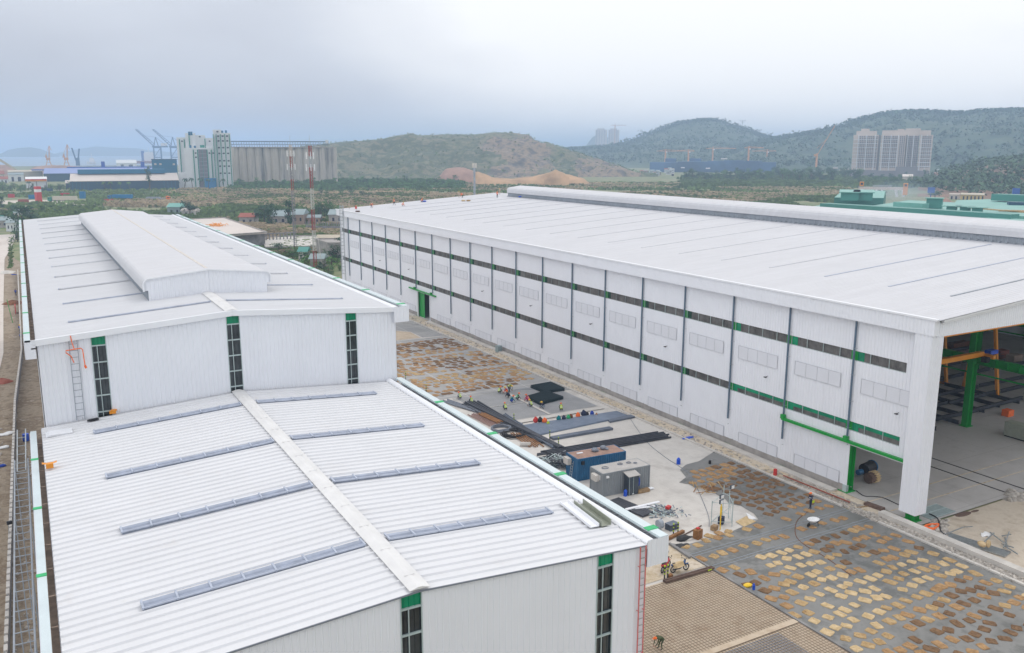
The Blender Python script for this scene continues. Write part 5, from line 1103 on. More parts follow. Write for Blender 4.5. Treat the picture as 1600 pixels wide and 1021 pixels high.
for i, (zn, x, y, m_) in enumerate(ALL):
    if not visible(x, y): continue
    me = SM[m_][sr.randrange(6)]; rz = sr.gauss(.28, .26); sc_ = sr.uniform(.82, 1.04)*(.94 if zn == 'middle' else 1)
    if cnt < NI:
        o = bpy.data.objects.new('sack', me); COL.objects.link(o); o.location = (x, y, .095); o.rotation_euler = (0, 0, rz); o.scale = (sc_, sc_, 1)
        pl = PLACE[zn]
        if zn == 'near': pl = 'along the edge of the reinforcing mesh' if x < 54 else 'close to the concrete kerb beam' if x > 67.5 else 'just in front of the nearer yard rail' if y > 49.3 else 'at the bottom edge of the near slab' if y < 41 else 'on the left half of the near slab' if x < 60.5 else 'on the right half of the near slab'
        if zn == 'middle': pl = 'in the row nearest the warehouse wall' if x > 69.2 else 'at the far end of the neat field by the wall' if y > 68.5 else 'beside the edge of the dry concrete' if x < 63.2 else 'in the midst of the neat field by the wall'
        tag(o, TONE[m_]+' jute sack '+pl, 'sack', TONE[m_]+' sacks '+pl); cnt += 1
    else:
        co, si = math.cos(rz), math.sin(rz); stuff.add([(x+sc_*1.2*(co*v.co.x-si*v.co.y), y+sc_*1.2*(si*v.co.x+co*v.co.y), .095+v.co.z) for v in me.vertices], [tuple(p.vertices) for p in me.polygons], mi[m_])
tag(stuff.build('sack', ['sack_tan', 'sack_mid', 'sack_brown']), 'the many smaller looking jute sacks spread over the far cracked slab', 'sack', None, 'stuff')

# ------------------------------------------------------------------ people
def person(name, pose, shirt, trousers, helmet, vest, label, loc, rz, group=None, s=1.0):
    """one skinned body; pose gives joint positions; x forward"""
    Pz = {
     'stand': dict(pel=(0, 0, .95), ch=(.02, 0, 1.35), nk=(.03, 0, 1.5), hd=(.06, 0, 1.66), kn=((.03, .1, .5), (.0, -.1, .5)), ft=((.0, .12, .08), (-.03, -.12, .08)), el=((.05, .25, 1.15), (.08, -.25, 1.15)), ha=((.28, .16, 1.1), (.30, -.14, 1.12))),
     'squat': dict(pel=(-.12, 0, .28), ch=(.10, 0, .62), nk=(.18, 0, .76), hd=(.27, 0, .88), kn=((.25, .18, .48), (.28, -.18, .46)), ft=((.0, .15, .08), (.0, -.16, .08)), el=((.30, .25, .45), (.32, -.24, .42)), ha=((.48, .12, .2), (.5, -.08, .16))),
     'bend': dict(pel=(-.2, 0, .85), ch=(.2, 0, 1.0), nk=(.33, 0, .98), hd=(.46, 0, .95), kn=((-.02, .12, .46), (.0, -.12, .46)), ft=((-.1, .14, .08), (.05, -.14, .08)), el=((.33, .2, .72), (.36, -.2, .7)), ha=((.45, .12, .45), (.5, -.1, .42))),
     'walk': dict(pel=(0, 0, .93), ch=(.04, 0, 1.33), nk=(.06, 0, 1.48), hd=(.09, 0, 1.64), kn=((.18, .1, .5), (-.05, -.1, .5)), ft=((.28, .1, .08), (-.35, -.1, .12)), el=((-.1, .26, 1.12), (.1, -.26, 1.12)), ha=((-.05, .28, .88), (.28, -.22, .95)))}[pose]
    V = [Vector(Pz['pel']), Vector(Pz['ch']), Vector(Pz['nk']), Vector(Pz['hd'])]; E_ = [(0, 1), (1, 2), (2, 3)]; rad = [.14, .155, .06, .10]; kind = {0: 0, 1: 1, 2: 2, 3: 2}
    seg = [(0, 1, 'shirt'), (1, 2, 'shirt'), (2, 3, 'skin')]
    for i in (0, 1):
        e = 1 if i == 0 else -1
        hip = Vector(Pz['pel'])+Vector((0, e*.1, -.02)); k = Vector(Pz['kn'][i]); f = Vector(Pz['ft'][i]); toe = f+Vector((.16, e*.02, -.03)); n0 = len(V); V += [hip, k, f, toe]; rad += [.10, .062, .045, .04]; E_ += [(0, n0), (n0, n0+1), (n0+1, n0+2), (n0+2, n0+3)]; seg += [(n0, n0+1, 'trousers'), (n0+1, n0+2, 'trousers'), (n0+2, n0+3, 'boot')]
        up_ = (V[1]-V[0]).normalized(); sh = V[1]+up_*.06+Vector((0, e*.19, 0)); el = Vector(Pz['el'][i]); ha = Vector(Pz['ha'][i]); n0 = len(V); hd_ = (ha-el).normalized(); V += [sh, el, ha, ha+hd_*.08]; rad += [.062, .045, .032, .035]; E_ += [(1, n0), (n0, n0+1), (n0+1, n0+2), (n0+2, n0+3)]; seg += [(n0, n0+1, 'shirt'), (n0+1, n0+2, 'shirt'), (n0+2, n0+3, 'skin')]
        # fingers
        sd_ = Vector((0, 1, 0)); 
        for j, (o_, ln) in enumerate(((-.03, .07), (-.01, .085), (.01, .08), (.03, .065))):
            b0_ = len(V); V += [ha+hd_*.09+sd_*o_, ha+hd_*(.09+ln)+sd_*o_*1.3+Vector((0, 0, -.015))]; rad += [.010, .008]; E_ += [(n0+3, b0_), (b0_, b0_+1)]; seg += [(b0_, b0_+1, 'skin')]
        b0_ = len(V); V += [ha+hd_*.05+sd_*(-e)*.05]; rad += [.010]; E_ += [(n0+2, b0_)]; seg += [(n0+2, b0_, 'skin')]
    me = bpy.data.meshes.new('tmp'); me.from_pydata([tuple(v) for v in V], E_, []); o = bpy.data.objects.new('tmp', me); COL.objects.link(o)
    md = o.modifiers.new('s', 'SKIN'); md.use_smooth_shade = True
    for i, r_ in enumerate(rad): me.skin_vertices[0].data[i].radius = (r_, r_*(1.25 if i == 1 else 1)); 
    me.skin_vertices[0].data[0].use_root = True
    o.modifiers.new('u', 'SUBSURF').levels = 1
    dg = bpy.context.evaluated_depsgraph_get(); dg.update(); nm = bpy.data.meshes.new_from_object(o.evaluated_get(dg)); bpy.data.objects.remove(o)
    mats = {'shirt': shirt, 'trousers': trousers, 'skin': 'skin', 'boot': 'boot'}; ks = list(mats); nm.materials.clear()
    for k in ks: nm.materials.append(MATS[mats[k]])
    S = [(V[a], V[b_], ks.index(k)) for a, b_, k in seg]
    for p in nm.polygons:
        c = p.center; best = 1e9; bi = 0
        for a, b_, k in S:
            d = b_-a; u = max(0, min(1, (c-a).dot(d)/d.length_squared)); dd = (c-(a+d*u)).length
            if dd < best: best = dd; bi = k
        p.material_index = bi; p.use_smooth = True
    t = thing(name, (0, 0, 0), label, 'person', group); bd = bpy.data.objects.new('body', nm); COL.objects.link(bd); bd.parent = t
    hd = V[3]; q = MB(); q.ball((hd.x+.01, hd.y, hd.z+.01), (.105, .085, .125), 0, 10, 7); q.ball((hd.x+.115, hd.y, hd.z-.01), (.025, .018, .025), 0, 6, 4)
    for e in (-1, 1): q.ball((hd.x, e*.088, hd.z), (.02, .012, .03), 0, 6, 4)
    q.build('face', 'skin', t, True)
    q = MB(); 
    for e in (-1, 1): q.ball((hd.x+.105, e*.035, hd.z+.025), (.012, .016, .01), 0, 6, 4)
    q.bar((hd.x+.108, -.03, hd.z-.055), (hd.x+.108, .03, hd.z-.055), .012); q.build('eyes', 'black', t)
    q = MB(); rings = []
    for z, r_ in ((.03, .135), (.06, .132), (.11, .115), (.15, .08), (.17, .03)): rings.append([(hd.x+r_*1.12*math.cos(a_), hd.y+r_*.95*math.sin(a_), hd.z+z) for a_ in [2*math.pi*i/12 for i in range(12)]])
    q.loft(rings); q.add([(hd.x+.1, -.1, hd.z+.045), (hd.x+.22, -.06, hd.z+.03), (hd.x+.22, .06, hd.z+.03), (hd.x+.1, .1, hd.z+.045)], [(0, 1, 2, 3)]); 
    if helmet: q.build('helmet', helmet, t, True)
    else: q.build('hair', 'black', t, True)
    if vest:
        q = MB(); a, b_ = V[0], V[1]+(V[1]-V[0]).normalized()*.12; d = (b_-a).normalized(); u = Vector((0, 1, 0)); w = u.cross(d).normalized(); rings = []
        for f_, rx, ry in ((0.05, .155, .175), (.4, .16, .185), (.75, .175, .2), (1, .14, .17)): c = a.lerp(b_, f_); rings.append([c+w*rx*math.cos(a_)+u*ry*math.sin(a_) for a_ in [2*math.pi*i/12 for i in range(12)]])
        q.loft(rings, 0, False); vo_ = q.build('vest', vest, t, True); q = MB()
        for f_ in (.3, .62): c = a.lerp(b_, f_); rings = [[c+d*h_+w*.178*math.cos(a_)+u*.2*math.sin(a_) for a_ in [2*math.pi*i/12 for i in range(12)]] for h_ in (-.025, .025)]; q.loft(rings, 0, False)
        q.build('reflective_band', 'white_paint', vo_)
    t.location = loc; t.rotation_euler = (0, 0, rz); t.scale = (s,)*3; return t
WG = 'workers squatting on the yard mesh'
for px, py, pose, sh, tr, he, ve, rz, lb in (
  (719, 624, 'squat', 'vent_grey', 'navy', 'orange_helmet', 'hivis', 1.9, 'squatting worker in a yellow green vest and orange helmet, leftmost of the yard crew'),
  (737, 631, 'squat', 'navy', 'black', 'orange_helmet', 'hivis', 1.6, 'squatting worker seen from behind by the far end of the dark pipes'),
  (790, 641, 'squat', 'navy', 'navy', 'orange_helmet', 'hivis', 1.5, 'squatting worker in dark blue alone in the middle of the mesh, nearest the tarpaulin'),
  (780, 615, 'squat', 'black', 'black', 'orange_helmet', 'hivis', .2, 'squatting worker in black with a yellow vest at the edge of the far sacks'),
  (792, 615, 'squat', 'red_paint', 'navy', 'yellow_helmet', None, 2.8, 'squatting worker in a red shirt before the standing one in a yellow helmet'),
  (796, 613, 'bend', 'olive', 'black', 'yellow_helmet', 'hivis', -1.2, 'stooping worker in a yellow helmet at the edge of the far sacks'),
  (795, 621.5, 'squat', 'navy', 'black', 'orange_helmet', None, 2.6, 'squatting worker in black below the stooping one in the yellow helmet'),
  (799, 629, 'squat', 'teal_cloth', 'blue_cloth', 'orange_helmet', None, -.4, 'squatting worker in teal leaning down to the mesh'),
  (808, 625, 'squat', 'olive', 'black', 'orange_helmet', 'green_strap', -.3, 'squatting worker in a green vest right of the teal one'),
  (825, 627, 'squat', 'magenta_cloth', 'magenta_cloth', 'orange_helmet', 'orange_cloth', 2.9, 'squatting worker in a magenta outfit beside the mesh stacks'),
  (830, 636, 'squat', 'vent_grey', 'navy', 'yellow_helmet', 'hivis', 2.0, 'squatting worker with a yellow helmet below the magenta one'),
  (849, 638.5, 'squat', 'navy', 'vent_grey', 'yellow_helmet', None, 3.0, 'squatting worker with a yellow helmet and no vest, second from the right'),
  (877, 642, 'squat', 'olive', 'olive', 'orange_helmet', 'hivis', 1.2, 'squatting worker in olive with a banded vest, rightmost of the yard crew')):
    c = at(px, py, .12); person('person', pose, sh, tr, he, ve, lb, (c.x, c.y, .12), rz, WG, 1.08)
c = at(1266, 796, .1); pw = person('person', 'stand', 'navy', 'navy', 'orange_helmet', 'navy', 'worker in dark blue and an orange helmet standing on the wet slab with a hose', (c.x, c.y, .1), 2.9, None, 1.04)
q = MB(); q.box((c.x+.1, c.y-.24, 1.0), (.3, .05, .25), 0); tag(q.build('tool_pouch', 'hivis'), 'yellow green pouch at the hip of the standing worker', 'pouch')
c = at(1034, 1017, .1); person('person', 'bend', 'olive', 'olive', 'orange_helmet', None, 'stooping worker in olive with an orange helmet at the bottom edge beside the lower hall', (c.x, c.y+.2, .12), 3.0, None, 1.0)
zr_ = lambda x: zroof(x)+.06
def roofp(px, py, X=None):
    d = ray(px, py); tt = (20.9-SL*74.4-CAM_H)/(d.z-SL*d.x); p = d*tt+Vector((0, 0, CAM_H)); return (p.x, p.y, p.z+.05)
for px, py, pose, sh, tr, he, ve, rz, lb in (
  (545.5, 327, 'stand', 'khaki_cloth', 'khaki_cloth', 'white_paint', None, 0, 'figure in pale clothes standing by the top of the caged ladder'),
  (556, 328, 'squat', 'red_paint', 'red_paint', 'orange_helmet', None, 1, 'small red clad worker crouching on the roof edge near the caged ladder'),
  (580.5, 325.5, 'bend', 'orange_cloth', 'navy', None, 'orange_cloth', .5, 'bending worker in orange with a blue sheet, left part of the roof'),
  (616, 321.5, 'walk', 'orange_cloth', 'navy', 'yellow_helmet', 'orange_cloth', 2, 'walking worker in orange with a yellow helmet on the far roof edge'),
  (629, 322.5, 'squat', 'orange_cloth', 'khaki_cloth', 'yellow_helmet', 'orange_cloth', 0, 'crouching worker in orange right of the walking one on the roof'),
  (658.5, 316.5, 'squat', 'orange_cloth', 'navy', 'orange_helmet', 'orange_cloth', 0, 'crouching worker in orange beside a blue bag near the middle of the far roof edge'),
  (717, 309.5, 'stand', 'khaki_cloth', 'khaki_cloth', 'yellow_helmet', None, 0, 'worker in pale clothes below the lamp mast on the roof'),
  (722.5, 309.5, 'bend', 'orange_cloth', 'olive', 'orange_helmet', 'orange_cloth', 3, 'bending worker in orange beside the pale one on the roof'),
  (777, 310, 'stand', 'orange_cloth', 'black', 'orange_helmet', 'orange_cloth', 1, 'worker in an orange vest and black trousers standing near the end of the ridge vent'),
  (780.5, 305, 'stand', 'khaki_cloth', 'khaki_cloth', 'yellow_helmet', None, 1, 'worker in pale clothes behind the orange one near the ridge vent')):
    p = roofp(px, py); person('person', pose, sh, tr, he, ve, lb, p, rz, 'workers on the far end of the warehouse roof', 1.05)
for px, py, m_, lb in ((663, 316, 'blue_plastic', 'blue bag by the crouching worker on the roof'), (813, 309, 'blue_plastic', 'blue bag below the end of the ridge vent'), (559, 332, 'wood_dark', 'brown board near the caged ladder on the roof edge'), (724, 315, 'sack_pale', 'pale scrap on the roof, left of a pair'), (732, 315, 'sack_tan', 'tan scrap on the roof, right of a pair')):
    p = roofp(px, py); q = MB(); q.ball((p[0], p[1], p[2]+.2), (.7, .5, .25), 0, 8, 4); tag(q.build('bag', m_), lb, 'bag')
for px, py, lb in ((32, 562-40, 'worker in dark blue and a yellow helmet in the trench, upper of two'), (33, 575-43, 'worker in dark blue bending in the trench behind the block wall, lower of two')):
    c = at(px, py, 0); person('person', 'bend' if 'lower' in lb else 'stand', 'blue_cloth', 'navy', 'yellow_helmet' if 'upper' in lb else None, None, lb, (c.x, c.y, .04), 1.5, None, 1.05)
c = at(25, 463, 0); person('person', 'stand', 'blue_cloth', 'navy', None, None, 'worker in blue standing by the block wall above the red panel', (c.x, c.y, .04), 1.5)
mat('apt_window', (.16, .17, .21), .4)
layered('silo_wall', [(.26,.24,.21),(.45,.41,.35),(.54,.49,.42),(.40,.37,.32),(.18,.17,.165)], (.09,.5))
for n_ in MATS['silo_wall'].node_tree.nodes:
    if n_.type=='TEX_NOISE':
        mm_=N('ShaderNodeMapping',MATS['silo_wall'].node_tree); mm_.inputs['Scale'].default_value=(1,1,.07); l_=n_.inputs[0].links[0]; src=l_.from_socket; MATS['silo_wall'].node_tree.links.new(src,mm_.inputs[0]); MATS['silo_wall'].node_tree.links.new(mm_.outputs[0],n_.inputs[0])
# ------------------------------------------------------------------ hills
def lerp_prof(pr, x):
    if x <= pr[0][0]: return pr[0][1]
    for a, b_ in zip(pr, pr[1:]):
        if x <= b_[0]: u = (x-a[0])/(b_[0]-a[0]); u = u*u*(3-2*u)*.5+u*.5; return a[1]+(b_[1]-a[1])*u
    return pr[-1][1]
HS = {}
def hill(name, prof, D0, D, D1, m, px0, px1, nx, nr, rough, shape=1.0, foot=None, rscale=.012, mats=None, fn=None):
    q = MB(); rows = []; 
    for i in range(nx+1):
        px = px0+(px1-px0)*i/nx; yt = lerp_prof(prof, px)+(3 if m == 'hill_green' else 0); hz = max(.5, zh(px, yt, D)); col_ = []
        d0 = foot(px) if foot else D0
        for j in range(nr+1):
            f_ = j/nr; dist = d0+(D1-d0)*f_
            if dist <= D: u = (dist-d0)/(D-d0); s_ = u**shape; s_ = s_*.45+.55*(s_*s_*(3-2*s_))
            else: u = (D1-dist)/(D1-D); s_ = u*u*(3-2*u)
            p = az_at(px, dist); n_ = noise.fractal(Vector((p.x*rscale, p.y*rscale, 1)), .9, 2.1, 5); n2 = noise.ridged_multi_fractal(Vector((p.x*rscale*.5, p.y*rscale*.5, 4)), .9, 2.1, 4, 1, 2)
            damp = min(1, (abs(dist-D)/(.3*(D-d0)+1))**1.2)*min(1, s_*3); n_ -= .15
            z = hz*s_+rough*(n_+.5*(n2-1))*damp*.9+rough*.12*n_*min(1, s_*3)
            if dist < D and fn: z += fn(px, dist, s_)*damp
            if rough > 4: z = min(z, CAM_H+(hz-CAM_H)/D*dist+.2*n_)
            col_.append((p.x, p.y, max(-1.5, z) if s_ > .01 else -1.5))
        rows.append(col_)
    vs = [v for c in rows for v in c]; n = nr+1; fs = []; ms = []
    for i in range(nx):
        for j in range(nr):
            fs.append((i*n+j, (i+1)*n+j, (i+1)*n+j+1, i*n+j+1))
            a = vs[i*n+j]; e = vs[(i+1)*n+j+1]; 
            if mats: px = px0+(px1-px0)*i/nx; ms.append(mats(px, j/nr, a))
    q.add(vs, fs); q.m = ms or q.m; o = q.build(name, m, None, True); o['kind'] = 'structure'; HS[name+str(len(HS))] = (vs, nx, nr); return o, vs
profA = [(440, 236), (480, 228), (525, 223), (560, 221), (600, 217), (612, 214), (622, 212), (645, 209), (655, 212), (690, 211), (740, 210), (770, 207), (800, 208), (825, 211), (838, 220), (846, 224), (856, 223), (872, 229), (900, 238), (930, 247), (960, 257), (990, 268), (1015, 280), (1030, 292)]
def matsA(px, f_, v):
    k = noise.fractal(Vector((v[0]*.012, v[1]*.012, 2)), .8, 2, 4)
    s_ = max(1-abs((px-950)/75)-abs((f_-.22)/.35)*.6, 1-abs((px-820)/95)-abs((f_-.26)/.16)*.6, 1-abs((px-808)/40)-abs((f_-.45)/.07)*.6)
    return 1 if s_+k*.5 > .3 else 0
def fnA(px, dist, s_):
    t_ = 0
    for c in (.25, .45, .66): t_ += 3.0*math.tanh((s_-c)*30)
    if 740 < px < 1000 and s_ < .55: t_ += -7*math.exp(-((s_-.25)/.15)**2)
    return t_-3
_, vA = hill('hill', profA, 1060, 1500, 2000, ['hill_quarry', 'hill_rock'], 440, 1030, 280, 90, 11, 1.0, None, .013, matsA, fnA)
profB = [(780, 262), (860, 236), (900, 231), (940, 229), (975, 224), (1000, 217), (1015, 208), (1032, 202), (1050, 196), (1065, 191), (1085, 188), (1105, 186), (1120, 188), (1140, 196), (1160, 202), (1180, 209), (1200, 214), (1240, 222), (1300, 240)]
_, vB = hill('hill', profB, 1900, 2700, 3600, 'hill_green', 780, 1300, 130, 40, 14, 1, None, .004)
profC = [(1130, 240), (1180, 224), (1215, 216), (1240, 211), (1265, 207), (1290, 202), (1315, 197), (1340, 188), (1360, 182), (1380, 177), (1410, 174), (1440, 174), (1470, 176), (1500, 177), (1530, 173), (1570, 172), (1600, 172), (1700, 176), (1800, 186)]
_, vC = hill('hill', profC, 1500, 2300, 3200, 'hill_green', 1130, 1800, 150, 40, 14, 1, None, .004)
profD = [(1440, 294), (1480, 281), (1500, 270), (1530, 262), (1560, 254), (1600, 249), (1700, 242), (1800, 240)]
_, vD = hill('hill', profD, 760, 1150, 1500, 'hill_red', 1440, 1800, 70, 26, 5, 1, None, .01)
hill('hill', [(820, 246), (915, 228), (925, 215), (935, 208), (945, 213), (970, 226), (1010, 240)], 4300, 5000, 6000, 'hill_far', 820, 1010, 40, 10, 6, 1, None, .002)
hill('island', [(-140, 246), (-40, 244), (0, 240), (15, 233), (30, 230.5), (48, 229.5), (62, 232), (75, 237), (92, 243)], 5200, 5600, 6400, 'hill_far', -140, 92, 60, 10, 6, 1, None, .002)
hill('island', [(70, 244), (105, 236), (130, 232), (150, 229), (180, 231), (215, 232), (240, 236), (300, 240), (330, 247)], 5800, 6400, 7400, 'hill_far', 70, 330, 60, 10, 6, 1, None, .002)
# quarry sand banks
def bank(name, pxs, D, depth, m, label):
    q = MB(); rows = []
    for i, (px, yt) in enumerate(pxs):
        top = max(.4, zh(px, yt, D+depth*.5)); c_ = []
        for j in range(9): f_ = j/8; p = az_at(px, D+depth*f_); s_ = math.sin(math.pi*f_)**.8; c_.append((p.x, p.y, top*s_*(1+.12*noise.noise(p*.05))-.3))
        rows.append(c_)
    vs = [v for c in rows for v in c]; fs = [(i*9+j, (i+1)*9+j, (i+1)*9+j+1, i*9+j+1) for i in range(len(rows)-1) for j in range(8)]; q.add(vs, fs); return tag(q.build(name, m, None, True), label, 'sand bank')
def dens(pr, n): return [(pr[0][0]+(pr[-1][0]-pr[0][0])*i/n, lerp_prof(pr, pr[0][0]+(pr[-1][0]-pr[0][0])*i/n)+.8*noise.noise(Vector((i*.9, pr[0][0], 0)))) for i in range(n+1)]
bank('sand_bank', dens([(683, 277), (697, 263), (725, 262), (742, 266), (752, 276)], 26), 1000, 70, 'tan_pile', 'pinkish brown earth bank at the left foot of the quarry hill')
bank('sand_bank', dens([(738, 278), (745, 267), (757, 271), (770, 277), (800, 279), (830, 276), (845, 272), (870, 268), (885, 272), (912, 278), (922, 286)], 60), 940, 60, 'sand_orange', 'long orange sand bank below the quarry face')
bank('sand_bank', dens([(850, 276), (862, 267), (868, 264), (876, 268), (890, 276)], 18), 915, 30, 'sand_orange', 'pointed orange sand heap in front of the quarry face')
# ------------------------------------------------------------------ far buildings: boxes between two directions, standing at a real distance
def fb(q, px0, px1, yt, D, depth, mi=0, z0=0.0, zt=None, over=0):
    a, b_ = az_at(px0, D), az_at(px1, D); f_ = (a+b_).normalized(); top = zt if zt is not None else zh((px0+px1)/2, yt, D); c, d = b_+f_*depth, a+f_*depth
    P = [Vector((p.x, p.y, z)) for z in (z0, top) for p in (a, b_, c, d)]; q.add(P, [(3, 2, 1, 0), (4, 5, 6, 7), (0, 1, 5, 4), (1, 2, 6, 5), (2, 3, 7, 6), (3, 0, 4, 7)], mi); return top
def fgable(q, px0, px1, ye, yr, D, depth, mi=0):
    a, b_ = az_at(px0, D), az_at(px1, D); f_ = (a+b_).normalized(); ze = zh((px0+px1)/2, ye, D); zr = zh((px0+px1)/2, yr, D+depth/2)
    c, d = b_+f_*depth, a+f_*depth; e, g = a+f_*depth/2, b_+f_*depth/2; P = [Vector((p.x, p.y, z)) for p, z in ((a, ze), (b_, ze), (c, ze), (d, ze), (e, zr), (g, zr), (a, ze-.4), (b_, ze-.4), (c, ze-.4), (d, ze-.4))]
    q.add(P, [(0, 1, 5, 4), (3, 4, 5, 2), (0, 4, 3), (1, 2, 5), (6, 7, 1, 0), (6, 0, 3, 9), (7, 8, 2, 1)], mi); return ze
def wins(q, px0, px1, nx, ys, D, w, h, off=.15):
    for i in range(nx):
        px = px0+(px1-px0)*(i+.5)/nx
        for y in ys: p = az_at(px, D-off); r_ = Vector((p.y, -p.x, 0)).normalized(); z = zh(px, y, D); q.bar(p-r_*w/2+Vector((0, 0, z)), p+r_*w/2+Vector((0, 0, z)), .3, h)
# white and green mill
D = 900; mill = thing('grain_mill', az_at(318, D), 'tall white grain mill with green vertical bands beside the concrete silos', 'mill'); q = MB()
fb(q, 344, 361.5, 208, D, 22); fb(q, 334.5, 347.5, 203, D+1, 20); q.build('main_tower', 'mill_white', mill)
q = MB(); fb(q, 287, 338, 231.5, D+3, 22); fb(q, 277, 292, 215, D+26, 16); fb(q, 291, 307, 208.5, D+20, 18); fb(q, 306, 322, 211.5, D+21, 17); fb(q, 321, 337, 216, D+19, 15); fb(q, 276, 288, 270, D+5, 14); fb(q, 322, 336, 227.5, D+8, 10); q.build('block', 'mill_white', mill)
q = MB()
for px, y0 in ((334.6, 210), (339.2, 210), (345.8, 210), (352.5, 210), (359.6, 210)):
    fb(q, px-.6, px+.6, y0, D-1, 1.2)
for px, y0, d in ((302, 234, D+2), (308.5, 234, D+2), (316, 234, D+2), (323.5, 234, D+2), (330, 234, D+2), (281.5, 218, D+25), (289, 218, D+25), (297, 211, D+19), (321.3, 217, D+18)): fb(q, px-.7, px+.7, y0, d, 1.2)
fb(q, 313, 320, 227, D+9, 6, 0, zh(316, 231, D+9)); q.build('green_band', 'mill_green', mill)
q = MB(); wins(q, 339, 359.6, 3, [213, 220.5, 231, 240, 251.5, 260, 271], D, 1.9, 1.3); wins(q, 337.5, 346, 1, [206], D, 1.9, 1.3); wins(q, 303, 308, 1, [239.5, 246], D+3, 1.6, 1.2); wins(q, 324, 336, 2, [239.5], D+3, 1.6, 1.2); wins(q, 311, 316, 1, [214], D+21, 1.6, 1.2); wins(q, 326, 331, 1, [221], D+19, 1.6, 1.2); wins(q, 283, 288, 1, [221], D+26, 1.6, 1.2); q.build('window', 'window_dark', mill)
q = MB()
for y in range(234, 280, 6): fb(q, 309.5, 322.6, y, D+1.5, 1.5, 0, zh(316, y+1.0, D+1.5))
for px in (309.5, 316): fb(q, px, px+.7, 234, D+1.4, 1.2)
q.build('stair_frame', 'vent_grey', mill); q = MB(); fb(q, 309.3, 322.9, 233.5, D+2.4, .6); q.build('stair_shaft', 'apt_dark', mill)
q = MB()
for px, y in ((349, 204.5), (355, 204), (297.5, 206), (301, 206), (298, 227), (305, 228)): p = az_at(px, D+10); z = zh(px, y, D+10); q.tube([(p.x, p.y, z-3.5), (p.x, p.y, z)], 1.0, 8)
q.build('rooftop_tank', 'teal_wall', mill)
q = MB(); fb(q, 316.5, 334.5, 279, D-6, 5); q.build('low_blue_shed', 'truck_blue', mill)
# concrete silos
D = 960; t = thing('grain_silos', az_at(440, D), 'row of weathered concrete grain silos with a conveyor bridge on top', 'silos')
n = 13
for i in range(n):
    px = 366+(517-366)*i/(n-1); p = az_at(px, D+8); r_ = 5.0 if i < n-1 else 6.0; zt = zh(px, 230.5, D); q = MB()
    q.loft([[(p.x+r_*math.cos(a_), p.y+r_*math.sin(a_), z) for a_ in [2*math.pi*k/20 for k in range(20)]] for z in (0, zt)]); q.build('silo', 'silo_wall', t, False)
    for k in range(0): pass
q = MB(); fb(q, 362, 523, 229.8, D+3, 12, 0, zh(440, 231, D)); q.build('deck', 'silo', t)
q = MB(); fb(q, 366, 517, 231, D+6.5, 7); q.build('infill_wall', 'silo_wall', t)
q = MB(); k = 362
while k < 512: p = az_at(k, D+6); z0, z1 = zh(k, 230, D), zh(k, 222.5, D); q.bar((p.x, p.y, z0), (p.x, p.y, z1), .35); p2 = az_at(k+4, D+6); q.bar((p.x, p.y, z0), (p2.x, p2.y, z1), .2); k += 4
q.build('gallery_frame', 'vent_grey', t); q = MB(); fb(q, 361, 514, 220.8, D+5, 4, 0, zh(440, 222.2, D)); fb(q, 361, 514, 225.8, D+5, 3, 0, zh(440, 226.5, D)); q.build('conveyor', 'pipe_blue', t)
q = MB(); fb(q, 509, 513.5, 219, D+4, 5, 0, zh(510, 224, D)); q.build('head_house', 'mill_white', t)
# port sheds and blue block
def shed(name, px0, px1, ybase, ye, yr, depth, mw, mr, label, cat='shed', doors=None):
    D = at((px0+px1)/2, ybase); D = math.hypot(D.x, D.y); t = thing(name, az_at((px0+px1)/2, D), label, cat); q = MB(); fb(q, px0+.3, px1-.3, ye+.3, D+.5, depth-1); q.build('wall', mw, t); q = MB(); fgable(q, px0, px1, ye, yr, D, depth); q.build('roof', mr, t)
    if doors:
        q = MB()
        for a, b_, y in doors: fb(q, a, b_, y, D+.2, .4)
        q.build('door', 'window_dark', t)
    return t
s_ = shed('port_shed', 104, 276, 297.5, 282.5, 271, 42, 'teal_dark', 'cream_roof', 'long port shed with a cream roof and dark blue walls')
q = MB(); Dx = math.hypot(*at(190, 297.5)[:2]); fb(q, 118, 255, 265, Dx+16, 12, 0, zh(190, 271.5, Dx+16)); q.build('roof_monitor', 'teal_wall', s_)
q = MB(); 
for px in range(108, 274, 6): fb(q, px, px+.6, 283.5, Dx-.2, .5)
q.build('wall_post', 'teal_wall', s_)
s_ = shed('port_shed', 64, 262, 283, 270.5, 262.5, 60, 'teal_dark', 'violet_roof', 'wide violet blue roofed shed behind the cream roofed one', doors=[(66, 92, 273)])
q = MB(); Dx = math.hypot(*at(160, 283)[:2]); fb(q, 46, 96, 265, Dx+30, 14, 0, zh(70, 266.8, Dx+30)); fb(q, 102, 236, 260.8, Dx+70, 14, 0, zh(160, 262.6, Dx+70)); q.build('ridge_cap', 'blue_roof', s_)
t = thing('blue_block', az_at(255, 985), 'tall teal blue industrial block at the right end of the port sheds', 'industrial building'); q = MB(); fb(q, 235.5, 275, 249.5, 985, 26); q.build('block', 'teal_wall', t); q = MB(); wins(q, 237, 253, 2, [256.8], 985, 2.2, 1.8, .2); wins(q, 268, 272, 1, [257], 985, 2.2, 1.8, .2); q.build('window', 'apt_wall', t); q = MB(); fb(q, 235, 275.5, 249, 984.8, 27, 0, zh(255, 249.9, 985)); q.build('roof_edge', 'teal_dark', t)
for px, l in ((159, 'left'), (221, 'right')): t = thing('blue_tower_box', az_at(px, 1200), 'blue box shaped hopper above the violet roof, the %s one of two' % l, 'hopper'); q = MB(); fb(q, px-3, px+3, 253, 1200, 8); q.build('body', 'blue_roof', t); q = MB(); fb(q, px-3.3, px+3.3, 252.6, 1199, 9, 0, zh(px, 253.2, 1200)); q.build('roof', 'violet_roof', t)
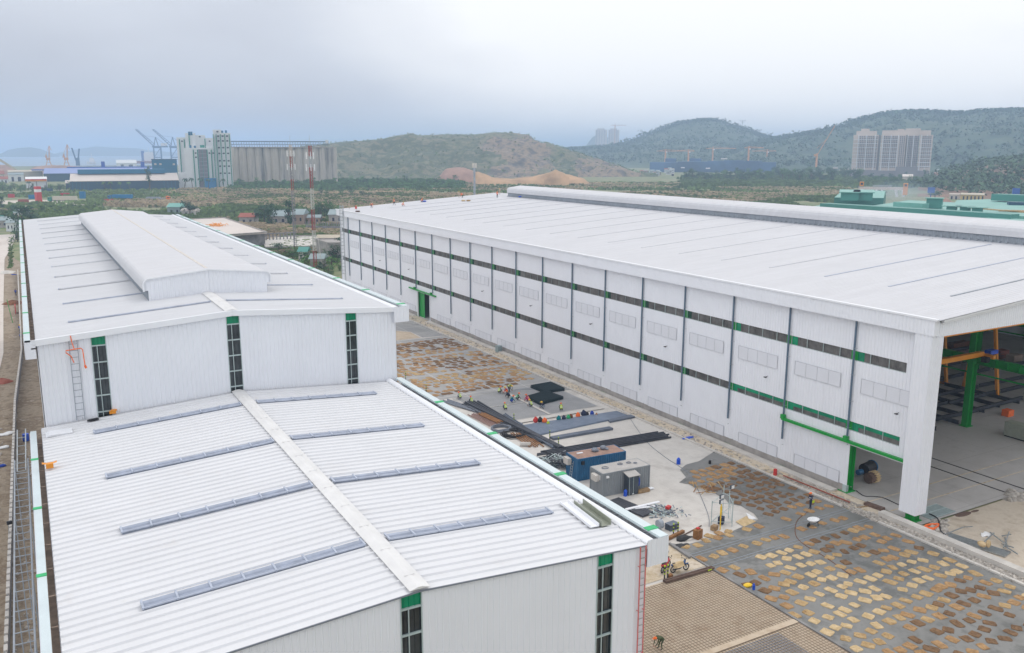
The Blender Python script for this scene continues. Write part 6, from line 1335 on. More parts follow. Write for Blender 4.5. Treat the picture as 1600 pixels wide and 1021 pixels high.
t = shed('white_hall_building', 34.5, 69, 296, 280, 276.5, 18, 'mill_white', 'white_paint', 'white two bay hall with red and yellow stripes under its roof', 'building')
q = MB(); Dx = math.hypot(*at(52, 296)[:2]); fb(q, 34.3, 68, 280.3, Dx-.5, 1, 0, zh(52, 282, Dx)); q.build('red_stripe', 'red_paint', t); q = MB(); fb(q, 34.3, 68, 282, Dx-.5, 1, 0, zh(52, 283.6, Dx)); q.build('yellow_stripe', 'orange_paint', t); q = MB(); fb(q, 51, 52.2, 284, Dx-.3, .5); fb(q, 66.5, 67.7, 284, Dx-.3, .5); q.build('column', 'apt_dark', t)
shed('beige_shed', 8, 63, 283, 268.5, 266, 40, 'beige', 'beige', 'plain beige shed left of the violet roof')
for px0, px1, yb, ye, yr, mw, mr, lb in ((8, 33, 284, 273, 270, 'mill_white', 'roof_blue_grey', 'white house cluster with balconies left of the beige shed'), (-6, 8, 286, 280, 276, 'mill_white', 'roof_red', 'small white house with a red roof at the far left edge'), (97, 108, 296, 286, 282, 'teal_dark', 'cream_roof', 'low dark shed against the left end of the cream roofed shed'), (-5, 3, 280, 272, 267, 'beige', 'roof_red', 'orange roofed hut at the left edge behind the white houses'), (180, 212, 262, 255, 250, 'mill_white', 'white_paint', 'long white port office behind the violet roof')): shed('house', px0, px1, yb, ye, yr, 16, mw, mr, lb, 'house', doors=[(px0+(px1-px0)*.2, px0+(px1-px0)*.35, ye+(yb-ye)*.35), (px0+(px1-px0)*.6, px0+(px1-px0)*.8, ye+(yb-ye)*.35)])
# stockpiles behind the sheds
bank('stockpile', dens([(-40, 262), (-10, 258), (6, 257.5), (22, 267), (30, 272)], 30), 1450, 90, 'tan_pile', 'red brown ore pile at the left edge of the port')
bank('stockpile', dens([(38, 268), (52, 260.5), (70, 259), (90, 258), (115, 259.5), (135, 263), (150, 266)], 40), 1500, 90, 'tan_pile', 'long red brown ore pile under the orange port cranes')
q = MB(); a = az_at(-8, 1400); b_ = az_at(22, 1400); q.bar((a.x, a.y, zh(-8, 246, 1400)), (b_.x, b_.y, zh(22, 266, 1400)), 3, 3); tag(q.build('conveyor', 'beige'), 'yellowish inclined conveyor at the left edge of the port', 'conveyor')
# port cranes
def portal(px, D, ybase, ytop, label, m='crane_orange'):
    t = thing('portal_crane', az_at(px, D), label, 'port crane'); o = az_at(px, D); k = (zh(px, ytop, D)-zh(px, ybase, D))/60; o.z = zh(px, ybase, D); r_ = Vector((o.y, -o.x, 0)).normalized(); f_ = Vector((o.x, o.y, 0)).normalized(); q = MB(); Q = lambda x, y, z: o+r_*x*k+f_*y*k+Vector((0, 0, z*k))
    for x in (-9, 9):
        for y in (-6, 6): q.bar(Q(x, y, -6), Q(x*.3, y*.4, 16), 1.6*k)
    q.bar(Q(-5, 0, 9), Q(5, 0, 9), 1.2*k); q.build('portal', m, t); q = MB(); q.box(Q(0, 0, 20), (9*k, 9*k, 7*k), .3); q.bar(Q(-2, 0, 18), Q(-5, 0, 34), 3*k); q.build('house', m, t); q = MB()
    q.bar(Q(2, 0, 22), Q(5.5, 0, 60), 1.6*k); q.bar(Q(4.5, 0, 22), Q(6.5, 0, 60), 1.2*k); q.bar(Q(6, 0, 60), Q(11, 0, 46), 1.4*k); q.bar(Q(-5, 0, 34), Q(5.5, 0, 59), .8*k); q.bar(Q(-5, 0, 30), Q(-7, 0, 24), 4*k); q.build('boom', m, t)
portal(74, 1750, 259, 228, 'orange port crane over the ore pile, the left one'); portal(102, 1700, 260, 226, 'orange port crane over the ore pile, the right and taller one')
t = thing('harbour_crane', az_at(119, 1900), 'dark double boom harbour crane right of the orange ones', 'port crane'); q = MB(); k = 1900/F_PX*1.02
def FP(px, y, D): p = az_at(px, D); p.z = zh(px, y, D); return p
for a, b_ in (((112, 231.5), (117, 252)), ((113.2, 231.5), (119, 256)), ((124.5, 232.5), (121, 252)), ((123.5, 232.5), (119, 256))): q.bar(FP(*a, 1900), FP(*b_, 1900), 1.5)
for i in range(8): q.bar(FP(112.5+i*.6, 232+i*2.6, 1900), FP(113.8+i*.6, 233.5+i*2.6, 1900), .6)
q.build('boom', 'crane_blue', t); q = MB(); fb(q, 116.5, 123, 247, 1900, 10, 0, zh(119, 259, 1900)); q.build('cab', 'crane_blue', t)
for k_, (dx, lb) in enumerate(((0, 'blue ship to shore gantry crane with a raised boom, the left one'), (26.5, 'blue ship to shore gantry crane with a raised boom, the right one by the mill'))):
    D = 2350; t = thing('gantry_crane', az_at(247+dx, D), lb, 'port crane'); q = MB(); P = lambda px, y, d=0: FP(px+dx, y, D+d)
    for px in (240.3, 251.5):
        for d in (0, 22): q.bar(P(px, 262, d), P(px, 229, d), 3)
    for y in (231, 246, 262): q.bar(P(240.3, y), P(251.5, y), 2.4); q.bar(P(240.3, y, 22), P(251.5, y, 22), 2.4); q.bar(P(240.3, y), P(240.3, y, 22), 2)
    q.bar(P(240.3, 246), P(251.5, 231), 1.4); q.build('portal', 'crane_blue', t); q = MB()
    for d in (0, 6): q.bar(P(214.3, 202.5, d), P(241, 229, d), 2.0); q.bar(P(216.5, 202.2, d), P(243, 226, d), 1.2)
    for i in range(9): f_ = i/9; q.bar(P(214.5+26.5*f_, 202.5+26.5*f_), P(216.5+26.5*(f_+.06), 202.2+24*(f_+.06)), 1.0)
    q.bar(P(238, 229.5), P(263, 229.5), 3.5); q.build('boom', 'crane_blue', t); q = MB()
    q.bar(P(241, 229), P(244.5, 214.5), 1.8); q.bar(P(248, 229), P(244.5, 214.5), 1.8); q.bar(P(244.5, 214.5), P(225, 212), .5); q.bar(P(244.5, 214.5), P(262, 229), .7); q.build('mast', 'crane_blue', t)
    q = MB(); fb(q, 252+dx, 262+dx, 224, D, 12, 0, zh(256, 229, D)); q.build('machine_house', 'ship_white', t)
# ships
def ship(px0, px1, yb, D, m, label, house, hy, funnel=None):
    t = thing('ship', az_at((px0+px1)/2, D), label, 'ship'); q = MB(); a, b_ = az_at(px0, D), az_at(px1, D); d = (b_-a); ln = d.length; d.normalize(); w = Vector((-d.y, d.x, 0)); z1 = zh(px0, yb-4, D); rings = []
    for u, hw in ((0, .3), (.12, 5), (.5, 7), (.9, 6), (1, 3)): c = a+d*ln*u; rings.append([c-w*hw+Vector((0, 0, z1+(2 if u == 0 else 0))), c-w*hw*.7+Vector((0, 0, .3)), c+w*hw*.7+Vector((0, 0, .3)), c+w*hw+Vector((0, 0, z1+(2 if u == 0 else 0)))])
    q.loft(rings); q.build('hull', m, t); q = MB(); fb(q, house[0], house[1], hy, D+1, 8, 0, z1-.5); fb(q, house[0]+1, house[1]-1, hy-2, D+2, 6, 0, zh(px0, hy, D)); q.build('deckhouse', 'ship_white', t); q = MB(); c = (house[0]+house[1])/2; q.bar(FP(c, hy, D+3), FP(c, hy-9, D+3), .8); q.build('mast', 'ship_white', t)
    if funnel: q = MB(); fb(q, funnel[0], funnel[1], funnel[2], D+3, 8, 0, z1); q.build('funnel', 'blue_roof', t)
ship(134, 148, 257, 2500, 'ship_white', 'small white ship moored off the port', (138, 146), 249); ship(205, 248, 256, 2600, 'roof_red', 'cargo ship with a blue funnel behind the port office', (224, 240), 240, (220, 225, 236))
# red and white lattice tower base near the truck yard
t = thing('red_white_tower', at(61, 318), 'short red and white tower in the truck yard', 'tower'); c = t.location; D = math.hypot(c.x, c.y)
for i in range(6): q = MB(); z0, z1 = zh(61, 318-4.4*i, D), zh(61, 318-4.4*(i+1), D); q.box((c.x, c.y, (z0+z1)/2), (3.4, 3.4, z1-z0), .4); q.build('section', 'red_paint' if i in (0, 1, 3, 5) or i == 2 else 'white_paint', t)
# vehicles in the far yard
def truck(px0, px1, yb, mc, mcab, label, cab_right=True, tank=False):
    a = at(px0, yb); b_ = at(px1, yb); d = b_-a; ln = d.length; rz_ = math.atan2(d.y, d.x); t = thing('truck', (0, 0, 0), label, 'truck'); s_ = 1 if cab_right else -1; h = ln/2
    q = MB(); q.box((s_*(h-1.2), 0, 2.0), (2.4, 2.6, 2.6)); q.box((s_*(h-2.1), 0, 3.4), (1.2, 2.4, .5)); cb_ = q.build('cab', mcab, t); q = MB(); q.box((s_*(h+.0), 0, 2.5), (.06, 2.2, .9)); q.box((s_*(h-1.0), -1.31, 2.5), (1.0, .04, .8)); q.build('window', 'window_dark', cb_)
    q = MB()
    if tank: q.box((-s_*1.6, 0, 1.7), (ln-4.2, 2.4, .9)); [q.box((-s_*1.6+k*2.6, 0, 2.5), (2.0, 2.0, .9)) for k in (-2, -1, 0, 1)]
    else:
        q.box((-s_*1.6, 0, 2.7), (ln-3.8, 2.5, 2.7)); k = -ln/2+1
        while k < ln/2-4: q.box((-s_*.3+k, -1.27, 2.7), (.1, .05, 2.6)); k += .9
    q.build('trailer', mc, t); q = MB(); q.box((0, 0, 1.05), (ln-.6, 1.6, .3)); q.build('chassis', 'black', t)
    for x in (-h+1, -h+2.2, -h+3.4, h-1.4, h-4.6):
        for y in (-1.1, 1.1): q = MB(); q.tube([(s_*x, y-.15, .5), (s_*x, y+.15, .5)], .5, 10); q.build('wheel', 'rubber', t)
    m_ = (a+b_)/2; t.location = (m_.x, m_.y, .12); t.rotation_euler = (0, 0, rz_)
truck(76, 121, 316, 'cream_trailer', 'mill_green', 'cream trailer truck with a dark green cab in the far yard', False)
truck(169.5, 208, 313, 'truck_blue', 'truck_blue', 'long blue covered truck in the far yard', False)
truck(227, 266, 314.5, 'vent_grey', 'truck_orange', 'tank truck with a bright orange cab in the far yard', True, True)
def cbox(px0, px1, yb, h, m, label, n=1):
    a, b_ = at(px0, yb), at(px1, yb); m_ = (a+b_)/2; d = b_-a; t = thing('shipping_container', (m_.x, m_.y, .05), label, 'container'); rz_ = math.atan2(d.y, d.x); q = MB(); q.box((m_.x, m_.y, h/2), (d.length, 2.5, h), rz_); q.build('body', m, t); q = MB(); k = -d.length/2+.5
    while k < d.length/2: q.box((m_.x+k*math.cos(rz_)+1.27*math.sin(rz_), m_.y+k*math.sin(rz_)-1.27*math.cos(rz_), h/2), (.12, .08, h-.3), rz_); k += .6
    q.build('rib', m, t)
cbox(125.5, 133.5, 310.5, 5.4, 'truck_blue', 'two high stack of dark blue containers in the far yard'); cbox(118, 145, 298, 2.8, 'mill_green', 'long green container in front of the cream roofed shed'); cbox(145.5, 148.5, 298, 3, 'blue_roof', 'small blue container at the end of the long green one'); cbox(46, 57, 311, 3.0, 'truck_blue', 'light blue container left of the red and white tower'); cbox(30, 44, 318.5, 3.0, 'roof_red', 'rusty red frame container in the far yard'); cbox(14, 22, 309, 2.8, 'car_red', 'red container near the left edge of the far yard'); cbox(96, 108, 307, 2.6, 'car_red', 'dark red container behind the cream trailer'); cbox(65, 82, 299, 2.6, 'teal_dark', 'low dark teal container right of the white hall'); cbox(163, 177, 315, 1.6, 'car_red', 'low red and yellow machine in front of the blue truck'); cbox(225, 243, 296.5, 1.8, 'teal_wall', 'blue and red shelter in the reeds by the cream roofed shed'); cbox(-3, 5, 384-38, 3, 'mill_green', 'green container at the left edge beyond the road')
# cars
def car(px, py, rz_, m, label):
    t = thing('parked_car', (0, 0, 0), label, 'car', 'cars in the small car park'); q = MB(); rings = []
    for x, w, zt, zb in ((-2.15, .7, .75, .4), (-2.0, .82, .95, .3), (-.9, .85, 1.0, .28), (.9, .85, .95, .28), (1.9, .8, .82, .3), (2.15, .66, .65, .4)): rings.append([(x, -w, zb), (x, w, zb), (x, w, zt*.85), (x, w*.8, zt), (x, -w*.8, zt), (x, -w, zt*.85)])
    q.loft(rings); q.build('body', m, t, False); q = MB(); q.loft([[(x, -w, .95), (x, w, .95), (x, w*.8, z), (x, -w*.8, z)] for x, w, z in ((-1.75, .75, 1.0), (-1.2, .75, 1.42), (.3, .75, 1.45), (1.05, .74, 1.0))]); q.build('cabin', 'window_dark', t); q = MB(); q.box((-.45, 0, 1.46), (1.5, 1.15, .05)); q.build('roof', m, t)
    for x in (-1.35, 1.35):
        for y in (-.78, .78): q = MB(); q.tube([(x, y-.1, .32), (x, y+.1, .32)], .32, 10); q.build('wheel', 'rubber', t)
    c = at(px, py); t.location = (c.x, c.y, .12); t.rotation_euler = (0, 0, rz_); t.scale = (1.1,)*3
for i, (px, py, m_, c_) in enumerate(((502.5, 361.5, 'car_red', 'red car, leftmost in the car park'), (506, 362.5, 'car_blue', 'dark blue car beside the leftmost red one'), (509, 363.5, 'car_red', 'red car, second red from the left in the car park'), (513.5, 365, 'car_red', 'red car, third red from the left in the car park'), (518, 366, 'car_blue', 'blue car right of the red ones'), (523, 368.5, 'car_green', 'dark green pickup shaped car by the warehouse end'), (518, 359.5, 'car_white', 'white car behind the blue one'), (527, 362, 'car_white', 'white car nearest the warehouse end'), (524, 360, 'car_red', 'red car in the back row of the car park'), (513.5, 368.3+.4, 'car_white', 'white car at the front edge of the car park'))): car(px, py, 1.9, m_, c_)
# ------------------------------------------------------------------ masts
def mast(px, py, w0, w1, H_, cols, name, label, ants):
    c = at(px, py); t = thing(name, (c.x, c.y, 0), label, 'mast'); n = len(cols)
    for i in range(n):
        z0, z1 = H_*i/n, H_*(i+1)/n; a, b_ = w0+(w1-w0)*i/n, w0+(w1-w0)*(i+1)/n; q = MB()
        C = [(-1, -.6), (1, -.6), (0, 1.1)]
        P0 = [Vector((c.x+x*a/2, c.y+y*a/2, z0)) for x, y in C]; P1 = [Vector((c.x+x*b_/2, c.y+y*b_/2, z1)) for x, y in C]
        for p, r_ in zip(P0, P1): q.tube([p, r_], .085, 5)
        m_ = max(2, int((z1-z0)/1.0))
        for k in range(m_):
            f0, f1 = k/m_, (k+1)/m_
            for j in range(3): q.bar(P0[j].lerp(P1[j], f0), P0[(j+1) % 3].lerp(P1[(j+1) % 3], f1), .07); q.bar(P0[j].lerp(P1[j], f0), P0[(j+1) % 3].lerp(P1[(j+1) % 3], f0), .06)
        q.build('lattice_section', cols[i], t)
    for z, k in ants:
        q = MB()
        for j in range(3): a_ = 2*math.pi*j/3+.3; q.box((c.x+k*math.cos(a_), c.y+k*math.sin(a_), z), (.32, .22, 2.0), a_); q.bar((c.x, c.y, z), (c.x+k*math.cos(a_), c.y+k*math.sin(a_), z), .07)
        q.build('antenna', 'white_paint', t)
    q = MB(); q.tube([(c.x, c.y, H_), (c.x, c.y, H_+3)], .04, 4); q.build('lightning_rod', 'steel_galv', t)
mast(492.5, 424, 1.05, .85, 38.0, ['mast_red', 'mast_red', 'mast_white', 'mast_white', 'mast_red', 'mast_red', 'mast_white', 'mast_white', 'mast_red', 'mast_red', 'steel_galv', 'mast_red'][:12], 'radio_mast', 'thick red and white lattice radio mast, the right one of two', [(31.5, 1.4), (35, 1.2)])
mast(462, 402, 1.0, .85, 38.5, ['roof_red', 'apt_dark', 'apt_dark', 'apt_dark', 'apt_dark', 'apt_dark', 'roof_red', 'apt_dark', 'roof_red', 'apt_wall'], 'radio_mast', 'darker lattice radio mast, the left one of two', [(31, 1.5), (35.5, 1.3)])
p = az_at(741, 260); t = thing('monopole', (p.x, p.y, 0), 'grey lamp pole rising behind the warehouse roof', 'pole'); q = MB(); q.tube([(p.x, p.y, 0), (p.x, p.y, zh(741, 262, 260))], .42, 10, r2=.3); q.build('pole', 'vent_grey', t); q = MB()
for j in range(3): a_ = 2.1*j; q.box((p.x+.5*math.cos(a_), p.y+.5*math.sin(a_), zh(741, 259, 260)), (.4, .3, 1.4), a_)
q.build('antenna', 'concrete_light', t)
c = at(504, 436-12); q = MB(); q.tube([(c.x, c.y, 0), (c.x-1, c.y, 11)], .07, 5); tag(q.build('utility_pole', 'concrete_light'), 'thin pale pole right of the thick mast', 'pole')
# ------------------------------------------------------------------ near buildings between the halls and the fields
def flat(name, pts, h, mw, mr, label, over=.6, rt=.35, cat='building', doors=()):
    c = sum((Vector((p[0], p[1], 0)) for p in pts), Vector())/len(pts); t = thing(name, (c.x, c.y, 0), label, cat); q = MB(); q.prism([(p[0], p[1]) for p in pts], 0, h); q.build('wall', mw, t); q = MB()
    P = [(c.x+(p[0]-c.x)*(1+over/12), c.y+(p[1]-c.y)*(1+over/12)) for p in pts]; q.prism(P, h, h+rt); r_ = q.build('roof', mr, t); q = MB(); n = len(P)
    for i in range(n): a, b_ = P[i], P[(i+1) % n]; q.bar((a[0], a[1], h+rt+.2), (b_[0], b_[1], h+rt+.2), .3, .45)
    q.build('parapet', 'concrete_wall', r_); return t
x0 = 62; fl = flat('unfinished_building', [at(349, 368, 6.3), at(413.5, 363.5, 6.3), at(350, 341.5, 6.3), at(300, 344, 6.3)], 6.0, 'concrete_raw', 'cream_roof', 'unfinished grey building with a flat pale roof beyond the taller hall')
c = at(338, 355, 8.4); junk('roof_formwork', 338, 349, .1, 0, ['orange_paint'], 'x', 'x') if False else None
t = thing('scaffold_props', at(338, 353, 6.4), 'yellow and brown props heaped on the flat pale roof', 'props'); q = MB(); c = t.location
for k in range(50): p = c+Vector((pr_.gauss(0, 1.6), pr_.gauss(0, 3.2), .1)); a_ = pr_.uniform(0, 3.1); q.bar(p, p+Vector((math.cos(a_)*1.8, math.sin(a_)*1.8, pr_.uniform(0, .9))), .16)
q.build('prop', 'orange_paint', t)
flat('grey_blockhouse', [(88, 281), (95.5, 278), (97, 292), (88, 295)], 5.6, 'concrete_wall', 'concrete_wall', 'grey concrete blockhouse against the far corner of the warehouse', 1.0, .5)
flat('low_foundation', [(76, 318), (96, 312), (108, 352), (84, 358)], 1.6, 'concrete_wall', 'concrete_light', 'low concrete foundation with bare columns left of the masts', .1, .1)
q = MB()
for k in range(9): p = at(416+k*5.5, 376-k*.3, 1.6); q.box((p.x, p.y, 2.8), (.4, .4, 2.6))
p0, p1 = at(414, 376.1, 1.6), at(462, 373.5, 1.6); p0.z = p1.z = 4.2; q.bar(p0, p1, .6, .35); tag(q.build('column_row', 'concrete_raw'), 'row of bare concrete columns on the low foundation', 'columns')
def hut(px0, px1, yb, h, dep, mw, mr, label, rz_=0):
    a, b_ = at(px0, yb), at(px1, yb); d = (b_-a).normalized(); w = Vector((-d.y, d.x, 0)); t = thing('hut', (a+b_)/2, label, 'hut'); q = MB(); P = [a, b_, b_+w*dep, a+w*dep]; q.prism([(p.x, p.y) for p in P], 0, h); q.build('wall', mw, t); q = MB(); o_ = .5; P = [a-d*o_-w*o_, b_+d*o_-w*o_, b_+d*o_+w*(dep+o_), a-d*o_+w*(dep+o_)]; r_ = [(P[0]+P[3])/2, (P[1]+P[2])/2]
    vs = [(p.x, p.y, h-.1) for p in P]+[(p.x, p.y, h+dep*.16+.3) for p in r_]; q.add(vs, [(0, 1, 5, 4), (2, 3, 4, 5), (0, 4, 3), (1, 2, 5), (3, 2, 1, 0)]); q.build('roof', mr, t); q = MB(); L_ = (b_-a).length
    for f_ in (.25, .7): p = a+d*L_*f_-w*.05; q.bar(p+Vector((0, 0, h*.5)), p+d*min(2, L_*.15)+Vector((0, 0, h*.5)), .1, h*.35)
    q.build('window', 'window_dark', t); return t
for a in ((424, 448, 352, 4.5, 14, 'concrete_wall', 'roof_blue_grey', 'long hut with a pale teal roof left of the masts'), (456, 474, 351, 5, 13, 'brick', 'roof_blue_grey', 'brick hut with a teal roof between the two masts'), (374, 397, 352, 4, 9, 'concrete_wall', 'roof_red', 'low hut with a dark red roof beyond the flat pale roof'), (514, 536, 351, 5, 12, 'concrete_wall', 'roof_blue_grey', 'teal roofed hut beyond the car park'), (481, 500, 350, 3.2, 6, 'brick', 'roof_blue_grey', 'low dark hut right of the thick mast'), (262, 282, 337.5, 5, 10, 'roof_blue_grey', 'roof_teal', 'pale blue shed with a teal roof beyond the taller hall'), (284, 306, 338, 3, 7, 'concrete_light', 'cream_roof', 'low shed with a curved pale roof beyond the taller hall'), (467, 479, 409, 3.4, 6, 'concrete_light', 'roof_teal_dark', 'small hut with a dark green roof at the foot of the left mast'), (485, 505, 419, 3, 6, 'concrete_wall', 'roof_blue_grey', 'shed with a pale tin roof beside the thick mast'), (497, 530, 386, 3.6, 4, 'beige', 'beige', 'long pale yellow wall building below the car park'), (10, 22, 362, 4, 8, 'mill_white', 'roof_blue_grey', 'white hut among the trees left of the taller hall'), (-6, 12, 356, 3.5, 8, 'concrete_wall', 'roof_blue_grey', 'grey hut at the left edge among the trees'), (20, 36, 341, 3, 7, 'concrete_light', 'roof_blue_grey', 'low pale hut beyond the trees left of the taller hall')): hut(*a)
# fence in front of the car park
q = MB()
for i in range(16): p = at(478+i*3.4, 356+i*.1, 0); q.bar(p, p+Vector((0, 0, 3)), .35)
p0, p1 = at(478, 356, 1.6), at(531, 357.5, 1.6); q.bar(p0, p1, .2, 2.2); tag(q.build('yard_fence', 'concrete_raw'), 'dark fence along the back of the car park', 'fence')
# ------------------------------------------------------------------ green roofed factory behind the warehouse
def teal_fact():
    D = 360; gt = thing('green_factory', az_at(1450, 380), 'sprawling factory with teal green metal roofs behind the warehouse', 'factory'); q = MB()
    def slab(px0, y0, px1, y1, px2, y2, px3, y3, z, m, nm, th=3):
        P = [at(px0, y0, z), at(px1, y1, z), at(px2, y2, z), at(px3, y3, z)]; q = MB(); q.prism([(p.x, p.y) for p in P], z-th, z); return q.build(nm, m, gt)
    slab(1268, 323, 1640, 362, 1640, 340, 1300, 318, 12, 'roof_teal', 'roof', 12)
    slab(1480, 330, 1640, 341, 1640, 309, 1495, 313, 13, 'roof_teal', 'roof', 13)
    slab(1360, 322, 1500, 332, 1520, 318, 1420, 313, 12.6, 'roof_teal', 'roof', 12)
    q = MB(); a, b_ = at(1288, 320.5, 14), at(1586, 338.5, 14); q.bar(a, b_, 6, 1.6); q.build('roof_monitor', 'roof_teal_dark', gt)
    q = MB(); a, b_ = at(1400, 319.2, 14), at(1447, 322, 14); q.bar(a, b_, 4, 2); q.build('roof_monitor', 'roof_teal', gt)
    # raised hall left
    P = [at(1303, 317, 12), at(1380, 318, 12), at(1384, 311, 12), at(1330, 307, 12)]
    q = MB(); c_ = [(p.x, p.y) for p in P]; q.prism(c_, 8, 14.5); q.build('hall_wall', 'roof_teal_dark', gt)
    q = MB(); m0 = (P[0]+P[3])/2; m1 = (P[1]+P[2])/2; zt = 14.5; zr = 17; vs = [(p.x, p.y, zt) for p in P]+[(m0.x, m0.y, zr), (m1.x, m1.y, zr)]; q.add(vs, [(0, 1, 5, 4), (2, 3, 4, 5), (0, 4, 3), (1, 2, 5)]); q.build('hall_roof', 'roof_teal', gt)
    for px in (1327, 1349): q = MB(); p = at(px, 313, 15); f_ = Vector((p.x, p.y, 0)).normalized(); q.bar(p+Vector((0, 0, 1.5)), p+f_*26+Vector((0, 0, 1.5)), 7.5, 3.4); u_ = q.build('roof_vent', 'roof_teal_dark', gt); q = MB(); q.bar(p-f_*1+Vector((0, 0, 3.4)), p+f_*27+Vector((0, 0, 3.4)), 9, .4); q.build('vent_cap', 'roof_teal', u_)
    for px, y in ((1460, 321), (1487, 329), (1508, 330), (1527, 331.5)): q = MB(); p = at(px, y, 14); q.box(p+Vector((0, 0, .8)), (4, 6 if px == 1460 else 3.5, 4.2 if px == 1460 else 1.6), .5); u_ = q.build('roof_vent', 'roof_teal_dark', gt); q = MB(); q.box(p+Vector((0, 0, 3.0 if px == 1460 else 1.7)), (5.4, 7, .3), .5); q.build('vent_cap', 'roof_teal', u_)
    q = MB(); a, b_ = at(1555, 308, 15), at(1650, 312, 15); q.bar(a, b_, 8, 3); q.build('roof_monitor', 'roof_teal_dark', gt); q = MB(); a, b_ = at(1575, 318.5, 13.5), at(1650, 320, 13.5); q.bar(a, b_, 5, 1.6); q.build('dark_hatch', 'teal_dark', gt)
    q = MB(); a, b_ = at(1500, 323.5, 13.2), at(1650, 336, 13.2); q.bar(a, b_, 1.8, .4); a, b_ = at(1560, 329, 13.5), at(1650, 331.5, 13.5); q.bar(a, b_, 2.5, .5); q.build('walkway', 'sack_tan', gt)
teal_fact()
bank('sand_bank', dens([(1428, 320), (1440, 313), (1452, 313), (1460, 319)], 14), 560, 25, 'sand_orange', 'small sand heap behind the green factory'); bank('sand_bank', dens([(1462, 318), (1470, 310), (1485, 309), (1498, 316)], 14), 600, 25, 'tan_pile', 'brown sand heap beside the yellow building')
# gantry behind
D = 620; t = thing('yard_gantry', az_at(1385, D), 'grey yard gantry crane with two orange towers behind the green factory', 'gantry crane'); q = MB(); fb(q, 1346, 1418, 293, D, 5, 0, zh(1380, 297, D)); q.build('girder', 'apt_wall', t); q = MB()
for a, b_ in (((1349, 296), (1345, 306)), ((1353, 296), (1351, 306)), ((1374, 297), (1380, 306)), ((1384, 297), (1378, 306)), ((1405, 297), (1408, 308)), ((1416, 297), (1418, 308))): q.bar(FP(*a, D), FP(*b_, D), 1.2)
q.build('leg', 'ship_white', t)
for px0, px1, y0, y1 in ((1347.5, 1354, 284.5, 291), (1416.5, 1424, 287, 305)): q = MB(); fb(q, px0, px1, y0, D-1, 4, 0, zh(px0, y1, D)); c_ = q.build('orange_tower', 'orange_paint', t); q = MB(); m_ = (px0+px1)/2; wins(q, m_-1, m_+1, 1, [y0+3], D-1, 1.4, 1.4, .3); q.build('tower_window', 'window_dark', c_)
q = MB(); k = 1369
while k < 1399: q.bar(FP(k, 293, D), FP(k, 290, D), .3); k += 2
q.bar(FP(1369, 290, D), FP(1399, 290.5, D), .4); q.build('handrail', 'steel_galv', t)
t = shed('yellow_building', 1508, 1546, 313, 304.5, 302, 16, 'yellow_wall', 'beige', 'ochre yellow building with window bays behind the green roofs', 'building', doors=[(1512+6*k, 1514.5+6*k, 307) for k in range(6)])
shed('grey_building', 1490, 1507, 312, 304, 302.5, 12, 'apt_wall', 'apt_wall', 'low grey building left of the ochre one', 'building', doors=[(1493, 1496, 307), (1500, 1503, 307)])
for px, y in ((1461, 297.5), (1595, 299)): p = az_at(px, 700); q = MB(); q.box((p.x, p.y, zh(px, y, 700)), (4.6, 1.2, 4), -.8); q.tube([(p.x, p.y, 0), (p.x, p.y, zh(px, y, 700))], .3, 6); tag(q.build('blue_sign', 'blue_roof'), 'square blue roadside board, the %s one of two' % ('left' if px < 1500 else 'right'), 'sign')
# ------------------------------------------------------------------ apartment blocks, houses, construction site
D = 1280; t = thing('apartment_block', az_at(1392, D), 'huge grey twin apartment block rising before the green hill', 'apartment building')
q = MB()
for a, b_, y, dd in ((1332, 1371, 211, 0), (1375, 1402, 211, -3), (1402, 1414, 211, -6), (1416, 1434, 211, 0), (1435, 1456, 211, -4)): fb(q, a, b_, y, D+dd, 34)
q.build('tower', 'apt_wall', t); q = MB()
for a, b_, y, dd in ((1336, 1368, 205, 3), (1343, 1356, 201.5, 6), (1376, 1413, 204, 3), (1412, 1436, 201, 3), (1435, 1452, 204, 1), (1400, 1410, 202, 8)): fb(q, a, b_, y, D+dd, 24, 0, zh(1390, 211, D))
q.build('penthouse', 'apt_wall', t); q = MB()
for a, b_, y, dd in ((1330, 1375, 266, -6), (1374, 1402, 267, -8), (1402, 1436, 261, -10), (1436, 1455, 267, -8)): fb(q, a, b_, y, D+dd, 30)
q.build('podium', 'apt_dark', t)
for a, b_, n, dd in ((1339, 1370, 11, 0), (1379, 1401, 8, -3), (1404, 1413, 3, -6), (1417, 1434, 7, 0), (1439, 1454, 5, -4)):
    q = MB(); y = 214.2
    ys = [214.2+5.9*k for k in range(8)] if n != 7 else [214.2+2.95*k for k in range(16)]
    ys = [214.0+2.95*k for k in range(17)]
    wins(q, a, b_, n, ys, D+dd, 1.35, 1.9, .3); q.build('window', 'apt_window', t)
q = MB()
for k in range(8): 
    y = 214+5.9*k+4.4
    for a, b_, dd in ((1332, 1371, 0), (1375, 1402, -3), (1435, 1456, -4)): fb(q, a, b_, y, D+dd-1.0, 1.0, 0, zh(1390, y+.7, D))
for px in (1340, 1352.5, 1366, 1378, 1390.5, 1402, 1417, 1426, 1438, 1447): fb(q, px-.6, px+.6, 211, D-7 if 1400 < px < 1415 else D-4.2, 1.5)
q.build('facade_rib', 'mill_white', t); q = MB()
for px in (1372.5, 1415): fb(q, px-2, px+2, 212, D+2, 20)
q.build('core', 'apt_dark', t)
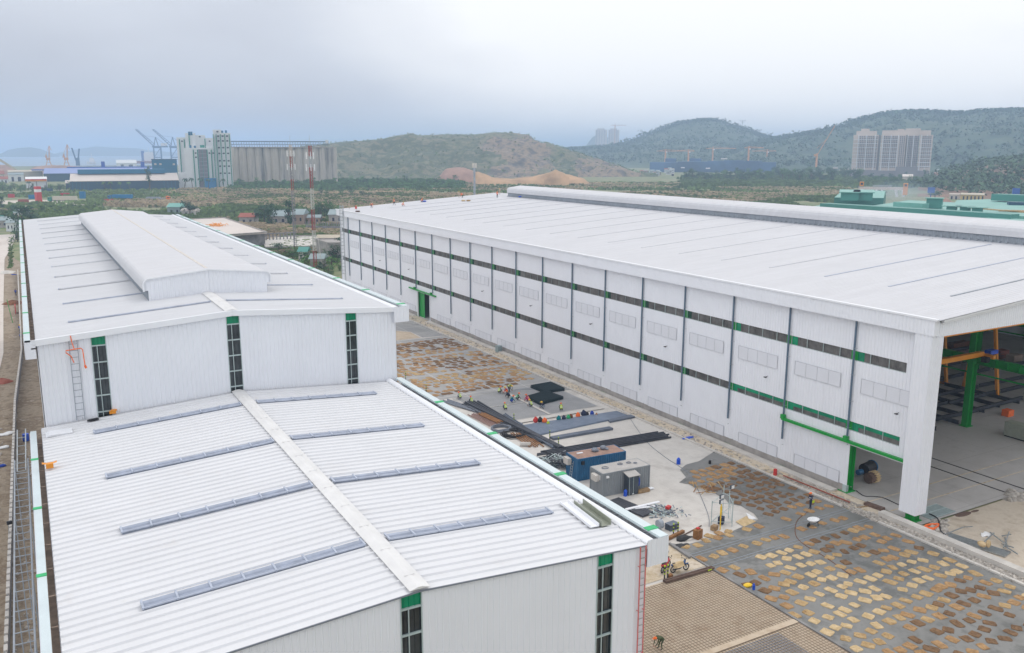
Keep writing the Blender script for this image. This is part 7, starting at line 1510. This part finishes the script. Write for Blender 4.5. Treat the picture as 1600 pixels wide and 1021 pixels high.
for a, b_, yr, lb, D in ((930, 948, 201, 'hazy high rise on the left of the far pair', 4100), (950, 967, 201, 'hazy unfinished high rise on the right of the far pair', 4100)):
    t = thing('high_rise', az_at((a+b_)/2, D), lb, 'high rise'); q = MB(); fb(q, a, b_, yr+2, D, 40); q.build('tower', 'apt_wall', t); q = MB(); fb(q, a+3, b_-4, yr, D+4, 30, 0, zh(a, yr+2, D)); q.build('crown', 'apt_wall', t); q = MB()
    for k in range(4): fb(q, a+1.5+k*(b_-a-2)/4, a+2.4+k*(b_-a-2)/4, yr+3, D-2, 3)
    q.build('recess_shade', 'apt_dark', t)  # dark strips proud of the facade, colour stands in for shade in recesses
def tcrane(px, ytop, ybase, x0, x1, D, label, m='crane_orange', w=2.2):
    t = thing('tower_crane', az_at(px, D), label, 'tower crane'); q = MB(); q.bar(FP(px, ybase, D), FP(px, ytop, D), w); q.bar(FP(px, ytop, D), FP(px, ytop-2, D), w*.6); q.build('mast', m, t); q = MB(); q.bar(FP(x0, ytop+.3, D), FP(x1, ytop+.3, D), w*.7, w*.5); q.bar(FP(px, ytop-2.2, D), FP(x0+(px-x0)*.3, ytop, D), .5); q.bar(FP(px, ytop-2.2, D), FP(x1, ytop, D), .5); q.build('jib', m, t)
    q = MB(); q.bar(FP(px+1, ytop+1, D), FP(px+1, ytop+3, D), w*1.4); q.build('cab', 'ship_white', t)
for a in ((1040, 236, 262, 1026, 1072, 1800, 'tower crane over the blue netted site, leftmost'), (1076, 236, 264, 1050, 1085, 1700, 'tower crane over the blue netted site, second from left with a white top'), (1114, 232, 256, 1103, 1150, 1900, 'tower crane over the blue netted site, third from left and farther'), (1170, 231, 266, 1163, 1193, 1650, 'thick tower crane over the blue netted site, fourth from left'), (1199, 236, 254, 1175, 1213, 1900, 'faint tower crane over the blue netted site, fifth from left')): tcrane(*a)
tcrane(960, 196, 226, 953, 977, 4000, 'hazy tower crane over the far unfinished high rise', 'crane_orange', 2.6)
t = thing('tower_crane', az_at(1277, 1500), 'orange luffing crane standing before the green hill left of the apartment block', 'tower crane'); q = MB(); q.bar(FP(1277, 262, 1500), FP(1277, 240, 1500), 2.2); q.box(FP(1275.5, 243, 1500), (5, 4, 3)); q.build('mast', 'crane_orange', t); q = MB(); q.bar(FP(1277, 243, 1500), FP(1302, 196, 1500), 1.0); q.bar(FP(1276, 232, 1500), FP(1290, 218, 1500), .5); q.build('jib', 'crane_orange', t)
D = 1550; t = thing('netted_building', az_at(1115, D), 'wide low building site wrapped in blue netting below the hills', 'building site'); q = MB()
for a, b_, y in ((1016, 1060, 254), (1060, 1110, 253), (1106, 1135, 252), (1132, 1163, 251), (1162, 1192, 252), (1190, 1214, 254)): fb(q, a, b_, y, D+(a % 7), 40)
q.build('netting', 'netting_blue', t); q = MB(); fb(q, 1040, 1057, 248, D+50, 20); fb(q, 1078, 1096, 248, D+50, 20); q.build('upper_floor', 'netting_blue', t); q = MB()
for a, b_, y in ((1065, 1071, 261.5), (1104, 1111, 262.5), (1138, 1144, 268), (1127, 1137, 247.5)): fb(q, a, b_, y, D-4, 3, 0, zh(a, y+1.6, D))
q.build('banner', 'ship_white', t)
hr = random.Random(14)
for i in range(44):
    if i < 14: px = hr.uniform(1004, 1060); yb = hr.uniform(270, 276)
    elif i < 26: px = hr.uniform(1298, 1334); yb = hr.uniform(268, 276)
    else: px = hr.uniform(1446, 1500); yb = hr.uniform(268, 281)
    c = at(px, yb); Dh = math.hypot(c.x, c.y); w = hr.uniform(4, 9); h = hr.uniform(3, 8); t = thing('town_house', az_at(px, Dh), '', 'house', None)
    if 1058 < px+w: w = 1058-px if px < 1058 else w
    w = max(3, w)
    q = MB(); ze = fb(q, px-w/2, px+w/2, yb-h, Dh, 10); m_ = hr.choice(('mill_white', 'mill_white', 'apt_wall', 'beige')); q.build('wall', m_, t); q = MB(); fgable(q, px-w/2-.3, px+w/2+.3, yb-h, yb-h-1.2, Dh-1, 12); rm = hr.choice(('roof_red', 'roof_blue_grey', 'concrete_wall')); q.build('roof', rm, t); q = MB(); wins(q, px-w/2+.4, px+w/2-.4, 3, [yb-h*.35, yb-h*.7], Dh, 1.1, 1.1, .2); q.build('window', 'window_dark', t)
    wh_ = 'before the quarry hill and the netted site' if i < 14 else 'left of the foot of the apartment block' if i < 26 else 'right of the foot of the apartment block'
    t['label'] = {'mill_white': 'white', 'apt_wall': 'grey', 'beige': 'beige'}[m_]+' town house with a '+{'roof_red': 'red', 'roof_blue_grey': 'blue grey', 'concrete_wall': 'dull grey'}[rm]+' roof, '+wh_; t['group'] = t['label']+' group'
q = MB(); Dn = 1150; fb(q, 1414, 1430, 276, Dn, 20); fgable(q, 1413.5, 1430.5, 276, 272.5, Dn-1, 22); tag(q.build('white_tent_hall', 'cream_roof'), 'bright white arched tent hall before the apartment block', 'tent')
# smoke from the factory
m = bpy.data.materials.new('smoke'); m.use_nodes = True; nt2 = m.node_tree; nt2.nodes.clear(); o_ = N('ShaderNodeOutputMaterial', nt2); v = N('ShaderNodeVolumePrincipled', nt2); v.inputs['Color'].default_value = (.62, .74, .95, 1); g_ = N('ShaderNodeTexCoord', nt2); gr = N('ShaderNodeTexGradient', nt2, gradient_type='SPHERICAL'); nz = N('ShaderNodeTexNoise', nt2); nz.inputs['Scale'].default_value = 2.5; mu = N('ShaderNodeMath', nt2, operation='MULTIPLY'); mu2 = N('ShaderNodeMath', nt2, operation='MULTIPLY'); mu2.inputs[1].default_value = .05
nt2.links.new(g_.outputs['Object'], gr.inputs[0]); nt2.links.new(g_.outputs['Object'], nz.inputs[0]); nt2.links.new(gr.outputs[1], mu.inputs[0]); nt2.links.new(nz.outputs[0], mu.inputs[1]); nt2.links.new(mu.outputs[0], mu2.inputs[0]); nt2.links.new(mu2.outputs[0], v.inputs['Density']); nt2.links.new(v.outputs[0], o_.inputs['Volume'])
MATS['smoke'] = m
q = MB(); q.ball((0, 0, 0), 1, 0, 16, 9); so_ = q.build('smoke', m); p = FP(1410, 302, 540); so_.location = p; so_.scale = (26, 18, 8); so_.rotation_euler = (0, 0, -.8); tag(so_, 'thin bluish smoke drifting over the green factory', 'smoke', None, 'stuff')
# ------------------------------------------------------------------ trees
TP = {}
def tree_proto(kind, seed):
    rs = random.Random(seed); t = bpy.data.objects.new('tree', None); q = MB(); cr_ = MB()
    if kind == 'palm':
        q.tube([(0, 0, 0), (.1, .05, .5), (.12, 0, .8)], .03, 7, r2=.022)
        for k in range(13):
            a = 2*math.pi*k/13+rs.uniform(-.2, .2); up = rs.uniform(.02, .2); pts = []
            for j in range(6): u = j/5; r_ = .26*u; pts.append((.12+r_*math.cos(a), r_*math.sin(a), .8+up*u*1.2-.22*u*u*1.3))
            for j in range(5):
                p0, p1 = Vector(pts[j]), Vector(pts[j+1]); s_ = Vector((-math.sin(a), math.cos(a), 0)); w0, w1 = .045*math.sin(math.pi*(j+.3)/5.6), .045*math.sin(math.pi*(j+1.3)/5.6)
                for e in (-1, 1): cr_.add([p0, p1, p1+s_*e*w1-Vector((0, 0, w1*.6)), p0+s_*e*w0-Vector((0, 0, w0*.6))], [(0, 1, 2, 3)])
        tr_, cm = 'bark', 'leaf_dark'
    else:
        spec = dict(round=(.44, .54, 12, 620), tall=(.27, .54, 11, 480), bush=(.5, .36, 8, 420), thin=(.2, .68, 8, 190), spread=(.5, .62, 11, 560))[kind]
        q.tube([(0, 0, 0), (.02, .01, .3), (0, .02, .55)], .035, 7, r2=.015)
        for k in range(6): a = 2*math.pi*k/6+rs.uniform(-.4, .4); z0 = rs.uniform(.25, .5); q.tube([(0, 0, z0), (.16*math.cos(a)*spec[0]/.4, .16*math.sin(a)*spec[0]/.4, z0+rs.uniform(.12, .28))], .013, 5, r2=.005)
        cl = []
        for k in range(spec[2]):
            a = rs.uniform(0, 6.28); r_ = rs.uniform(0, spec[0]*.68); z_ = spec[1]+rs.uniform(-.38, .30)*(1 if kind != 'bush' else .7)
            if kind == 'spread': z_ = spec[1]+rs.uniform(-.3, .22)
            cl.append((r_*math.cos(a), r_*math.sin(a), z_, rs.uniform(.10, .2)*(spec[0]/.36)**.6))
        if kind == 'thin': cl = [(rs.uniform(-.08, .08), rs.uniform(-.08, .08), .35+.6*k/8, .08+.05*rs.random()) for k in range(8)]
        for k in range(spec[3]):
            c = cl[rs.randrange(len(cl))]; d = Vector((rs.gauss(0, 1), rs.gauss(0, 1), rs.gauss(0, 1))).normalized()*(rs.random()**.45); p = Vector((c[0], c[1], c[2]))+Vector((d.x*c[3], d.y*c[3], d.z*c[3]*.8)); n_ = (d+Vector((rs.gauss(0, .5), rs.gauss(0, .5), .5+rs.gauss(0, .4)))).normalized(); u = n_.cross(Vector((rs.random(), rs.random(), rs.random()+.01))).normalized(); w = n_.cross(u); s_ = rs.uniform(.018, .042)
            cr_.add([p-u*s_, p-w*s_*.8, p+u*s_, p+w*s_*.8], [(0, 1, 2, 3)])
        tr_ = 'bark'
    tk = q.build('trunk', 'bark'); ck = cr_.build('crown', 'leaf_mid'); dat = (tk.data, {})
    for m_ in ('leaf_mid', 'leaf_dark', 'leaf_bright', 'leaf_yellow'): me = ck.data.copy(); me.materials.clear(); me.materials.append(MATS[m_]); dat[1][m_] = me
    bpy.data.objects.remove(tk); bpy.data.objects.remove(ck); bpy.data.objects.remove(t); return dat
KN = {'round': 'broadleaf_tree', 'tall': 'slender_tree', 'bush': 'bush', 'thin': 'thin_tree', 'spread': 'spreading_tree', 'palm': 'palm_tree'}
for k in KN: TP[k] = [tree_proto(k, 40+i*13+len(k)) for i in range(4 if k in ('round', 'bush', 'tall') else 2)]
tr = random.Random(77)
def tree(kind, loc, h, leaf, label, group=None, wide=1.0):
    d = TP[kind][tr.randrange(len(TP[kind]))]; t = thing(KN[kind], loc, label, 'bush' if kind == 'bush' else 'palm' if kind == 'palm' else 'tree', group); w = h*wide*tr.uniform(.9, 1.12); t.scale = (w, w, h); t.rotation_euler = (0, 0, tr.uniform(0, 6.28))
    for nm, me in (('trunk', d[0]), ('crown', d[1][leaf])): o = bpy.data.objects.new(nm, me); COL.objects.link(o); o.parent = t
    return t
def belt(n, pxa, pxb, ya, yb, hmin, hmax, kinds, leaves, label, wide=1.0, group=None):
    for i in range(n):
        px = pxa+(pxb-pxa)*(i+tr.random())/n; py = tr.uniform(ya(px) if callable(ya) else ya, yb(px) if callable(yb) else yb); lf = tr.choice(leaves); kd = tr.choice(kinds); p = at(px, py)
        w_ = {'leaf_mid': 'mid green', 'leaf_dark': 'dark green', 'leaf_bright': 'fresh green', 'leaf_yellow': 'yellowish green'}[lf]+' '+KN[kd].replace('_', ' ')
        tree(kd, (p.x, p.y, 0), tr.uniform(hmin, hmax), lf, w_+' '+label, w_+' '+(group or label), wide)
# palms before the mill and the port shed
for px, yb, yt in ((264, 293, 277), (288, 296, 276), (301, 296, 275), (312, 296, 275), (325, 296, 277), (336, 295, 276), (350, 295, 277), (359, 294, 278), (371, 290, 274), (394, 287, 272), (252, 296, 280), (276, 296, 280)):
    c = at(px, yb); D = math.hypot(c.x, c.y); tree('palm', c, zh(px, yt, D)*1.02, 'leaf_dark', 'tall palm in the row before the white and green mill', 'palms before the mill')
for px in (110, 124, 137, 150, 165, 175, 189, 204): c = at(px, 298); tree('palm', c, 9.5, 'leaf_mid', 'small palm before the dark wall of the cream roofed shed', 'palms before the port shed')
c = at(44, 298); tree('palm', c, 10, 'leaf_dark', 'palm standing before the striped white hall')
belt(6, 207, 232, 291, 296, 13, 18, ['round', 'tall', 'thin'], ['leaf_dark'], 'in the clump before the cream roofed shed')
c = at(234, 297); tree('thin', c, 24, 'leaf_dark', 'tallest thin tree rising over the cream roof')
# green belt right of the mill
belt(80, 362, 560, lambda x: 287+(.02*(560-x)), lambda x: 297, 6.5, 10.5, ['round', 'bush', 'tall'], ['leaf_mid', 'leaf_bright', 'leaf_mid'], 'in the long green belt below the silos', 1.0)
belt(60, 556, 722, 286, 294, 6.5, 10.5, ['round', 'tall', 'bush'], ['leaf_mid', 'leaf_bright', 'leaf_dark'], 'in the green belt below the quarry hill', .9)
belt(14, 500, 578, 298, 308, 5, 7, ['round', 'bush'], ['leaf_dark', 'leaf_mid'], 'in the dark patch of shrubs before the long belt', 1.2)
# middle ground around the huts
belt(9, 398, 470, 340, 352, 6, 11, ['round', 'spread', 'tall'], ['leaf_dark', 'leaf_mid'], 'around the teal roofed huts', .9)
c = at(414, 352); tree('spread', c, 15, 'leaf_dark', 'large dark spreading tree left of the teal roofed hut'); c = at(451, 354); tree('tall', c, 14, 'leaf_dark', 'dark upright tree between the two teal roofed huts'); c = at(422, 356); tree('round', c, 11, 'leaf_dark', 'dark round tree in front of the long teal roofed hut')
belt(13, 476, 535, 338, 349, 6, 11, ['round', 'spread', 'tall'], ['leaf_dark', 'leaf_mid'], 'behind the fence of the car park')
c = at(297, 338); tree('spread', c, 12, 'leaf_dark', 'wide dark tree beside the pale blue shed beyond the taller hall'); belt(4, 262, 305, 339, 344, 3, 5, ['bush', 'round'], ['leaf_mid'], 'around the pale blue shed')
belt(10, 445, 535, 402, 428, 3.5, 6.5, ['round', 'bush'], ['leaf_dark', 'leaf_bright', 'leaf_mid'], 'in the thick green corner by the masts', 1.3)
belt(26, 462, 536, 392, 435, 2.2, 4.5, ['bush'], ['leaf_mid', 'leaf_bright', 'leaf_yellow'], 'in the garden at the foot of the masts', 1.2)
for px, py, h, l in ((436, 398, 5, 'left of the small green roofed hut'), (522, 410, 6.5, 'near the grey blockhouse'), (531, 402, 8, 'touching the far end of the warehouse')): tree('round', at(px, py), h, 'leaf_dark', 'dense dark green tree '+l, None, 1.25)
for px, py in ((475, 366), (437, 365), (420, 364), (487, 398), (470, 404)): tree('bush', at(px, py), 3.5, 'leaf_bright', 'bright leafy clump in the rough ground between the halls', 'bright clumps in the rough ground', 1.2)
belt(12, 380, 470, 360, 388, 2, 3.5, ['bush'], ['leaf_mid', 'leaf_yellow'], 'on the rough ground beyond the flat pale roof', 1.4)
# left edge
for px, py, h, kd, l in ((37, 368, 15, 'round', 'big dark tree touching the far left corner of the taller hall'), (22, 340, 9, 'round', 'round dark tree behind the huts at the left'), (50, 352, 11, 'spread', 'wide dark tree just behind the far left corner of the taller hall'), (3, 328, 9, 'tall', 'dark tree at the left edge of the photo'), (28, 378, 8, 'bush', 'dense shrub beside the pale road end'), (6, 345, 6, 'round', 'round tree beside the grey hut at the left edge')): tree(kd, at(px, py), h, 'leaf_dark', l, None, 1.1)
belt(14, -5, 110, 292, 302, 5, 9, ['round', 'bush', 'tall'], ['leaf_dark', 'leaf_mid'], 'around the houses and halls of the port'); belt(22, 0, 150, 322, 334, 2.5, 4.5, ['bush', 'round'], ['leaf_mid', 'leaf_dark'], 'along the near edge of the far truck yard', 1.3)
belt(14, 150, 330, 322, 332, 2, 4, ['bush'], ['leaf_mid'], 'in the reeds beyond the raised vent', 1.4)
# right hand woods
belt(44, 1070, 1200, 278, 285.5, 9, 17, ['round', 'tall', 'spread'], ['leaf_dark', 'leaf_dark', 'leaf_mid'], 'in the wood below the netted building site')
belt(56, 1195, 1345, 274, 287, 11, 19, ['round', 'tall', 'spread'], ['leaf_dark', 'leaf_dark', 'leaf_mid'], 'in the wood left of the apartment block')
belt(30, 1340, 1470, 278, 294, 7, 12, ['round', 'spread'], ['leaf_dark', 'leaf_mid'], 'below the apartment block')
belt(12, 1465, 1600, 287, 303, 7, 11, ['round', 'spread'], ['leaf_dark', 'leaf_mid'], 'beyond the ochre building')
for px, py, l in ((1376, 307, 'between the green factory and the grey gantry'), (1461, 311, 'behind the small roof vents of the green factory')): tree('spread', at(px, py), 9, 'leaf_dark', 'round dark tree '+l, None, 1.4)
belt(12, 1030, 1120, 296, 308, 3.5, 6, ['bush', 'round'], ['leaf_mid', 'leaf_dark'], 'scattered in the field behind the warehouse roof', 1.3)
# ------------------------------------------------------------------ scrub and woods nobody could count
def patches(name, m, n, region, hmin, hmax, label, thr=-.1, sc=.012, blades=5, seed=1, w=.5):
    rs = random.Random(seed); q = MB(); k = 0; tries = 0
    while k < n and tries < n*12:
        tries += 1; px, py = region(rs); p = at(px, py)
        if noise.noise(Vector((p.x*sc, p.y*sc, seed*3.3))) < thr: continue
        if 27 < p.x < 75 and p.y < 245: continue
        if 74 < p.x < 174 and p.y < 232: continue
        if p.x < 28 and p.y < 200: continue
        k += 1; h = rs.uniform(hmin, hmax)
        for j in range(blades):
            a = rs.uniform(0, 6.28); o_ = Vector((rs.gauss(0, w*h), rs.gauss(0, w*h), 0)); c = p+o_; ca, sa = math.cos(a)*h*.5, math.sin(a)*h*.5; l = Vector((rs.uniform(-.3, .3)*h, rs.uniform(-.3, .3)*h, 0)); hh = h*rs.uniform(.6, 1)
            q.add([(c.x-ca, c.y-sa, 0), (c.x+ca, c.y+sa, 0), (c.x+ca*.7+l.x, c.y+sa*.7+l.y, hh), (c.x-ca*.7+l.x, c.y-sa*.7+l.y, hh)], [(0, 1, 2, 3)])
    return tag(q.build(name, m), label, 'grass', None, 'stuff')
def uni(pxa, pxb, ya, yb, pw=1.6): return lambda rs: (rs.uniform(pxa, pxb), ya+(yb-ya)*rs.random()**pw)
patches('reed_grass', 'reed_tan', 14000, uni(340, 1330, 287, 345, 1.1), 1.2, 2.4, 'pinkish tan reed grass over the fields behind the buildings', -.05, .010, 5, 1)
patches('scrub', 'reed_green', 13000, uni(-10, 1330, 286, 350, 1.3), 1.0, 2.4, 'green and olive scrub over the fields behind the buildings', -.05, .010, 5, 2)
patches('reed_grass', 'reed_tan', 2600, uni(370, 535, 352, 400, 1), 1.0, 2.2, 'tan weeds on the rough ground beyond the taller hall', .0, .03, 6, 3)
patches('scrub', 'reed_green', 3000, uni(370, 535, 352, 402, 1), .8, 2.0, 'green weeds on the rough ground beyond the taller hall', -.05, .03, 6, 4)
patches('reed_grass', 'reed_tan', 1800, uni(-10, 380, 296, 332, 1), 1.2, 2.4, 'tan reeds around the far truck yard', .12, .012, 5, 5)
patches('scrub', 'scrub_green', 4200, uni(350, 1330, 290, 335, 1.2), 1.4, 2.6, 'low dark green shrubs among the reeds', .22, .014, 6, 6)
patches('scrub', 'scrub_green', 160, uni(14, 20, 372, 420, 1), .2, .5, 'weeds along the left lane', -1, .2, 5, 8)
patches('scrub', 'scrub_green', 3500, uni(1065, 1600, 277, 294, 1), 2.5, 5, 'undergrowth beneath the woods at the right', -1, .014, 6, 9)
patches('scrub', 'leaf_mid', 2600, uni(362, 722, 284, 297, 1), 2.5, 5, 'fresh green undergrowth in the belt below the silos and the quarry hill', -1, .014, 6, 10)
def hillwood(name, vs, n, hmin, hmax, label, seed, crest=None, zmin=8, m='hill_leaf', off=14):
    rs = random.Random(seed); q = MB(); k = 0
    P = [v for v in vs if v[2] > zmin]
    for i in range(n):
        v = rs.choice(P) if not crest or rs.random() > .35 else rs.choice(crest); c = Vector((v[0]+rs.gauss(0, off), v[1]+rs.gauss(0, off), v[2]-1.5))
        if crest and v in crest[:0]: pass
        h = rs.uniform(hmin, hmax)
        for j in range(7):
            d = Vector((rs.gauss(0, .28), rs.gauss(0, .28), rs.uniform(.25, 1)))*h; p = c+d; u = Vector((rs.gauss(0, 1), rs.gauss(0, 1), rs.gauss(0, .5))).normalized(); w = u.cross(Vector((0, 0, 1))+u*.1).normalized() if abs(u.z) < .9 else Vector((1, 0, 0)); w = (w+Vector((0, 0, .8))).normalized(); s_ = h*rs.uniform(.16, .32); q.add([p-u*s_, p-w*s_, p+u*s_, p+w*s_], [(0, 1, 2, 3)])
    return tag(q.build(name, m), label, 'wood', None, 'stuff')
def crestof(vs, nx, nr, D0, D, D1): j = round((D-D0)/(D1-D0)*nr); return [vs[i*(nr+1)+j] for i in range(nx+1)]
hillwood('hill_wood', vB, 7000, 6, 11, 'trees covering the farther green hill', 1, crestof(vB, 130, 40, 1900, 2700, 3600), 8)
hillwood('hill_wood', vC, 7000, 6, 11, 'trees covering the green hill behind the apartment block', 2, crestof(vC, 150, 40, 1500, 2300, 3200), 8)
hillwood('hill_wood', vD, 3600, 3.5, 8, 'trees covering the reddish slope at the right edge', 3, None, 2, 'slope_leaf')
hillwood('hill_scrub', vA, 2600, 1.5, 4, 'shrubs dotted over the brown quarry hill', 6, None, 2, 'scrub_green', 2.5)
# pylons on the hill crest
for px, yt, yb_, lb in ((1158, 188, 203, 'faint lattice mast on the crest between the two green hills'),):
    D = 2900; t = thing('pylon', az_at(px, D), lb, 'pylon'); q = MB(); q.bar(FP(px, yb_, D), FP(px, yt, D), 1.6); q.build('mast', 'steel_galv', t); q = MB(); q.bar(FP(px-5, yt+1, D), FP(px+5, yt+1, D), 1.4); q.bar(FP(px-3, yt+3, D), FP(px+3, yt+3, D), 1.2); q.build('cross_arm', 'steel_galv', t)
# ------------------------------------------------------------------ haze
hm = bpy.data.materials.new('haze'); hm.use_nodes = True; hn = hm.node_tree; hn.nodes.clear(); o_ = N('ShaderNodeOutputMaterial', hn); v = N('ShaderNodeVolumePrincipled', hn)
v.inputs['Color'].default_value = (.56, .73, .98, 1); v.inputs['Density'].default_value = .0003; v.inputs['Anisotropy'].default_value = .2; hn.links.new(v.outputs[0], o_.inputs['Volume'])
MATS['haze'] = hm
b = MB(); b.b2(-13900, 13900, -10300, 14600, -9.2, 166); hz_ = b.build('haze', hm); hz_['kind'] = 'stuff'; hz_['label'] = 'pale bluish haze fading the far hills and the port'
scene.cycles.volume_bounces = 1; scene.cycles.max_bounces = 8; scene.cycles.transparent_max_bounces = 8
print('objects', len(bpy.data.objects))
